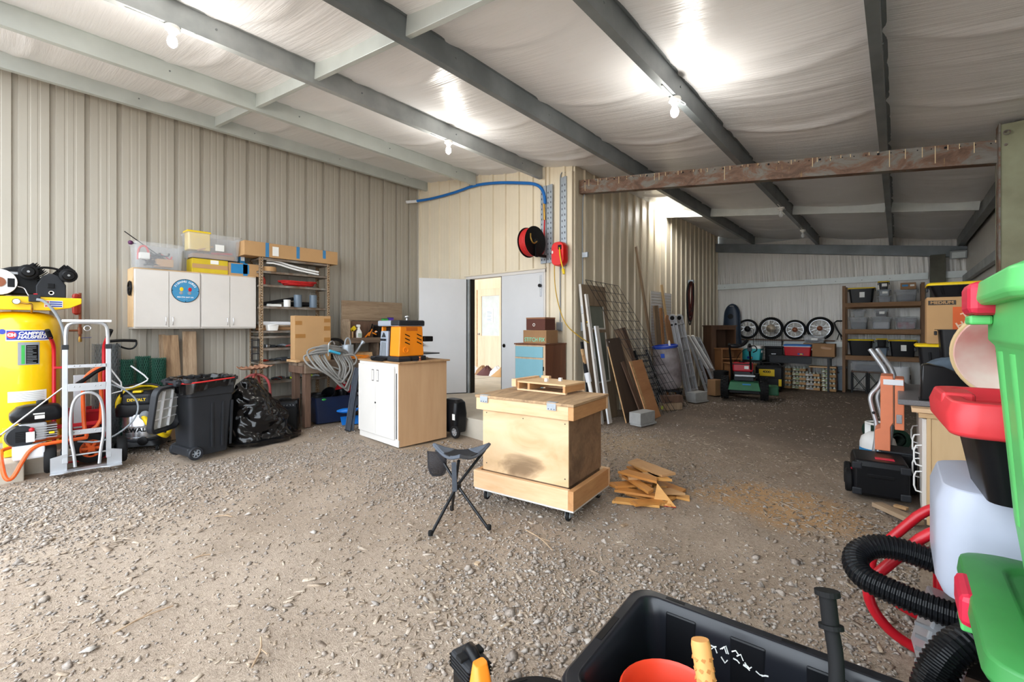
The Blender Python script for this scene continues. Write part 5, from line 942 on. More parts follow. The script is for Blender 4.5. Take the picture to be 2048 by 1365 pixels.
t = thing('twin_outlet', 'white outlet box with plugged in cord on the inner wall', 'outlet', (XC+.05, 6.16, 1.42), 0); boxp('back_box', 0, .05, -.05, .05, 0, .14, M_zinc, t, .003); boxp('plug', .05, .1, -.03, .03, -.05, .12, M_wht, t, .01); boxp('plug', .05, .12, .03, .07, .02, .1, M_wht, t, .01); tube_o('cord', [(.08, -.02, .14), (.13, -.05, .15), (.12, .02, .06)], .008, M_yelp, t); tube_o('supply_cable', [(.01, 0, .14), (.0, .0, 1.3), (.0, 0, 2.1), (.04, .02, 2.2)], .009, M_grey, t, smooth=1); boxp('bracket', .02, .12, -.05, -.01, 1.16, 1.24, M_zinc, t, .003)
# blue cabinet with cartons
t = thing('blue_cabinet', 'small brown cabinet with pale blue drawer and door', 'cabinet', (-4.23, 5.36, SL), 0)
M_bro = wood('dark_red_brown_wood', S(122, 74, 48), S(84, 46, 28), 'Z', 5, .6); M_pbl = pm('pale_blue_paint', S(126, 176, 190), .5, var=.06); M_pedge = wood('pale_edge_wood', S(210, 180, 150), S(186, 150, 116), 'Z', 6)
boxp('carcass', -.29, .29, 0, .53, 0, .98, M_bro, t, .004); boxp('face_frame', -.29, .29, -.012, 0, 0, .975, M_pedge, t, .002); boxp('top', -.3, .3, -.03, .54, .98, 1.0, M_bro, t, .004)
d_ = boxp('drawer', -.275, .255, -.028, -.012, .79, .955, M_pbl, t, .004); d_ = boxp('door', -.275, .255, -.028, -.012, .05, .765, M_pbl, t, .004); boxp('hinge', .258, .268, -.03, -.01, .6, .66, M_blk, d_, 0)
cbox('carton', 'brown delivery carton with green lettering on the blue cabinet', (-4.18, 5.55, SL+1.0), 0, .44, .3, .20, M_card2); o_ = [o for o in bpy.data.objects if o.get('label') == 'brown delivery carton with green lettering on the blue cabinet'][0]
text('lettering', 'STITCH FIX', .085, pm('mint_print', S(120, 214, 180), .6), o_, FRONT((-.0, -.152, .055)), bold=.001, sx=.9)
t = cbox('carton', 'dark brown carton with ring mark stacked on the delivery carton', (-4.16, 5.53, SL+1.202), 0, .36, .26, .19, pm('dark_brown_card', S(92, 52, 42), .8)); MB().torus((-.03, -.132, .08), .02, .004, 'Y', 18, 6).build('ring_mark', M_lab, t); boxp('lid_flap', -.182, .182, -.132, .132, .17, .192, pm('mid_brown_card', S(150, 108, 78), .8), t, .002)
t = thing('small_tools', 'small blue and steel tools on the blue cabinet edge', 'tools', (-4.02, 5.42, SL+1.0), 0); MB().tube([(-.06, 0, .01), (.0, 0, .02), (.05, 0, .01)], .012, 8).build('handle', M_blu, t); boxp('blade', .03, .1, -.012, .012, 0, .006, M_stl, t, 0)
# ================================================================ rolling crate
t = thing('rolling_crate', 'plywood chest on casters with hinged lid in the middle of the floor', 'chest', (-2.34, 3.135, 0), 6.5)
M_plyA, nt, b = newmat('stained_plywood'); v = coords(nt, (.5, 1, 1)); n_ = noise(nt, v, 3.5, 5, .55, 1.5)
c = ramp(nt, n_, [(.3, S(190, 154, 112)), (.5, S(208, 176, 136)), (.7, S(218, 190, 154))])
gr = nt.nodes.new('ShaderNodeTexWave'); gr.wave_type = 'RINGS'; gr.inputs['Scale'].default_value = 1.2; gr.inputs['Distortion'].default_value = 9; gr.inputs['Detail'].default_value = 2; nt.links.new(coords(nt, (.25, 1, 1)), gr.inputs['Vector'])
c = mix(nt, .16, c, ramp(nt, gr.outputs[0], [(.2, S(190, 146, 98)), (.8, S(222, 196, 160))]))
# an oil smudge soaked into the lower middle of the panel
sp = nt.nodes.new('ShaderNodeSeparateXYZ'); nt.links.new(coords(nt), sp.inputs[0])
d1 = mathn_ = None
def mth(op, a, b_):
    n = nt.nodes.new('ShaderNodeMath'); n.operation = op
    for i, q in enumerate((a, b_)):
        if isinstance(q, (int, float)): n.inputs[i].default_value = q
        else: nt.links.new(q, n.inputs[i])
    return n.outputs[0]
dd = mth('ADD', mth('POWER', mth('DIVIDE', mth('SUBTRACT', sp.outputs[0], .0), .24), 2), mth('POWER', mth('DIVIDE', mth('SUBTRACT', sp.outputs[2], .36), .17), 2))
dd = mth('ADD', dd, mth('MULTIPLY', mth('SUBTRACT', n_, .5), 3.))
c = mix(nt, ramp(nt, dd, [(.0, (.8, .8, .8, 1)), (.9, (0, 0, 0, 1))]), c, S(104, 80, 56)); nt.links.new(c, b.inputs['Base Color']); b.inputs['Roughness'].default_value = .65
M_plyB = wood('dark_side_plywood', S(150, 118, 88), S(104, 76, 54), 'X', 4, .7, stain=S(70, 52, 40)); M_pinx = wood('pine_batten', S(228, 192, 152), S(202, 158, 114), 'X', 5, .65); M_piny = wood('pine_batten_end', S(206, 156, 104), S(170, 118, 72), 'Y', 5, .65); M_lid = wood('weathered_lid', S(196, 162, 122), S(112, 86, 62), 'Y', 11, .75)
boxp('front_panel', -.41, .41, -.31, -.298, .26, .80, M_plyA, t, .001); boxp('back_panel', -.41, .41, .298, .31, .26, .80, M_plyB, t, .001); boxp('side_panel', .398, .41, -.298, .298, .26, .80, M_plyB, t, .001); boxp('side_panel', -.41, -.398, -.298, .298, .26, .80, M_plyB, t, .001)
boxp('floor_board', -.47, .47, -.35, .35, .092, .108, M_wpt, t, .002); boxp('inner_floor', -.4, .4, -.3, .3, .2, .26, M_plyB, t, 0)
for z0, z1, w_, d_ in ((.108, .255, .475, .358), (.775, .878, .465, .335)):
    boxp('batten', -w_, w_-.045, -d_, -d_+.04, z0, z1, M_pinx, t, .003); boxp('batten', -w_, w_, d_-.04, d_, z0, z1, M_pinx, t, .003); boxp('batten', w_-.045, w_, -d_, d_-.04, z0, z1, M_piny, t, .003); boxp('batten', -w_, -w_+.045, -d_+.04, d_-.04, z0, z1, M_piny, t, .003)
ld = boxp('lid', -.47, .47, -.345, .34, .88, .90, M_lid, t, .002)
for x in (-.375, .28):
    hp = boxp('hinge', x-.04, x+.04, -.347, -.342, .84, .893, M_zinc, t, .001); boxp('hinge_leaf', x-.04, x+.04, -.346, -.30, .899, .903, M_zinc, hp, 0)
    for k in (-.025, 0, .025): MB().sphere((x+k, -.348, .85), .004, 6, 4).build('screw', M_dgr, hp)
for x in (-.38, .40):
    for y in (-.28, .28):
        cs = MB(); cs.b2(x-.035, x+.035, y-.03, y+.03, .088, .093); cs.b2(x-.022, x-.018, y-.03, y+.025, .03, .09); cs.b2(x+.018, x+.022, y-.03, y+.025, .03, .09); co_ = cs.build('caster', M_zinc, t); wheel(co_, (x, y-.012, .036), .036, .026, 'X', M_zinc, name='caster_wheel')
for x, z in ((-.37, .75), (-.37, .32), (.38, .74), (.38, .32), (.0, .74)): MB().sphere((x, -.311, z), .005, 6, 4).build('screw', M_dgr, t)
# ---- jig on the crate
t = thing('router_jig', 'small wooden platform jig with openings on the chest lid', 'jig', (-2.42, 3.36, .903), 2)
boxp('top_board', -.25, .27, -.17, .17, .07, .085, M_ply, t, .002); boxp('bottom_strip', -.25, .27, -.17, -.14, .0, .014, M_pinx, t, .001); boxp('bottom_strip', -.25, .27, .14, .17, .0, .014, M_pinx, t, .001)
for x in (-.24, -.12, .255): boxp('spacer', x-.012, x+.012, -.17, .17, .014, .07, M_piny, t, .001)
boxp('fence', -.30, -.25, -.19, .19, .03, .1, M_pinx, t, .002); boxp('fence', -.19, -.1, .13, .17, .085, .11, M_pinx, t, .002)
for x, y in ((.0, -.06), (.08, .05)): boxp('white_stop', x-.014, x+.014, y-.014, y+.014, .085, .115, M_wht, t, .002)
t = thing('torch', 'small black torch lying at the left end of the chest lid', 'torch', (-2.74, 3.40, .925), 30); MB().tube([(-.05, 0, 0), (.05, 0, 0), (.07, 0, 0), (.09, 0, 0)], [.016, .016, .022, .022], 12).build('barrel', M_blk, t, smooth=True); MB().cyl((.09, 0, 0), (.094, 0, 0), .018, 12).build('lens', M_stl, t)

# ================================================================ folding tripod stool
t = thing('camp_stool', 'folding tripod camp stool with grey and black fabric seat', 'stool', (-2.56, 2.30, 0), 0)
M_slate = pm('slate_fabric', S(86, 92, 102), .85, var=.12, scale=30, bmp=.15, bscale=200); M_bfab = pm('black_fabric', S(30, 30, 34), .9, bmp=.15, bscale=200); M_tub = pm('black_steel_tube', S(28, 29, 33), .35, .3)
F_ = [(.04, -.25), (.29, .09), (-.18, .15)]           # feet round the centre
K_ = [(-.255, .02), (.08, .32), (.15, -.07)]           # seat corners
hubz = .275
feet = [Vector((F_[i][0], F_[i][1], 0)) for i in range(3)]; tops = [Vector((K_[i][0]*.86, K_[i][1]*.86, .505)) for i in range(3)]
hub = Vector((.02, .02, hubz))
# each leg runs from a seat corner through the hub to the foot opposite
for i, j in ((0, 1), (1, 0), (2, 2)):
    h = hub+Vector((.016*math.cos(2.1*i), .016*math.sin(2.1*i), 0)); MB().tube([feet[j], h, tops[i]], .0115, 12).build('leg', M_tub, t, smooth=True); MB().lathe([(.017, 0), (.017, .03), (.013, .035)], 12, Matrix.Translation(feet[j])).build('foot_cap', M_rub, t)
MB().lathe([(.032, -.02), (.036, 0), (.032, .02)], 14, Matrix.Translation(hub)).build('hub', M_tub, t, smooth=True)
c0 = Vector((sum(k[0] for k in K_)/3, sum(k[1] for k in K_)/3, 0))
def seat_pt(a, b, c_):                                # barycentric sag between three raised corners
    p = Vector((K_[0][0]*a+K_[1][0]*b+K_[2][0]*c_, K_[0][1]*a+K_[1][1]*b+K_[2][1]*c_, 0)); m_ = max(a, b, c_); e = min(a, b, c_)
    edge = 3*(a*b+b*c_+c_*a); pin = .10*(1-abs(2*m_-1)**2)*(1 if e < .34 else 1)*(1-3*e)*.5
    p = p.lerp(c0, max(0, pin)); p.z = .545-.07*edge**1.1; return p
def seat_mesh(lo, hi, mat, nm, lift=0):
    f = MB(); N = 24; idx = {}
    for i in range(N+1):
        for j in range(N+1-i):
            p = seat_pt(i/N, j/N, 1-(i+j)/N); idx[i, j] = len(f.v); f.v.append((p.x, p.y, p.z+lift))
    for i in range(N):
        for j in range(N-i):
            for tri in (((i, j), (i+1, j), (i, j+1)), ((i+1, j), (i+1, j+1), (i, j+1))):
                if all(q in idx for q in tri):
                    ci = sum(q[0] for q in tri)/3/N; cj = sum(q[1] for q in tri)/3/N; m_ = max(ci, cj, 1-ci-cj)
                    if lo <= m_ < hi: f.f.append(tuple(idx[q] for q in tri))
    return f.build(nm, mat, t, smooth=True, solid=.012)
seat_mesh(0, .62, M_bfab, 'seat_panel'); seat_mesh(.62, 2, M_slate, 'corner_pocket', .002)
ed = []
for a, b_ in ((0, 1), (1, 2), (2, 0)):
    for k in range(12):
        w_ = [0, 0, 0]; w_[a] = 1-k/12; w_[b_] = k/12; p = seat_pt(*w_); ed.append((p.x, p.y, p.z-.004))
MB().tube(ed, .011, 8, True).build('seat_piping', M_slate, t, smooth=True)
MB().bar(tops[2]+Vector((-.02, -.03, -.01)), hub+Vector((.01, -.03, -.03)), .035, .006).build('carry_strap', M_slate, t)
M_net = pm('black_netting', S(36, 34, 38), .8, alpha=.72)
pk = MB(); pk.grid(lambda u, v: (K_[0][0]+.02+.16*(u-.5)*math.sqrt(max(.03, 1-max(0, (v-.4)/.62)**2.4))+.05, K_[0][1]-.02+.05*math.sin(PI*u)*math.sin(PI*v)*-1+.06*(u-.5), .50-.19*v), 12, 12).build('mesh_pocket', M_net, t, smooth=True, solid=.002)
tube_o('pocket_binding', [(K_[0][0]-.01, K_[0][1]-.05, .5), (K_[0][0]+.02, K_[0][1]-.06, .34), (K_[0][0]+.07, K_[0][1]-.03, .31), (K_[0][0]+.12, K_[0][1]+.0, .34), (K_[0][0]+.14, K_[0][1]+.01, .49)], .005, M_bfab, t)

# ================================================================ wood offcuts beside the crate
M_off = [wood('honey_offcut', S(226, 170, 96), S(196, 136, 66), 'X', 5, .6), wood('amber_offcut', S(208, 146, 74), S(176, 112, 50), 'X', 5, .6), wood('tan_offcut', S(206, 164, 116), S(176, 130, 84), 'X', 5, .65)]
spots = [(-1.74, 3.56, .0, .34, .09, 10), (-1.68, 3.72, .0, .36, .08, -15), (-1.80, 3.82, .0, .3, .1, 25), (-1.83, 4.02, .0, .34, .09, -30), (-1.62, 3.60, .026, .3, .07, 40), (-1.72, 3.78, .026, .4, .06, -40), (-1.85, 3.92, .026, .3, .09, 60), (-1.78, 3.66, .052, .32, .08, 0), (-1.82, 3.83, .052, .28, .07, -60), (-1.84, 4.08, .026, .3, .11, -50), (-1.88, 3.76, .078, .3, .1, 35), (-1.87, 3.97, .078, .36, .07, -45), (-1.90, 4.18, .0, .34, .12, -35), (-1.90, 4.1, .104, .34, .12, -42), (-1.86, 3.88, .104, .26, .08, 10), (-1.56, 3.78, .0, .22, .06, 70), (-1.78, 3.70, .13, .4, .07, -50), (-1.80, 3.86, .155, .3, .12, 30), (-1.80, 4.0, .155, .36, .09, -48), (-1.80, 3.78, .18, .34, .1, -20), (-1.82, 4.05, .182, .4, .14, -38), (-1.60, 3.92, .0, .34, .08, -10), (-1.64, 4.06, .022, .3, .09, -35), (-1.62, 3.86, .044, .3, .1, 20)]
words = ['pointing at the camera', 'crossing under the pile', 'at the crate edge', 'half way up the pile', 'with one slanted end', 'thin and slanted', 'lying flat at the back', 'on the second layer', 'steeply slanted', 'leaning on the side panel', 'wide and honey coloured', 'long and narrow', 'broad and furthest back', 'topmost and broadest', 'small and near the top', 'lying loose at the right', 'thin and dark on the upper layer', 'short and broad on the upper layer', 'slanted beside the broad one', 'crosswise near the top', 'broadest of the top layer', 'flat at the far right', 'tucked under the far right', 'square ended at the far right']
for k, (x, y, z, L_, w_, a) in enumerate(spots):
    t = thing('wood_offcut', 'tan wood offcut, %s' % words[k], 'wood offcut', (x+.07, y-.02, z*.85+.0015), a+15, 'wood offcuts beside the chest'); L_ *= 1.12; w_ *= 1.15
    MB().prism([(-L_/2, -w_/2), (L_/2, -w_/2), (L_/2+random.uniform(-.1, .05), w_/2), (-L_/2+random.uniform(-.05, .05), w_/2)], .021).build('piece', M_off[k % 3], t, bevel=.0015); boxp('saw_mark', -L_/2+.02, -L_/2+.024, -w_/2, w_/2, .021, .0215, M_card2, t, 0)
t = thing('wood_offcut', 'triangular wood offcut standing on edge at the front of the pile', 'wood offcut', (-1.48, 3.66, 0), 20, 'wood offcuts beside the chest'); MB().prism([(-.08, .0), (.1, .0), (-.05, .17)], .02, TM((0, 0, 0), (1, 0, 0), (0, .25, 1)), 0).build('piece', M_off[0], t, bevel=.001); boxp('red_edge', -.08, .1, -.021, .0, -.001, .004, M_dred, t, 0)
for x, y, a, L_ in ((-.98, 1.96, 30, .05), (-1.55, 3.1, 70, .05), (-2.0, 2.0, 10, .03)): tag(MB().box((x, y, .0), (L_, .03, .012), rot(0, 0, a)).build('wood_scrap', M_oldw), {30: 'small wood scrap lying before the black tote', 70: 'small wood scrap by the chest caster', 10: 'tiny wood scrap on the open dirt'}[a], 'wood scrap', 'wood scraps on the dirt')
# ---- a few dry twigs on the dirt
for k, (x, y, a, L_) in enumerate(((-2.9, .52, 100, .25), (-2.22, .80, -30, .2), (-4.0, 1.2, 40, .14), (-1.9, 2.5, -20, .35), (-3.4, .9, 80, .12), (-.4, 2.4, 25, .2))):
    t = thing('dry_twig', 'dry pale twig lying %s' % ['in the left foreground', 'forked in the near foreground', 'on bare dirt towards the hand truck', 'by the stool feet', 'short on the smooth dirt', 'right of the black tote'][k], 'twig', (x, y, -.004), a, 'twigs on the dirt')
    tube_o('stem', [(-L_/2, 0, .004), (0, .02, .009), (L_/2, 0, .004)], .0045, M_oldw, t, 6, 1); tube_o('side_shoot', [(0, .02, .009), (L_*.2, .05, .008)], .003, M_oldw, t, 6, 0)
# ================================================================ things leaning on the inner wall
def lean(name, label, cat, foot, head, w, th, group=None):
    """frame for a thing leaning on the wall: local x along the wall (+Y world), local z up the slope, local -y out into the bay; foot/head are (x, y, z) of the centre line"""
    p, q = Vector(foot), Vector(head); z = (q-p).normalized(); x = Vector((0, 1, 0)); y = z.cross(x).normalized(); x = y.cross(z)
    o = thing(name, label, cat, p, 0, group); o.matrix_world = Matrix.Translation(p) @ Matrix((x, y, z)).transposed().to_4x4(); return o, (q-p).length
M_brd = wood('dusty_brown_door', S(150, 130, 106), S(118, 98, 76), 'Z', 5, .75); M_gls = pm('dusty_grey_glass', S(120, 124, 112), .3, var=.12, scale=4)
t, L_ = lean('old_door', 'old brown panel door with dusty glass panes leaning on the inner wall', 'door', (-3.56, 6.46, .0), (-3.80, 6.46, 2.16), 0, 0)
for nm, x0, x1, z0, z1 in (('stile', -.38, -.24, 0, L_), ('stile', .24, .38, 0, L_), ('rail', -.24, .24, L_-.34, L_), ('rail', -.24, .24, 1.40, 1.46), ('bottom_panel', -.24, .24, 0, .6)): boxp(nm, x0, x1, -.02, .02, z0, z1, M_brd, t, .003)
for z0, z1 in ((.6, 1.40), (1.46, L_-.34)): boxp('pane', -.24, .24, -.004, .004, z0, z1, M_gls, t, 0); boxp('pane_bead', -.25, -.23, -.026, -.018, z0, z1, M_wpt, t, .002); boxp('pane_bead', .23, .25, -.026, -.018, z0, z1, M_wpt, t, .002); boxp('pane_bead', -.25, .25, -.026, -.018, z0-.01, z0+.015, M_wpt, t, .002)
boxp('white_edge', -.392, -.38, -.022, .022, 0, L_, M_wpt, t, .002); boxp('lock_plate', -.394, -.391, -.014, .014, 1.7, 1.83, M_stl, t, 0)
t, L_ = lean('white_board', 'tall white painted board along the edge of the old brown door', 'board', (-3.44, 6.13, .0), (-3.72, 6.13, 2.0), 0, 0); boxp('plank', -.035, .035, -.016, .016, 0, L_, M_wpt, t, .002); boxp('lock_plate', -.012, .012, -.018, -.016, 1.0, 1.12, M_stl, t, 0); boxp('groove', -.004, .004, -.017, -.016, 0, L_-.2, M_dgr, t, 0)
t, L_ = lean('white_board', 'narrow white painted board at the front of the leaning doors', 'board', (-3.36, 6.24, .0), (-3.6, 6.24, 1.5), 0, 0); boxp('plank', -.05, .05, -.012, .012, 0, L_, M_wpt, t, .002); boxp('edge_strip', -.056, -.05, -.014, .014, 0, L_, M_sft, t, .001)
t, L_ = lean('hardboard_sheet', 'dark brown smooth panel with a pale edge leaning before the doors', 'panel', (-3.20, 6.68, .0), (-3.52, 6.62, 1.30), 0, 0)
boxp('sheet', -.22, .24, -.009, .009, 0, L_, wood('dark_hardboard', S(86, 70, 58), S(62, 50, 42), 'Z', 3, .6), t, .001); boxp('pale_edge', -.232, -.22, -.009, .009, 0, L_-.12, M_pine, t, .001); MB().lathe([(.012, .009), (.012, .012)], 10, My(-.16, L_-.05, 0)).build('hole', M_lab, t)
board('plank', 'narrow dark plank between the dark panel and the plywood', (-3.08, 6.85, 0), (-3.40, 6.72, .92), .1, .02, M_postw, (1, 0, 0), 'boards on the inner wall')
t, L_ = lean('plywood_sheet', 'small orange-brown plywood sheet standing foremost against the wall', 'plywood', (-2.98, 7.02, .0), (-3.30, 7.00, .93), 0, 0); boxp('sheet', -.24, .24, -.008, .008, 0, L_, wood('orange_plywood', S(196, 142, 96), S(168, 112, 70), 'X', 3, .6), t, .001); boxp('light_strip', -.24, -.17, -.0092, -.008, 0, L_, M_pine, t, 0)
board('plank', 'weathered grey-brown board leaning behind the wire mesh', (-3.30, 7.4, 0), (-3.74, 7.22, 1.45), .24, .03, wood('grey_brown_lean', S(168, 142, 118), S(122, 98, 80), 'Z', 7), (1, 0, 0), 'boards on the inner wall')
board('plank', 'dark brown board leaning right of the grey-brown one', (-3.32, 7.62, 0), (-3.76, 7.46, 1.47), .14, .03, M_postw, (1, 0, 0), 'boards on the inner wall')
board('plank', 'pale stick with shiny face leaning behind the wire mesh', (-3.16, 7.36, 0), (-3.56, 7.02, 1.2), .05, .03, M_oldw, (1, 0, 0), 'boards on the inner wall')
# paddle, pipe and stick left of the doors
t = thing('scraper', 'wood handled scraper with white pipe sleeve by the inner corner', 'scraper', (0, 0, 0)); P0, P1 = Vector((-3.42, 5.98, .0)), Vector((-3.74, 6.04, 1.14)); MB().tube([P0, P0.lerp(P1, .62)], .03, 12).build('pipe', M_wht, t, smooth=True); MB().tube([P0.lerp(P1, .56), P0.lerp(P1, .68)], .046, 14).build('sleeve', M_sft, t, smooth=True); MB().bar(P0.lerp(P1, .68), P0.lerp(P1, .82), .05, .02).build('ferrule', M_dgr, t); MB().bar(P0.lerp(P1, .8), P1, .05, .03).build('handle', M_pine, t, bevel=.006)
board('plank', 'short cream stick leaning in the inner corner', (-3.52, 5.86, 0), (-3.76, 5.86, .62), .06, .03, M_pedge, (1, -.4, 0), 'boards on the inner wall')
board('plank', 'dark thin strip leaning behind the white pipe', (-3.60, 6.1, 0), (-3.78, 6.1, 1.25), .05, .02, M_dgr, (1, -.3, 0), 'boards on the inner wall')
# wire panel
t = thing('wire_fencing', 'large welded wire mesh panel leaning across the boards', 'wire mesh', (0, 0, 0)); A_, B_, C_, D_ = Vector((-3.79, 6.22, 2.24)), Vector((-3.79, 7.34, 2.22)), Vector((-3.0, 7.45, .0)), Vector((-3.0, 8.6, .0)); f = MB(); g = MB()
for k in range(8): u = k/7; f.tube([A_.lerp(B_, u), C_.lerp(D_, u)], .004, 5)
for k in range(15): v_ = k/14; g.tube([A_.lerp(C_, v_), B_.lerp(D_, v_)], .004, 5)
f.build('long_wires', M_dgr, t); g.build('cross_wires', M_dgr, t)
t = thing('wire_fencing', 'smaller tight wire grid panel behind the large mesh', 'wire mesh', (0, 0, 0)); A_, B_, C_, D_ = Vector((-3.7, 7.55, 1.4)), Vector((-3.7, 8.0, 1.38)), Vector((-3.15, 7.7, .02)), Vector((-3.15, 8.2, .02)); f = MB(); g = MB()
for k in range(7): f.tube([A_.lerp(B_, k/6), C_.lerp(D_, k/6)], .003, 5)
for k in range(12): g.tube([A_.lerp(C_, k/11), B_.lerp(D_, k/11)], .003, 5)
f.build('long_wires', M_alu, t); g.build('cross_wires', M_alu, t)
t = thing('dark_shutter', 'dark slatted shutter standing behind the wire grid', 'shutter', (0, 0, 0))
for k in range(9): MB().bar((-3.66+.055*k*.6, 7.72, .95-.105*k), (-3.62+.055*k*.6, 8.2, .95-.105*k), .012, .08, (1, 0, .5)).build('slat', M_dgr, t)
for y in (7.70, 8.22): MB().bar((-3.66, y, 1.05), (-3.26, y, 0), .05, .03).build('stile', M_bpl, t)
# long timber, panels, barrel
board('plank', 'very long old timber reaching high up the inner wall', (-3.72, 9.0, 0), (-3.785, 8.05, 3.02), .13, .035, M_oldw if False else wood('old_long_timber', S(160, 134, 104), S(112, 88, 64), 'Z', 6), (1, .3, 0), 'boards on the inner wall')
board('plank', 'wide weathered plank beside the long timber', (-3.64, 8.95, 0), (-3.72, 8.80, 1.92), .2, .035, wood('wide_weathered', S(154, 130, 102), S(110, 88, 66), 'Z', 6), (1, 0, 0), 'boards on the inner wall')
board('plank', 'orange-brown plank right of the wide weathered plank', (-3.62, 9.16, 0), (-3.71, 9.03, 1.88), .1, .03, wood('orange_plank', S(190, 136, 84), S(150, 100, 58), 'Z', 6), (1, 0, 0), 'boards on the inner wall')
board('plank', 'pale pine stick leaning over the white panel', (-3.60, 9.62, 0), (-3.79, 9.28, 2.38), .09, .025, wood('pale_stick', S(222, 192, 144), S(196, 160, 110), 'Z', 5), (1, 0, 0), 'boards on the inner wall')
t = thing('corrugated_sheet', 'white corrugated plastic panel standing against the inner wall', 'panel', (-3.80, 8.75, .02), 90); boxp('sheet', 0, 1.08, -.008, .008, 0, 2.2, M_wpt, t, .001); f = MB()
for k in range(36): f.box((.54, -.009, .06+k*.06), (1.06, .003, .012))
f.build('flutes', M_sft, t)['kind'] = 'stuff'
t, L_ = lean('round_board', 'brown board with rounded top behind the folding ladder', 'board', (-3.45, 9.34, 0), (-3.69, 9.30, 1.74), 0, 0); MB().prism([(-.13, 0), (.13, 0)]+[(.13*math.cos(R(a)), L_-.13+.13*math.sin(R(a))) for a in range(0, 181, 15)], .012, TM((0, 0, 0), (1, 0, 0), (0, 0, 1)), -.012).build('sheet', wood('caramel_board', S(176, 126, 82), S(146, 98, 60), 'Z', 3), t, bevel=.002); boxp('edge_band', -.133, -.13, -.014, .014, 0, L_-.13, M_card2, t, 0)
M_drum = pm('stained_grey_plastic', S(158, 150, 150), .5, col2=S(112, 100, 102), scale=5, bmp=.05)
t = thing('plastic_drum', 'stained grey plastic drum with blue rim tilted among the boards', 'drum', (-3.36, 8.60, .30), 10, rx=4, ry=-5)
MB().lathe([(.02, 0), (.2, .01), (.235, .06), (.25, .2), (.255, .4), (.245, .6), (.23, .76), (.2, .80)], 32).build('drum_body', M_drum, t, smooth=True); MB().lathe([(.2, .78), (.238, .79), (.24, .83), (.215, .84), (.21, .80), (.02, .80)], 30).build('blue_rim', M_blu if False else pm('blue_rim_plastic', S(40, 72, 176), .45), t, smooth=True); MB().lathe([(.02, .8), (.018, .9), (.008, .93)], 12, Matrix.Translation((.1, -.05, 0))).build('valve', M_wht, t); boxp('blue_tape', -.04, .03, -.256, -.245, .62, .7, pm('strong_blue', S(30, 80, 190), .5), t, .002)
t = thing('drum_stand', 'dark low stand carrying the stained drum', 'stand', (-3.36, 8.62, 0), 10); boxp('deck', -.22, .22, -.2, .2, .25, .29, M_bpl, t, .01)
for x in (-.18, .18):
    for y in (-.16, .16): boxp('leg', x-.025, x+.025, y-.025, y+.025, 0, .25, M_bpl, t, .004)
for k, (y, z, lab, mt) in enumerate(((8.02, .13, 'upper timber block behind the wire mesh foot', M_postw), (8.0, .0, 'lower timber block with yellow end paint', M_oldw))):
    t = thing('timber_block', lab, 'timber block', (-3.1, y, z), 60, 'timber blocks by the mesh'); boxp('block', -.2, .2, -.07, .07, 0, .125, mt, t, .004)
    if k: MB().b2(-.202, -.2, -.05, .0, .02, .08).build('yellow_mark', pm('lime_paint', S(214, 224, 60), .5), t)
def cblock(label, loc, rz):
    t = thing('concrete_block', label, 'concrete block', loc, rz, 'concrete blocks on the dirt'); M_cb = pm('block_concrete', S(166, 166, 164), .92, var=.16, scale=12, bmp=.5, bscale=70)
    boxp('block', -.2, .2, -.1, .1, .03, .2, M_cb, t, .006); MB().prism([(-.2, -.11), (.22, -.12), (.24, .09), (-.18, .1)], .03).build('base_slab', M_cb, t, bevel=.004)
cblock('grey concrete block in front of the leaning plywood', (-2.98, 6.55, -.01), 82); cblock('grey concrete block at the foot of the folding ladder', (-3.05, 9.25, -.01), 75)
# folding ladder
t, L_ = lean('folding_ladder', 'aluminium folding ladder with black hinges leaning on the wall', 'ladder', (-3.22, 9.56, 0), (-3.56, 9.52, 1.68), 0, 0)
for y, s in ((-.03, 0), (.045, 1)):
    for x in (-.2, .2): boxp('rail', x-.013, x+.013, y-.032, y+.032, 0, L_-.02, M_alu, t, .004)
    for k in range(6): boxp('rung', -.2, .2, y-.018, y+.018, .16+k*.28, .19+k*.28, M_alu, t, .004)
for x in (-.2, .2):
    hj = MB().lathe([(.075, -.02), (.08, -.012), (.08, .012), (.075, .02)], 24, Matrix.Translation((x, .01, L_)) @ rot(0, 90, 0).to_4x4()).build('hinge', M_alu, t, smooth=True); MB().lathe([(.045, -.028), (.045, .028)], 20, Matrix.Translation((x, .01, L_)) @ rot(0, 90, 0).to_4x4()).build('hinge_button', M_blk, hj)
    for y in (-.035, .05): MB().lathe([(.022, -.02), (.022, .02)], 12, Matrix.Translation((x-.004, y, L_-.14)) @ rot(0, 90, 0).to_4x4()).build('lock_knob', M_blk, t)
# loading ramp
t, L_ = lean('loading_ramp', 'perforated aluminium loading ramp leaning beside the ladder', 'ramp', (-3.12, 11.05, 0), (-3.60, 10.9, 1.22), 0, 0)
for x in (-.17, .17): boxp('side_rail', x-.02, x+.02, -.03, .03, 0, L_, M_alu, t, .004)
for k in range(6): 
    z = .04+k*L_/6; boxp('tread', -.16, .16, -.015, .01, z, z+.10, M_alu, t, .003)
    for x in (-.05, .05): boxp('tread_bar', x-.012, x+.012, -.012, .008, z+.1, z+L_/6, M_alu, t, .002)
t, L_ = lean('loading_ramp', 'second plain ramp rail folded behind the perforated ramp', 'ramp', (-3.24, 10.62, 0), (-3.62, 10.5, 1.26), 0, 0)
for x in (-.12, .12): boxp('side_rail', x-.02, x+.02, -.03, .03, 0, L_, M_alu, t, .004)
for k in range(4): boxp('cross_rung', -.12, .12, -.015, .015, .2+k*.28, .235+k*.28, M_alu, t, .004)
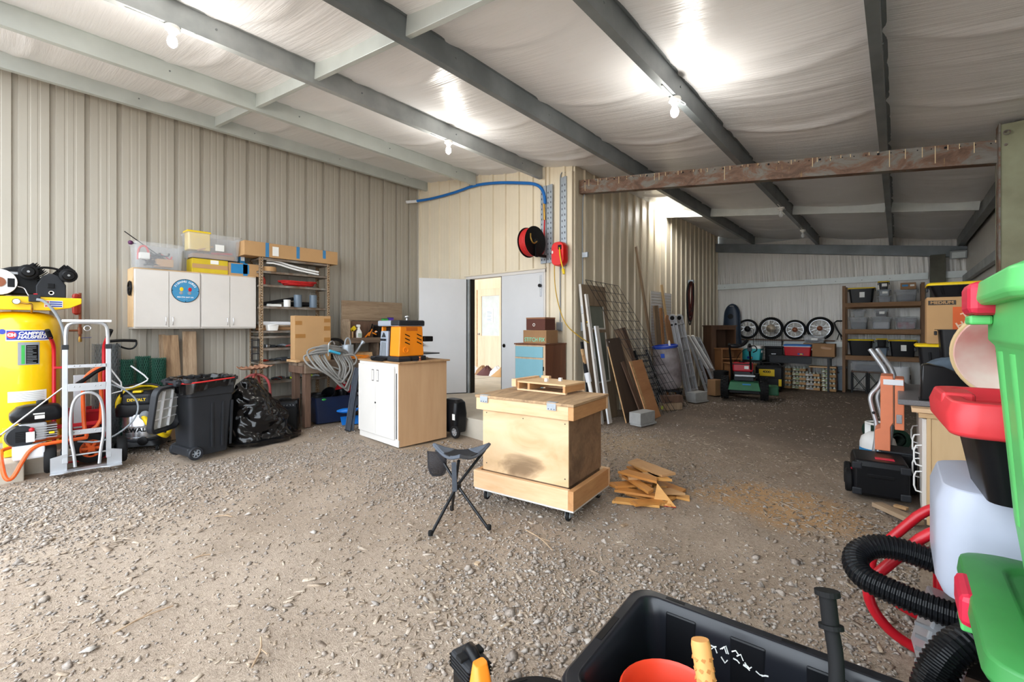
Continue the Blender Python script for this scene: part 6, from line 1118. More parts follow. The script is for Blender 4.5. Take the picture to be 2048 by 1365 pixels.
t = thing('white_tube', 'pair of white plastic lengths propped between the ladder and ramp', 'pipe', (0, 0, 0)); MB().bar((-3.25, 10.55, .55), (-3.55, 10.15, 1.3), .1, .03).build('length', M_wht, t, bevel=.01); MB().bar((-3.2, 10.7, .55), (-3.5, 10.3, 1.3), .09, .03).build('length', M_wht, t, bevel=.01)
t = thing('black_tray', 'black rubber tray holding the white lengths', 'tray', (-2.98, 10.62, .0), 90); MB().loft([rrect(.3, .22, .06, 0), rrect(.36, .26, .07, .5), rrect(.32, .22, .06, .5), rrect(.27, .19, .05, .4)]).build('tray_body', M_rub, t, smooth=True); MB().torus((0, 0, .5), .14, .018, 'Z', 24, 8).build('rim', M_rub, t, smooth=True)
t = cbox('carton', 'small brown carton on the floor under the ramp', (-3.02, 10.35, .0), 70, .28, .2, .34, M_card2); boxp('tag', .04, .1, -.104, -.1, .2, .3, M_lab, t, 0)
# hanging cord bundle
t = thing('hanging_cords', 'bundle of dark red and black cords hanging on the inner wall', 'cords', (-3.78, 10.85, 2.55), 90); boxp('bracket', .06, .16, -.09, .03, -.02, .06, M_zinc, t, .004)
for k in range(11):
    w_ = random.uniform(.09, .24); d_ = random.uniform(.55, 1.1); x0 = random.uniform(-.06, .08); tube_o('loop', [(x0-w_, -.06, -.1), (x0, -.08, .04), (x0+w_, -.06, -.08), (x0+w_*1.1, -.05, -.5*d_), (x0+w_*.5, -.05, -d_), (x0-w_*.6, -.05, -.95*d_), (x0-w_*1.1, -.05, -.5*d_)], .013, pm('oxblood_cord', S(96, 34, 28), .6) if k % 3 else M_cord, t, 6, 2, True)
# ================================================================ deep end of the bay
M_dkw = wood('dark_cabinet_wood', S(94, 66, 46), S(62, 42, 30), 'Z', 5, .6); M_mdw = wood('mid_brown_wood', S(150, 104, 64), S(116, 76, 44), 'Z', 5, .6)
t = thing('media_cabinet', 'tall dark brown cabinet with an open front in the far corner', 'cabinet', (-3.40, 11.95, 0), 40)
for nm, x0, x1, y0, y1, z0, z1 in (('side', -.3, -.27, -.25, .25, 0, 1.5), ('side', .27, .3, -.25, .25, 0, 1.5), ('back', -.27, .27, .23, .25, 0, 1.5), ('top', -.32, .32, -.27, .26, 1.5, 1.53), ('shelf', -.27, .27, -.24, .23, .95, .98), ('shelf', -.27, .27, -.24, .23, .5, .53), ('front_panel', -.27, .27, -.25, -.23, 0, .5), ('front_rail', -.27, .27, -.25, -.22, 1.42, 1.5), ('inner_stile', -.27, -.18, -.25, -.23, .5, 1.42)): boxp(nm, x0, x1, y0, y1, z0, z1, M_dkw, t, .003)
t = thing('bedside_cabinet', 'orange-brown open cabinet in front of the dark tall one', 'cabinet', (-3.08, 11.55, 0), 38)
for nm, x0, x1, y0, y1, z0, z1 in (('side', -.24, -.21, -.2, .2, 0, .95), ('side', .21, .24, -.2, .2, 0, .95), ('back', -.21, .21, .18, .2, 0, .95), ('shelf', -.21, .21, -.2, .18, .72, .75), ('top', -.26, .26, -.21, .21, .95, .98), ('shelf', -.21, .21, -.2, .18, .38, .41)): boxp(nm, x0, x1, y0, y1, z0, z1, M_mdw, t, .003)
t = thing('side_table', 'low orange-brown table with a solid side before the open cabinet', 'table', (-2.72, 11.16, 0), 34); boxp('top', -.3, .26, -.24, .24, .64, .67, M_mdw, t, .004); boxp('side', -.28, -.25, -.22, .22, 0, .64, M_mdw, t, .003); boxp('side', .2, .23, -.22, .22, 0, .64, M_mdw, t, .003); boxp('shelf', -.25, .2, -.2, .2, .25, .27, M_mdw, t, .003)
t = thing('leather_gloves', 'dark grey work gloves resting on the orange-brown cabinet', 'gloves', (-2.95, 11.6, .985), 20); MB().sphere((0, 0, .05), .12, 14, 8, (1.3, .7, .45)).build('palm', M_dgr, t, smooth=True); MB().tube([(.1, 0, .05), (.2, -.03, .1), (.26, -.06, .2)], .04, 10, smooth=1).build('cuff', M_rub, t, smooth=True)
t = thing('plastic_sled', 'long dark blue plastic sled standing on end against the back wall', 'sled', (-3.42, 13.12, .95), 0, rx=-4)
def sledf(u, v):
    z = v*1.16; w_ = (.235-.05*v)*math.sqrt(max(0.02, 1-max(0, (v-.72)/.29)**2.2))*(1 if v > .25 else 1+.1*(1-v/.25)); x = (u-.5)*2*w_; return (x, -.05+.06*abs(2*u-1)**3, z)
M_nvy = pm('navy_plastic', S(38, 54, 74), .4, var=.15); MB().grid(sledf, 22, 34).build('hull', M_nvy, t, smooth=True, solid=.012)
tube_o('rim', [sledf(0, v/16) for v in range(17)]+[sledf(1, 1-v/16) for v in range(17)], .012, M_nvy, t, 8, 1); MB().lathe([(.07, 0), (.07, .012), (.05, .014)], 20, My(-.02, .82, -.055)).build('seat_mark', M_blk, t); boxp('handle_slot', -.05, .05, -.062, -.05, 1.09, 1.11, M_stl, t, .004); MB().lathe([(.05, 0), (.05, .012), (.03, .014)], 20, My(0, .28, -.055)).build('seat_mark', M_blk, t)
boxp('support_leg', -.06, -.03, .0, .04, -.945, .03, M_dgr, t, .004); boxp('support_leg', .12, .15, .0, .04, -.945, .03, M_dgr, t, .004)
# spoked wheels on a shelf plank
t = thing('wheel_shelf', 'thin plank shelf fixed to the low girt under the spoked wheels', 'shelf', (-2.25, 13.24, 1.135), 0); boxp('plank', -1.15, 1.1, -.06, .1, 0, .03, M_postw, t, .003)
for x in (-.9, 0, .9): boxp('bracket', x-.02, x+.02, .06, .1, -.12, 0, M_dgr, t, .002)
def mwheel(x, r, lab, hubr, hubm, knob=False, rimm=M_alu, z=None):
    t = thing('spoked_wheel', lab, 'wheel', (x, 13.20, 1.168+r), 0, 'spoked wheels on the back wall', rx=-3); tr = MB().torus((0, 0, 0), r*.87, r*.13, 'Y', 40, 10).build('tyre', M_rub, t, smooth=True)
    if knob:
        kk = MB()
        for k in range(44): a = 2*PI*k/44; kk.box((r*math.cos(a), 0, r*math.sin(a)), (r*.06, .05, r*.06), rot(0, -math.degrees(a), 0))
        kk.build('tread_knobs', M_rub, tr)['kind'] = 'stuff'
    MB().lathe([(r*.77, -.02), (r*.77, .02), (r*.72, .02), (r*.73, 0), (r*.72, -.02), (r*.77, -.02)], 40, rot(90, 0, 0).to_4x4(), cap=False).build('rim', rimm, t, smooth=True); MB().lathe([(hubr, -.04), (hubr, .03), (hubr*.5, .05), (.012, .055)], 22, rot(90, 0, 0).to_4x4()).build('hub', hubm, t, smooth=True)
    sp = MB()
    for k in range(18): a = 2*PI*k/18; b_ = a+(.35 if k % 2 else -.35); sp.tube([(hubr*.9*math.cos(b_), -.02 if k % 2 else .02, hubr*.9*math.sin(b_)), (r*.72*math.cos(a), 0, r*.72*math.sin(a))], .0035, 4)
    sp.build('spokes', M_stl, t)
mwheel(-3.04, .265, 'spoked motorcycle wheel with black sprocket hub, leftmost of four', .075, M_blk); mwheel(-2.49, .285, 'spoked motorcycle wheel with knobby tyre and bright disc', .105, M_brass if False else pm('tarnished_disc', S(150, 138, 120), .4, .4), True); mwheel(-1.96, .25, 'smaller spoked motorcycle wheel, third from the left', .06, M_copp); mwheel(-1.44, .285, 'spoked motorcycle wheel with wide pale rim, rightmost', .06, M_copp, False, M_alu)
t = thing('bike_frame_part', 'black bent frame tube hanging right of the wheels', 'frame', (-1.05, 13.2, 1.15), 0); tube_o('tube', [(.15, 0, .48), (-.12, 0, .48), (-.06, 0, .3), (.02, 0, .14), (.12, 0, .06)], .018, M_blk, t, smooth=1); tube_o('stay', [(.0, 0, .2), (-.05, 0, .03)], .01, M_dgr, t, smooth=0); tube_o('stay', [(.0, 0, .2), (.04, 0, .03)], .01, M_dgr, t, smooth=0)
# coolers, table, cartons
M_teal = pm('turquoise_plastic', S(60, 186, 196), .4, var=.06)
def cooler(label, loc, w, d, h, mat, lidm, bandm=None):
    t = thing('cooler', label, 'cooler', loc, 0, 'coolers'); MB().loft([rrect(w*.92, d*.92, .03, 0), rrect(w, d, .03, h*.78)]).build('tub', mat, t, bevel=.004, smooth=True)
    if bandm: MB().loft([rrect(w*1.02, d*1.02, .03, h*.78), rrect(w*1.02, d*1.02, .03, h*.84)]).build('band', bandm, t, bevel=.003)
    z0 = h*.84 if bandm else h*.78; MB().loft([rrect(w*1.03, d*1.03, .03, z0), rrect(w*1.03, d*1.03, .03, h*.94), rrect(w*.96, d*.94, .03, h)]).build('lid', lidm, t, bevel=.004, smooth=True)
    for s in (-1, 1): boxp('handle', s*w*.5-.012, s*w*.5+.012, -d*.2, d*.2, h*.5, h*.66, lidm if not bandm else bandm, t, .004)
    lb = boxp('label', w*.02, w*.22, -d*.48-.012, -d*.46, h*.08, h*.24, M_blu, t, 0); boxp('label_mark', w*.1, w*.2, -d*.48-.014, -d*.48-.011, h*.1, h*.2, M_yelp, lb, 0); return t
cooler('turquoise cooler with white lid behind the green brush mower', (-2.88, 12.6, .665), .62, .36, .36, M_teal, M_wht); cooler('red cooler with white band and blue lid on the dark table', (-1.82, 12.72, .80), .56, .34, .27, M_red, M_bl2, M_wht)
t = thing('cooler_bench', 'dark metal bench carrying the turquoise cooler', 'bench', (-2.88, 12.6, 0), 0); boxp('deck', -.42, .36, -.25, .25, .62, .66, M_blk, t, .004)
for x in (-.38, .32):
    for y in (-.2, .2): boxp('leg', x-.02, x+.02, y-.02, y+.02, 0, .62, M_blk, t, .003)
t = thing('folding_table', 'low dark grey table under the red cooler', 'table', (-1.72, 12.72, 0), 0); boxp('top', -.68, .6, -.28, .3, .765, .795, M_dgr, t, .006); boxp('apron', -.66, .2, -.28, -.26, .62, .765, M_dgr, t, .003)
for x in (-.62, .52):
    for y in (-.24, .26): boxp('leg', x-.02, x+.02, y-.02, y+.02, 0, .765, M_dgr, t, .003)
t = thing('plank_shelf', 'tan plank shelf under the table right end', 'shelf', (-1.28, 12.62, .0), 0); boxp('plank', -.3, .22, -.12, .2, .545, .575, M_pine, t, .003); boxp('upright', -.3, -.27, .1, .2, 0, .545, M_postw, t, .002); boxp('upright', .19, .22, .1, .2, 0, .545, M_postw, t, .002)
t = cbox('carton', 'crumpled brown carton beside the red cooler', (-1.3, 12.70, .798), 0, .43, .34, .30, M_card2); MB().box((.05, -.172, .2), (.2, .004, .05), rot(0, 8, 0)).build('tape', M_tape, t)
t = crate_bin('storage_bin', 'clear bin with dark contents behind the brown carton', (-1.53, 13.0, 1.10), 0, .42, .2, .17, M_clr, M_clrd, .92); boxp('label', -.05, .08, -.112, -.106, .07, .12, M_lab, t, 0); boxp('contents', -.18, .18, -.07, .07, .01, .08, M_blk, t, .02)
t = thing('bin_ledge', 'short ledge holding the clear bin', 'shelf', (-1.53, 13.05, 1.07), 0); boxp('board', -.22, .22, -.1, .15, 0, .028, M_oldw, t, .002); boxp('cleat', -.2, .2, .1, .15, -.06, 0, M_oldw, t, .002)
t = thing('wire_crate', 'black folded wire dog crate standing behind the coolers', 'wire crate', (-2.52, 12.92, 0), 0); f = MB()
for k in range(17): f.bar((-.32+k*.04, 0, 0), (-.32+k*.04, 0, 1.42), .005, .005)
for k in range(20): f.bar((-.32, 0, .02+k*.073), (.32, 0, .02+k*.073), .005, .005)
f.build('wire_grid', M_blk, t)
for x in (-.32, .32): MB().bar((x, 0, 0), (x, 0, 1.43), .012, .012).build('side_rod', M_blk, t)
t = thing('storage_chest', 'black trunk behind the wire crate', 'trunk', (-2.4, 13.12, 0), 0); boxp('body', -.2, .2, -.08, .08, 0, .95, M_blk, t, .02); boxp('lid', -.21, .21, -.09, .09, .955, 1.0, M_bpl, t, .01); MB().bar((-.05, -.09, .8), (.05, -.09, .8), .02, .02).build('latch', M_stl, t)
t = thing('footlocker', 'blue-grey studded trunk at the end of the bottle packs', 'trunk', (-1.02, 13.1, 0), 0); boxp('body', -.12, .1, -.14, .12, 0, .5, M_bgrey, t, .01); boxp('lid', -.13, .11, -.15, .13, .5, .56, M_bgrey, t, .01); MB().sphere((-.03, -.15, .42), .02, 10, 6).build('latch', M_stl, t)
# ---- packs of bottles
M_pk = pm('green_pack_print', S(70, 120, 60), .6, col2=S(180, 190, 160), scale=40, lo=.45, hi=.6); M_cap = pm('pale_bottle', S(206, 214, 206), .3, var=.2); M_pk2 = pm('blue_pack_print', S(90, 130, 160), .6, col2=S(210, 200, 190), scale=40)
def pack(label, loc, w=.27, h=.105, m1=M_pk, proto=None):
    if proto: return dup(proto, loc, random.uniform(-3, 3), label)
    t = thing('bottle_pack', label, 'bottle pack', loc, 0, 'packs of bottles on the floor'); boxp('tray', -w/2, w/2, -.11, .11, 0, h*.55, M_card, t, .003); boxp('print', -w/2+.01, w*.05, -.113, -.11, .01, h*.5, m1, t, 0); boxp('white_mark', -w*.42, -w*.28, -.116, -.113, .015, .04, M_lab, t, 0)
    for i in range(4):
        for j in range(3): MB().lathe([(.026, .01), (.028, h*.7), (.014, h*.86), (.014, h)], 10, Matrix.Translation((-w*.37+i*w*.247, -.075+j*.075, 0))).build('bottle', M_cap, t, smooth=True)
    return t
bpy.context.view_layer.update()
pk1 = pack('green printed bottle pack, bottom of the leftmost stack', (-2.1, 12.75, 0)); pk2 = pack('blue printed bottle pack, bottom of the third stack', (-1.52, 12.75, 0), .29, .105, M_pk2)
KIDS.update({o.name: [k for k in bpy.data.objects if k.parent == o] for o in (pk1, pk2)}); [KIDS.setdefault(k.name, []) for o in (pk1, pk2) for k in KIDS[o.name]]
lv = ['bottom', 'second from the floor', 'third from the floor', 'fourth from the floor', 'top']
for (x, y, n, wd_, pr) in ((-2.1, 12.75, 5, 'leftmost stack', pk1), (-1.80, 12.77, 5, 'second stack', pk1), (-1.52, 12.75, 4, 'third stack', pk2), (-1.21, 12.73, 5, 'rightmost stack', pk1)):
    for k in range(n):
        if k == 0 and pr is pk1 and x == -2.1 or k == 0 and pr is pk2: continue
        pack('%s printed bottle pack, %s of the %s' % ('green' if pr is pk1 else 'blue', lv[k] if k < n-1 else 'top', wd_), (x+random.uniform(-.015, .015), y+random.uniform(-.01, .01), k*.108), proto=pr)
# ---- brush mower
M_mgrn = pm('mower_green', S(36, 104, 68), .45, var=.2); M_engr = pm('engine_red', S(186, 24, 44), .35)
t = thing('brush_mower', 'green walk-behind brush mower with red engine and knobbly tyres', 'mower', (-2.42, 10.25, 0), 12)
for x in (-.36, .36):
    wo = wheel(t, (x, -.1, .235), .225, .15, 'X', pm('tan_rim', S(150, 130, 90), .5)); kn = MB()
    for k in range(22):
        a = 2*PI*k/22
        for j in (-1, 0, 1): kn.box((x+j*.05, -.1+.228*math.cos(a+j*.14), .235+.228*math.sin(a+j*.14)), (.04, .035, .02), rot(math.degrees(a+j*.14)-90, 0, 0))
    kn.build('tread_lugs', M_rub, wo)['kind'] = 'stuff'
MB().add([(-.3, -.32, .2), (.3, -.32, .2), (.3, .2, .2), (-.3, .2, .2), (-.26, -.26, .36), (.26, -.26, .36), (.26, .2, .36), (-.26, .2, .36)], bxf).build('hood', M_mgrn, t, bevel=.01); boxp('name_plate', -.03, .12, -.29, -.275, .31, .335, M_tealp, t, 0).rotation_euler = (0, 0, 0)
boxp('cutter_deck', -.34, .36, .3, .55, .06, .24, M_mgrn, t, .03); boxp('side_guard', .36, .62, .1, .5, .08, .26, M_mgrn, t, .02); boxp('chassis', -.28, .28, -.2, .5, .13, .2, M_blk, t, .005)
eb = boxp('engine_block', -.2, .18, -.05, .25, .36, .6, M_dgr, t, .02); boxp('engine_shroud', -.22, .16, -.09, .25, .56, .74, M_engr, t, .03); boxp('engine_label', .0, .08, -.095, -.09, .62, .68, M_lab, t, 0); boxp('muffler', -.18, .2, -.12, -.06, .46, .5, M_alu, t, .008); MB().lathe([(.06, 0), (.06, .1)], 16, Matrix.Translation((.22, .1, .42))).build('air_cleaner', M_blk, t); MB().lathe([(.05, .74), (.05, .77)], 16, Matrix.Translation((-.05, .1, 0))).build('fuel_cap', M_blk, t)
for x in (-.24, .12):
    tube_o('handlebar', [(x, .05, .36), (x, -.12, .7), (x-.02, -.3, 1.0), (x-.02, -.42, 1.1)], .02, M_blk, t, 8, 1); MB().tube([(x-.02, -.4, 1.09), (x-.02, -.52, 1.14)], .026, 10).build('grip', M_rub, t, smooth=True)
MB().bar((-.24, -.12, .72), (.12, -.12, .72), .03, .02).build('cross_brace', M_blk, t); tube_o('control_lever', [(.12, -.4, 1.1), (.2, -.42, 1.12), (.24, -.42, 1.02), (.16, -.38, .98)], .01, M_blk, t); tube_o('cable', [(.1, -.4, 1.08), (-.05, -.35, 1.0), (-.15, -.2, .8)], .006, M_blk, t); boxp('hand_box', .06, .14, -.42, -.34, 1.0, 1.12, M_dgr, t, .01)
t = thing('generator', 'black and yellow inverter generator behind the brush mower', 'generator', (-2.30, 12.05, .0), 5); boxp('body', -.28, .3, -.2, .2, .06, .58, M_bpl, t, .05); boxp('yellow_panel', -.2, .12, -.206, -.2, .34, .5, M_yelp, t, .01); text('panel_text', '4000', .08, M_blk, t, FRONT((-.04, -.207, .44)), bold=.002); boxp('lower_panel', -.1, .26, -.206, -.2, .12, .28, M_dgr, t, .01); boxp('yellow_end', .2, .26, -.21, -.206, .12, .28, M_yelp, t, .004); tube_o('handle', [(-.2, 0, .57), (-.18, 0, .64), (.2, 0, .64), (.22, 0, .57)], .018, M_bpl, t)
for x in (-.2, .22): wheel(t, (x, -.16, .06), .06, .04, 'X', M_grey)
# ================================================================ timber rack with bins
t = thing('timber_rack', 'timber shelf rack on posts loaded with storage bins', 'shelf', (0, 0, 0)); RY0, RY1 = 12.72, 13.2
M_rk = wood('rack_timber', S(146, 110, 76), S(104, 76, 52), 'X', 6, .75); M_rp = wood('rack_post', S(136, 104, 76), S(96, 70, 50), 'Z', 6, .75)
for x in (-.93, .40):
    for y in (RY0, RY1): boxp('post', x-.03, x+.03, y-.045, y+.045, 0, 2.42, M_rp, t, .003)
for z in (2.03, 1.435, .845):
    for k in range(4): boxp('deck_board', -.9, .37, RY0-.02+k*.125, RY0+.09+k*.125, z-.018, z, M_rk, t, .002)
    boxp('front_rail', -.9, .37, RY0-.06, RY0-.025, z-.10, z-.004, M_rk, t, .003); boxp('back_rail', -.9, .37, RY1-.06, RY1-.02, z-.12, z-.02, M_rk, t, .003)
def rb(label, px0, px1, z, h, mat, lidm, d=.36, lab=True, tp=.86, name='storage_bin', fill=None):
    X0, X1 = -.93+(px0-1690)*.00857, -.93+(px1-1690)*.00857; w_ = X1-X0; t = crate_bin(name, label, ((X0+X1)/2, 12.93, z+.001), 0, w_-.05, d, h-.03 if lidm else h, mat, lidm, tp)
    if lab: lb = boxp('label', -.03, .06, -d/2-.004, -d/2+.004, h*.35, h*.7, M_lab, t, 0)
    if fill: boxp('contents', -w_*.36, w_*.36, -d*.38, d*.38, .01, h*.6, fill, t, .03)
    return t
rb('black bin with yellow lid at the left of the top rack shelf', 1697, 1755, 2.03, .34, M_bpl, M_yelp); rb('clear bin with lid under the grey one on the top rack shelf', 1757, 1788, 2.03, .14, M_clrd, M_clrd, .24, False); rb('small grey bin with red label in the middle of the top rack shelf', 1758, 1786, 2.172, .14, M_grey, M_grey, .22); rb('small black bin with yellow lid topping the middle stack', 1759, 1783, 2.315, .18, M_bpl, M_yelp, .2)
rb('clear bin with dark contents at the right of the top rack shelf', 1791, 1838, 2.03, .26, M_clrd, M_clrd, .34, False, fill=M_dgr); cbox('carton', 'small printed brown carton on the clear bin of the top shelf', (.17, 12.92, 2.296), 0, .25, .2, .14, M_card2, ((-.1, .0, .06, .1, M_tealp), (.03, .1, .06, .1, M_lab)))
rb('clear bin with green and red contents on the middle rack shelf', 1699, 1742, 1.435, .27, M_clrd, M_clrd, .34, False, fill=pm('dark_mixed', S(36, 54, 50), .7, col2=S(150, 40, 50), scale=16, lo=.3, hi=.36)); rb('clear bin holding a white jug on the middle rack shelf', 1744, 1789, 1.435, .27, M_clrd, M_clrd, .34, False, fill=M_sft); rb('clear bin with red and white packets on the middle rack shelf', 1791, 1838, 1.435, .27, M_clrd, M_clrd, .34, False, fill=pm('mixed_packets', S(190, 80, 80), .6, col2=S(190, 180, 190), scale=12))
rb('small clear bin stacked at the left of the middle rack shelf', 1706, 1736, 1.715, .16, M_clrd, M_clrd, .24, False); rb('small clear bin with dark label stacked on the jug bin', 1751, 1781, 1.715, .16, M_clrd, M_clrd, .24, True, fill=M_dgr)
rb('black bin with yellow lid at the left of the lower rack shelf', 1697, 1752, .845, .36, M_bpl, M_yelp, .36, False); rb('small grey bin in the middle of the lower rack shelf', 1754, 1781, .845, .2, M_bgrey, M_dgr, .26, False); rb('black bin with yellow lid topping the grey one', 1755, 1779, 1.05, .18, M_bpl, M_yelp, .2, False); rb('black labelled bin with yellow lid at the right of the lower rack shelf', 1780, 1836, .845, .36, M_bpl, M_yelp)
t = crate_bin('storage_bin', 'long clear bin of dark cloth on the two black stools', (-.50, 12.85, .50), 0, .58, .36, .21, M_clrd, None, .92); boxp('contents', -.24, .24, -.13, .13, .01, .15, M_ind, t, .06)
def xstool(label, x, pr=None):
    if pr: return dup(pr, (x, 12.86, 0), label=label)
    t = thing('metal_stool', label, 'stool', (x, 12.86, 0), 0, 'black stools under the rack'); boxp('seat', -.14, .14, -.16, .16, .465, .498, M_dkw, t, .004)
    for a in (-.13, .13):
        for b_ in (-.14, .14): boxp('leg', a-.014, a+.014, b_-.014, b_+.014, 0, .465, M_blk, t, .002)
    for y in (-.14, .14):
        MB().bar((-.13, y, .05), (.13, y, .42), .02, .012).build('cross_brace', M_blk, t); MB().bar((.13, y, .05), (-.13, y, .42), .02, .012).build('cross_brace', M_blk, t); MB().bar((-.13, y, .06), (.13, y, .06), .02, .012).build('lower_rail', M_blk, t)
    return t
bpy.context.view_layer.update(); xs = xstool('black X-braced metal stool, left one under the clear bin', -.66); xstool('black X-braced metal stool, right one under the clear bin', -.36, xs)
t = can('white_bucket', 'tall white bucket under the rack at the right', (.05, 12.9, 0), .15, .62, M_sft, None, M_stl); MB().lathe([(.05, 0), (.05, .01)], 16, My(.05, .4, -.15)).build('hole', M_blk, t)
t = crate_bin('storage_bin', 'blue-grey bin on the floor in front of the white bucket', (-.02, 12.55, 0), 0, .26, .3, .28, M_bgrey, M_bgrey, .9)
# ================================================================ right hand side of the bay
M_yl2 = M_yelp; M_gbin = pm('bright_green_plastic', S(96, 196, 110), .42, var=.08); M_gbin2 = pm('deep_green_plastic', S(62, 140, 72), .45, var=.2, scale=4); M_rlid = pm('coral_red_plastic', S(222, 58, 66), .42, var=.08); M_lat = pm('latch_red_plastic', S(208, 36, 66), .45)
# ---- work counter
M_cab = wood('birch_side_panel', S(224, 192, 148), S(206, 172, 126), 'Z', 2, .65, bmp=.03); M_cnt = pm('grey_speckled_laminate', S(118, 116, 118), .4, var=.25, scale=120)
t = thing('work_counter', 'long plywood counter with white doors and grey laminate top', 'counter', (0, 0, 0))
boxp('side_panel', .19, .80, 4.58, 4.60, 0, .80, M_cab, t, .002); boxp('corner_stile', .165, .19, 4.575, 4.605, 0, .80, M_cab, t, .002); boxp('carcass', .19, .80, 4.60, 5.95, .05, .80, M_cab, t, .002)
for k in range(3):
    y0 = 4.6+k*.45; d = boxp('door', .14, .165, y0, y0+.44, .03, .79, M_wpt, t, .003)
    for z in (.5, .30): tube_o('handle', [(.14, y0+.04, z+.08), (.095, y0+.04, z+.07), (.095, y0+.04, z-.07), (.14, y0+.04, z-.08)], .006, M_wht, d, 8, 1)
boxp('top_frame', .12, .82, 4.56, 5.97, .80, .835, M_pine, t, .003); boxp('top_ply', .08, .84, 4.55, 5.98, .838, .87, M_pinx, t, .003); boxp('laminate_top', .0, .86, 4.66, 5.98, .872, .915, M_cnt, t, .008)
t = thing('black_moulding', 'tall curved black plastic moulding standing on the counter', 'moulding', (.30, 4.74, .917), 0)
MB().prism([(-.17, 0), (.18, 0), (.17, .06), (.12, .15), (.05, .22), (-.04, .265), (-.12, .28), (-.16, .275)], .16, TM((0, .1, 0), (1, 0, 0), (0, 0, 1)), 0).build('shell', pm('glossy_black', S(22, 22, 24), .18), t, bevel=.012, smooth=True); boxp('base_lip', -.175, .185, -.065, .105, 0, .008, M_blk, t, .002)
t = thing('black_case', 'glossy black case with yellow lined edge behind the curved moulding', 'case', (.50, 4.98, .917), 0); boxp('body', -.2, .24, -.1, .1, 0, .12, M_blk, t, .012); boxp('grey_panel', -.14, .08, -.104, -.1, .02, .1, M_dgr, t, .004); boxp('yellow_line', -.14, .08, -.106, -.103, .065, .07, M_yelp, t, 0); boxp('lid', -.2, .24, -.1, .1, .122, .15, M_bpl, t, .012)
t = thing('cushion', 'crumpled blue-grey cushion lying on the black case', 'cushion', (.42, 5.0, 1.071), 0)
MB().grid(lambda u, v: (lambda a, b_: ((.26*math.cos(a)*math.cos(b_)**.6 if math.cos(b_) > 0 else 0), .1*math.sin(a)*max(0, math.cos(b_))**.6, .07+.075*math.sin(b_)*(1+.35*mn.noise(Vector((math.cos(a)*2, math.sin(a)*2, b_)))+.3*math.cos(a+2.6))))(2*PI*u, PI*(v-.5)), 36, 16, cu=True).build('cover', pm('blue_grey_cloth', S(92, 106, 120), .9, var=.3, scale=12, bmp=.3), t, smooth=True); tube_o('piping', [(.25*math.cos(2*PI*k/24), .095*math.sin(2*PI*k/24), .06) for k in range(24)], .006, M_bgrey, t, 6, 0, True)
for k, (x, h) in enumerate(((.385, .16), (.425, .2))):
    t = thing('white_bottle', ['shorter white bottle standing before the cushion', 'taller white bottle standing before the cushion'][k], 'bottle', (x, 4.83+.01*k, .917), 0, 'white bottles on the counter'); boxp('bottle', -.022, .022, -.022, .022, 0, h, M_wht, t, .006); boxp('label', -.016, .016, -.0235, -.022, .03, h*.7, M_lab, t, 0); boxp('cap', -.012, .012, -.012, .012, h, h+.03, M_wht, t, .002)
def ybin(label, x0, x1, y0, y1, z, h, lidm=M_yelp, body=M_bpl, name='storage_tote', ribs=True, group=None):
    w_, d_ = x1-x0-.05, y1-y0-.05; t = crate_bin(name, label, ((x0+x1)/2, (y0+y1)/2, z), 0, w_, d_, h-.03 if lidm else h, body, lidm, .86, group)
    if ribs:
        for k in range(4): a = -w_*.36+k*w_*.24; MB().add([(a*.88-.01, -d_*.43-.008, .02), (a*.88+.01, -d_*.43-.008, .02), (a*.88+.01, -d_*.42, .02), (a*.88-.01, -d_*.42, .02), (a-.01, -d_*.5-.01, h*.82), (a+.01, -d_*.5-.01, h*.82), (a+.01, -d_*.49, h*.82), (a-.01, -d_*.49, h*.82)], bxf).build('rib', body, t, bevel=.003)
    return t
ybin('large black tote with ribs on the counter before the carton', .24, .78, 5.14, 5.5, .917, .54, None); ybin('black tote with yellow lid beneath the printed carton', .12, .70, 5.55, 5.95, .917, .41)
t = cbox('carton', 'printed moving carton marked MEDIUM on the black totes', (.46, 5.74, 1.33), 0, .52, .36, .42, M_card)
b_ = boxp('name_band', -.25, -.07, -.184, -.18, .35, .39, pm('dark_ink', S(70, 62, 54), .7), t, 0); text('size_text', 'MEDIUM', .035, M_card, b_, FRONT((-.16, -.185, .37)), bold=.001, sx=1.15)
lg = boxp('logo_panel', -.09, .17, -.183, -.18, .09, .33, pm('logo_orange', S(214, 96, 44), .7), t, 0)
for s_, z_ in (('THE', .27), ('HOME', .20), ('DEPOT', .12)): text('logo_text', s_, .075, pm('logo_cream', S(232, 200, 170), .7), lg, TM((.03, -.184, z_), (1, 0, .45), (-.45, 0, 1)), bold=.002)
ybin('black tote with yellow lid on top of the printed carton', .20, .74, 5.55, 5.92, 1.752, .13)
ybin('small black tote with yellow lid at the end of the counter', .32, .62, 4.70, 4.9, .0, .01) if False else None
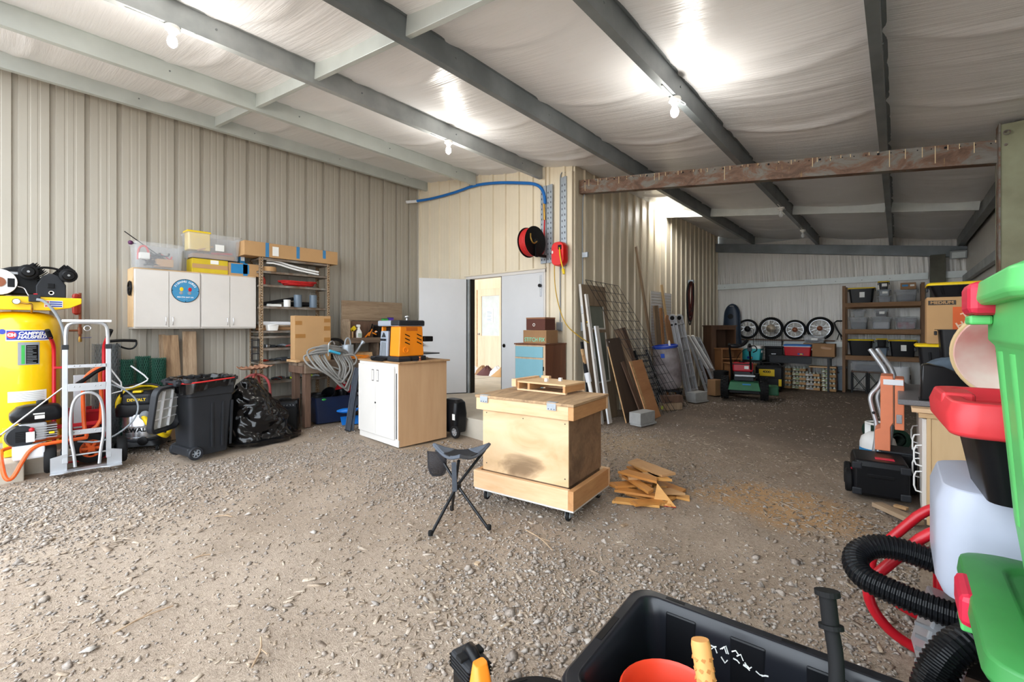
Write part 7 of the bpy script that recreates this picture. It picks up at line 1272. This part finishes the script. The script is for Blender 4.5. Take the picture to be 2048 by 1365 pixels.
# ---- disc shaped light reflector behind the green bin
ybin('black stacked tote standing behind the green bins, lower of two', .33, .95, 3.25, 3.75, 0, .55, None, M_bpl); ybin('black stacked tote standing behind the green bins, upper of two', .33, .95, 3.25, 3.75, .56, .5, None, M_bpl)
t = thing('reel_drum', 'white dished drum with tan rim and red centre standing on edge', 'drum', (.47, 3.46, 1.33), -18, rx=12)
MB().lathe([(.245, .0), (.25, .012), (.235, .02), (.10, -.10), (.095, -.12), (.1, -.14), (.24, -.03)], 44, rot(90, 0, 0).to_4x4(), cap=False).build('dish', pm('milky_plastic', S(226, 214, 200), .5, col2=S(214, 150, 140), scale=3), t, smooth=True)
rp = MB(); rp.torus((0, -.006, 0), .248, .013, 'Y', 44, 8).build('rim', pm('tan_rope', S(214, 186, 140), .8, bmp=.3), t, smooth=True); MB().lathe([(.001, -.105), (.1, -.1), (.1, -.13)], 30, rot(90, 0, 0).to_4x4()).build('red_hub', M_red, t, smooth=True); boxp('grey_plate', -.05, .06, .07, .1, .0, .07, M_grey, t, .004)
# ---- clutter left of the counter
t = thing('hard_case', 'black wheeled hard tool case lying before the counter', 'tool case', (-.13, 5.12, .03), 6)
MB().loft([rrect(.34, .40, .03, 0), rrect(.38, .44, .03, .03), rrect(.38, .44, .03, .26), rrect(.35, .41, .03, .31)]).build('shell', M_bpl, t, bevel=.012); boxp('front_groove', -.09, .09, -.226, -.218, .17, .2, M_blk, t, .006); boxp('red_insert', -.03, .1, -.12, -.06, .308, .316, M_lat, t, .003); boxp('side_red', -.197, -.19, -.1, -.06, .12, .2, M_lat, t, .002)
for x in (-.16, .16): boxp('corner_guard', x-.035, x+.035, -.226, -.19, .01, .07, M_dgr, t, .01); boxp('corner_guard', x-.035, x+.035, -.226, -.19, .23, .29, M_dgr, t, .01)
wheel(t, (-.215, .12, .1), .1, .05, 'X', M_dgr); wheel(t, (-.215, -.12, .1), .1, .05, 'X', M_dgr)
board('plank', 'weathered plank lying on the dirt before the hard case', (-.13, 4.78, .02), (.12, 4.52, .02), .09, .035, M_oldw, (0, 0, 1), None); board('wood_wedge', 'small tan wood wedge under the edge of the hard case', (-.02, 4.87, .01), (.06, 4.84, .01), .05, .02, M_pine, (0, 0, 1), None, 'wood wedge')
t = thing('tube_frame', 'folded frame of bent silver tubes standing beside the counter', 'frame', (-.09, 0, 0))
for k, (dx, dy, zt) in enumerate(((0, 0, 1.22), (.05, .12, 1.20))):
    tube_o('tube', [(-.12+dx, 5.75+dy, 1.26), (-.06+dx, 5.72+dy, 1.16), (.0+dx, 5.68+dy, 1.06), (.02+dx, 5.66+dy, .95), (-.0+dx, 5.6+dy, .6), (-.05+dx, 5.55+dy, .03)], .021, M_alu, t, 10)
    tube_o('tube', [(-.02+dx, 5.62+dy, 1.0), (-.05+dx, 5.6+dy, .9), (-.12+dx, 5.58+dy, .82), (-.1+dx, 5.57+dy, .7), (-.05+dx, 5.55+dy, .5), (-.12+dx, 5.52+dy, .03)], .018, M_alu, t, 10)
for p_ in ((.018, 5.64, .93), (-.085, 5.555, .66), (-.02, 5.58, .55)): MB().sphere((p_[0], p_[1]-.022, p_[2]), .014, 10, 6).build('bolt', M_dgr, t)
M_salm = pm('salmon_orange_paint', S(226, 132, 92), .5, var=.1)
t = thing('orange_tool_chest', 'salmon orange metal tool chest standing on end beside the counter', 'tool chest', (-.03, 5.44, .36), 0)
MB().prism([(-.13, 0), (-.02, 0), (-.02, .22), (.0, .26), (.0, .68), (-.09, .68), (-.09, .2), (-.13, .18)], .3, TM((0, .15, 0), (1, 0, 0), (0, 0, 1)), 0).build('body', M_salm, t, bevel=.006); boxp('second_leaf', .01, .075, -.15, .15, .2, .66, M_salm, t, .008); boxp('latch', .02, .06, -.156, -.15, .26, .34, M_stl, t, .003); boxp('white_clip', -.07, .07, -.16, -.15, .6, .65, M_sft, t, .004); boxp('bark_strip', -.018, .008, -.145, -.14, .24, .66, M_postw, t, .003)
t = thing('chest_stand', 'dark box on the floor carrying the orange tool chest', 'box', (.03, 5.46, .0), 0); boxp('body', -.14, .1, -.14, .14, 0, .34, M_blk, t, .01); boxp('lid', -.15, .105, -.15, .15, .34, .358, M_dgr, t, .006)
t = thing('propane_tank', 'white propane tank with blue band beside the silver tubes', 'gas tank', (-.16, 6.15, 0), 0); MB().lathe([(.09, .0), (.1, .03), (.13, .06), (.155, .12), (.155, .25), (.14, .31), (.08, .36), (.02, .37)], 28).build('tank', M_wht, t, smooth=True); MB().lathe([(.157, .14), (.157, .2)], 28, cap=False).build('blue_band', M_tealp, t, smooth=True); f = MB()
for a in (30, 150, 270): f.add(MB().bar((.1*math.cos(R(a)), .1*math.sin(R(a)), .33), (.1*math.cos(R(a)), .1*math.sin(R(a)), .46), .05, .006).v, bxf)
f.torus((0, 0, .46), .1, .012, 'Z', 22, 6); f.build('collar', M_wht, t); MB().lathe([(.025, .36), (.02, .42)], 10).build('valve', M_brass, t)
t = thing('turf_roll', 'dark green roll of matting lying beside the silver tubes', 'roll', (-.12, 7.35, .13), 0); MB().lathe([(.13, -.3), (.13, .3), (.09, .3), (.09, -.3), (.13, -.3)], 26, rot(90, 0, 25).to_4x4(), cap=False).build('outer_wrap', pm('dark_green_mat', S(28, 58, 44), .9, bmp=.3), t, smooth=True); MB().lathe([(.07, -.29), (.07, .29), (.05, .29), (.05, -.29), (.07, -.29)], 20, rot(90, 0, 25).to_4x4(), cap=False).build('inner_wrap', pm('darker_green_mat', S(18, 36, 28), .9), t, smooth=True)
# ---- red framed machine with white tank
t = thing('pump_machine', 'red tube framed engine machine with milky white tank', 'machine', (0, 0, 0))
for dy in (0, .32): tube_o('frame_tube', [(.30, 2.72+dy, .66), (.12, 2.70+dy, .60), (.0, 2.68+dy, .44), (-.09, 2.66+dy, .32), (-.11, 2.66+dy, .25), (-.08, 2.66+dy, .16), (.0, 2.68+dy, .07), (.14, 2.7+dy, .03), (.7, 2.74+dy, .03)], .022, M_red, t, 12)
MB().loft([rrect(.56, .50, .08, .51, 5, .405, 2.47), rrect(.60, .54, .10, .56, 5, .405, 2.47), rrect(.60, .54, .10, .84, 5, .405, 2.47), rrect(.56, .50, .09, .905, 5, .405, 2.47), rrect(.48, .42, .08, .92, 5, .405, 2.47)]).build('tank', pm('milky_white_tank', S(182, 188, 204), .35, var=.06, sub=0), t, bevel=.004, smooth=True)
for x in (.14, .62):
    for y in (2.62, 2.9): boxp('tank_post', x-.014, x+.014, y-.014, y+.014, .03, .5, M_red, t, .002)
eg = boxp('engine', .18, .50, 2.5, 2.88, .10, .36, M_dgr, t, .02)
MB().box((.14, 2.5, .25), (.13, .2, .26), rot(0, 12, 6)).build('finned_block', M_alu, t, bevel=.01)
for k in range(5): MB().box((.10, 2.40, .15+k*.05), (.1, .012, .012), rot(0, 12, 6)).build('fin', M_alu, t)
boxp('air_box', .24, .5, 2.0, 2.24, .12, .30, M_blk, t, .03); MB().lathe([(.045, .0), (.05, .03), (.03, .05)], 16, Matrix.Translation((.30, 2.12, .30))).build('filler_cap', M_dgr, t, smooth=True); boxp('air_box_lid', .23, .51, 1.99, 2.25, .3, .33, M_blk, t, .02); boxp('skid', .2, .7, 1.98, 2.02, .0, .04, M_red, t, .008); boxp('skid_rail', .3, .5, 2.02, 2.66, .0, .03, M_red, t, .004)
for x in (.26, .46): boxp('engine_foot', x-.02, x+.02, 2.02, 2.24, .03, .12, M_blk, t, .004)
def ribhose(label, pts, r, n=5):
    t = thing('corrugated_hose', label, 'hose', (0, 0, 0)); P = [Vector(p) for p in pts]
    for _ in range(4):
        Q = [P[0]]
        for a, b in zip(P[:-1], P[1:]): Q += [a.lerp(b, .25), a.lerp(b, .75)]
        P = Q+[P[-1]]
    L = [0]
    for a, b in zip(P[:-1], P[1:]): L.append(L[-1]+(b-a).length)
    m_ = int(L[-1]/(r*.075)); out = []; rad = []; j = 0
    for k in range(m_):
        d = L[-1]*k/(m_-1)
        while j < len(L)-2 and L[j+1] < d: j += 1
        out.append(P[j].lerp(P[j+1], min(1, (d-L[j])/max(1e-6, L[j+1]-L[j])))); rad.append(r if (k//2) % 2 else r*.9)
    MB().tube(out, rad, 14).build('ribbed_tube', M_bpl, t, smooth=False); MB().tube([P[0], P[0]+(P[1]-P[0]).normalized()*.03], r*1.04, 14).build('end_cuff', M_rub, t); return t
ribhose('black corrugated hose looping round the red frame tube', [(.34, 2.58, .45), (.1, 2.6, .50), (-.06, 2.58, .52), (-.15, 2.52, .47), (-.13, 2.42, .42), (-.02, 2.38, .41), (.1, 2.36, .40), (.26, 2.34, .40)], .05)
ribhose('thicker black corrugated hose standing up in front of the engine', [(.22, 2.2, .43), (.14, 2.12, .40), (.09, 2.08, .30), (.07, 2.06, .18), (.06, 2.0, .06), (.14, 1.98, .055), (.24, 1.96, .06)], .055)
# red lidded tote on the tank
t = crate_bin('storage_tote', 'black tote with coral red lid resting on the white tank', (.395, 2.24, .922), 3, .46, .44, .27, M_bpl, None, .8)
MB().loft([rrect(.55, .53, .06, .215), rrect(.57, .55, .06, .225), rrect(.58, .56, .07, .28), rrect(.55, .53, .06, .325), rrect(.47, .45, .05, .325), rrect(.45, .43, .05, .28)]).build('lid', M_rlid, t, bevel=.006, smooth=True); boxp('lid_latch', -.285, -.2, -.08, .08, .29, .335, M_rlid, t, .01)
# green bins
def gbin(label, x0, x1, y0, y1, z, h, body, lidm, latch):
    w_, d_ = x1-x0-.05, y1-y0-.05; t = thing('storage_tote', label, 'storage bin', ((x0+x1)/2, (y0+y1)/2, z), 0, 'green totes'); r = .07
    MB().loft([rrect(w_*.72, d_*.72, r, 0), rrect(w_*.80, d_*.80, r, .05), rrect(w_*.86, d_*.86, r, .2), rrect(w_*.96, d_*.96, r, h*.78), rrect(w_*1.0, d_*1.0, r, h*.80), rrect(w_*1.0, d_*1.0, r, h-.05)]).build('tub', body, t, bevel=.004, smooth=True)
    MB().loft([rrect(w_+.05, d_+.05, r, h-.075), rrect(w_+.07, d_+.07, r, h-.06), rrect(w_+.06, d_+.06, r, h-.015), rrect(w_+.0, d_+.0, r, h), rrect(w_*.82, d_*.8, r, h), rrect(w_*.78, d_*.76, r, h-.012)]).build('lid', lidm, t, bevel=.005, smooth=True)
    for a in (-d_*.26, -d_*.02, d_*.22): MB().tube([(-w_*.43+.046, a, .2), (-w_*.48+.044, a*1.08, h*.77)], .05, 24).build('side_flute', body, t, smooth=True)
    for k in range(0):
        a = 0; MB().add([(-w_*.43-.0015, a-.05, .2), (-w_*.42, a-.05, .2), (-w_*.42, a+.05, .2), (-w_*.43-.0015, a+.05, .2), (-w_*.477-.004, a-.06, h*.74), (-w_*.47, a-.06, h*.74), (-w_*.47, a+.06, h*.74), (-w_*.477-.004, a+.06, h*.74)], bxf).build('side_rib', body, t, bevel=.006)
    for s in (-1, 1): lt = MB(); lt.b2(s*(w_/2)-.05, s*(w_/2)+.05, d_*latch-.085, d_*latch+.085, h-.1, h-.012); lt.build('latch', M_lat, t, bevel=.018)
    boxp('latch_lip', -w_/2-.045, -w_/2+.0, d_*latch-.05, d_*latch+.05, h-.125, h-.1, body, t, .006)
    return t
ybin('black tote hidden low under the green totes', .2, .8, 1.45, 2.0, 0, .32, None, M_bpl, ribs=False)
gbin('deep green tote with red latch at the lower right edge', .15, .80, 1.38, 2.04, .325, .455, M_gbin, M_gbin2, .1); gbin('bright green tote with red latch stacked at the right edge', .165, .82, 1.22, 1.90, .782, .83, M_gbin, M_gbin, .32)
ybin('yellow lidded black tote just behind the top green tote', .24, .62, 2.0, 2.3, 1.29, .28)
# ================================================================ foreground totes
t = thing('storage_tote', 'large open black tote in the foreground', 'storage bin', (-.26, 1.41, 0), 3)
Wt, Dt, Ht = .96, .56, .45
MB().loft([rrect(Wt*.84, Dt*.8, .05, 0), rrect(Wt*.96, Dt*.95, .05, Ht-.05), rrect(Wt, Dt, .06, Ht-.05), rrect(Wt+.07, Dt+.07, .07, Ht-.045), rrect(Wt+.075, Dt+.075, .07, Ht-.008), rrect(Wt+.06, Dt+.06, .07, Ht), rrect(Wt-.01, Dt-.01, .055, Ht), rrect(Wt-.03, Dt-.03, .05, Ht-.012), rrect(Wt*.94, Dt*.92, .05, Ht-.06), rrect(Wt*.82, Dt*.78, .05, .012)]).build('tub', pm('smooth_black_plastic', S(24, 26, 32), .3, var=.2), t, bevel=.004, smooth=True)
for k in range(4):
    x = -.33+k*.22; MB().add([(x-.05, Dt*.395, .04), (x+.05, Dt*.395, .04), (x+.05, Dt*.42, .04), (x-.05, Dt*.42, .04), (x-.055, Dt*.46, Ht-.03), (x+.055, Dt*.46, Ht-.03), (x+.055, Dt*.49, Ht-.03), (x-.055, Dt*.49, Ht-.03)], bxf).build('wall_rib', M_bpl, t, bevel=.008)
boxp('handle_slot', -Wt/2-.026, -Wt/2-.004, -.07, .07, Ht-.004, Ht+.0015, M_blk, t, .0)
for x, y in ((-.36, Dt/2+.015), (.02, Dt/2+.015), (.36, Dt/2+.015), (-.36, -Dt/2-.015)): boxp('rim_slot', x-.035, x+.035, y-.007, y+.007, Ht-.002, Ht+.0012, M_blk, t, 0)
sm = MB()
for k in range(16): x = -.26+.012*k+random.uniform(-.02, .02); z = Ht-.1+random.uniform(-.02, .025); sm.tube([(x, Dt*.445, z), (x+.012, Dt*.447, z+random.uniform(-.02, .02)), (x+.02, Dt*.446, z+random.uniform(-.01, .01))], .0022, 4)
sm.build('paint_smears', M_wht, t)['kind'] = 'stuff'
t = thing('axe', 'tan textured tool handle standing in the black tote', 'handle', (0, 0, 0)); M_grp = pm('tan_rubber_grip', S(224, 160, 92), .6, var=.12, bmp=.2); P0, P1 = Vector((-.33, 1.26, .12)), Vector((-.435, 1.345, .575))
MB().tube([P0, P0.lerp(P1, .5), P0.lerp(P1, .97), P1], [.026, .024, .027, .024], 16).build('grip', M_grp, t, smooth=True); f = MB()
d_ = (P1-P0).normalized(); a_ = d_.orthogonal().normalized(); b_ = d_.cross(a_)
for k in range(12):
    for j in range(8):
        q = 2*PI*(j+.5*(k % 2))/8; e = a_*math.cos(q)+b_*math.sin(q); f.box(P0.lerp(P1, .3+k*.055)+e*.0225, (.01, .01, .01), rot(45, 45, math.degrees(q)))
f.build('grip_pattern', pm('tan_rubber_dark', S(186, 122, 62), .7), t)['kind'] = 'stuff'
t = thing('red_bucket', 'orange-red bucket standing in the black tote', 'bucket', (-.50, 1.29, .016), 0); MB().lathe([(.1, 0), (.14, .385), (.146, .395), (.14, .40), (.132, .39), (.096, .008)], 32).build('pail', pm('orange_red_plastic', S(222, 62, 34), .4), t, smooth=True); MB().box((.03, .04, .34), (.1, .02, .13), rot(10, 25, 20)).build('scraper_blade', M_blk, t); tube_o('handle', [(-.14, 0, .27), (-.1, -.09, .2), (0, -.135, .18), (.1, -.09, .2), (.14, 0, .27)], .004, M_stl, t)
t = thing('pry_bar', 'black bent bar with flanged grip standing in the black tote', 'bar', (0, 0, 0))
tube_o('bar', [(-.15, 1.62, .60), (-.135, 1.60, .53), (-.13, 1.56, .44), (-.15, 1.50, .32), (-.18, 1.44, .1)], .020, M_rub, t, 14); MB().tube([(-.16, 1.635, .68), (-.15, 1.62, .6)], .0225, 14).build('grip', M_rub, t, smooth=True)
for q0, q1, r_ in (((-.161, 1.637, .692), (-.159, 1.634, .678), .033), ((-.150, 1.62, .603), (-.148, 1.617, .592), .032), ((-.137, 1.545, .405), (-.139, 1.54, .395), .032)): MB().cyl(q0, q1, r_, 18).build('flange', M_rub, t)
tube_o('side_bar', [(-.09, 1.60, .46), (-.07, 1.58, .38), (-.05, 1.54, .25), (-.08, 1.5, .06)], .016, M_rub, t, 12)
t = thing('round_bin', 'round black tub rim at the bottom edge of the view', 'tub', (-.89, 1.17, 0), 0); MB().lathe([(.14, 0), (.165, .17), (.19, .17), (.195, .185), (.19, .195), (.16, .195), (.135, .01)], 34).build('tub_body', M_bpl, t, smooth=True)
for a in (60, 130, 200): boxp('rim_slot', -.03, .03, .172, .182, .1955, .1965, M_blk, t, 0).rotation_euler = (0, 0, R(a))
t = thing('power_tool', 'orange and black cordless tool standing on its battery', 'power tool', (-1.27, 1.23, .0), -12)
boxp('battery', -.07, .07, -.05, .05, .13, .20, M_dgr, t, .012); boxp('battery_foot', -.06, .06, -.045, .045, 0, .13, M_bpl, t, .01)
for k in range(4): boxp('battery_rib', -.072, .072, -.052, .052, .14+k*.014, .144+k*.014, M_blk, t, 0)
MB().loft([rrect(.04, .05, .012, .225, 3, .085, -.01), rrect(.07, .07, .02, .18, 3, .12, -.03), rrect(.1, .09, .02, .0, 3, .15, -.06)]).build('housing', pm('tool_orange', S(244, 138, 36), .4), t, bevel=.004, smooth=True); MB().tube([(-.02, 0, .2), (.0, 0, .225), (.05, 0, .2), (.09, 0, .16)], .022, 10, smooth=1).build('grip', M_bpl, t, smooth=True); boxp('strap', -.02, .02, -.054, .054, .195, .21, M_rub, t, .004)
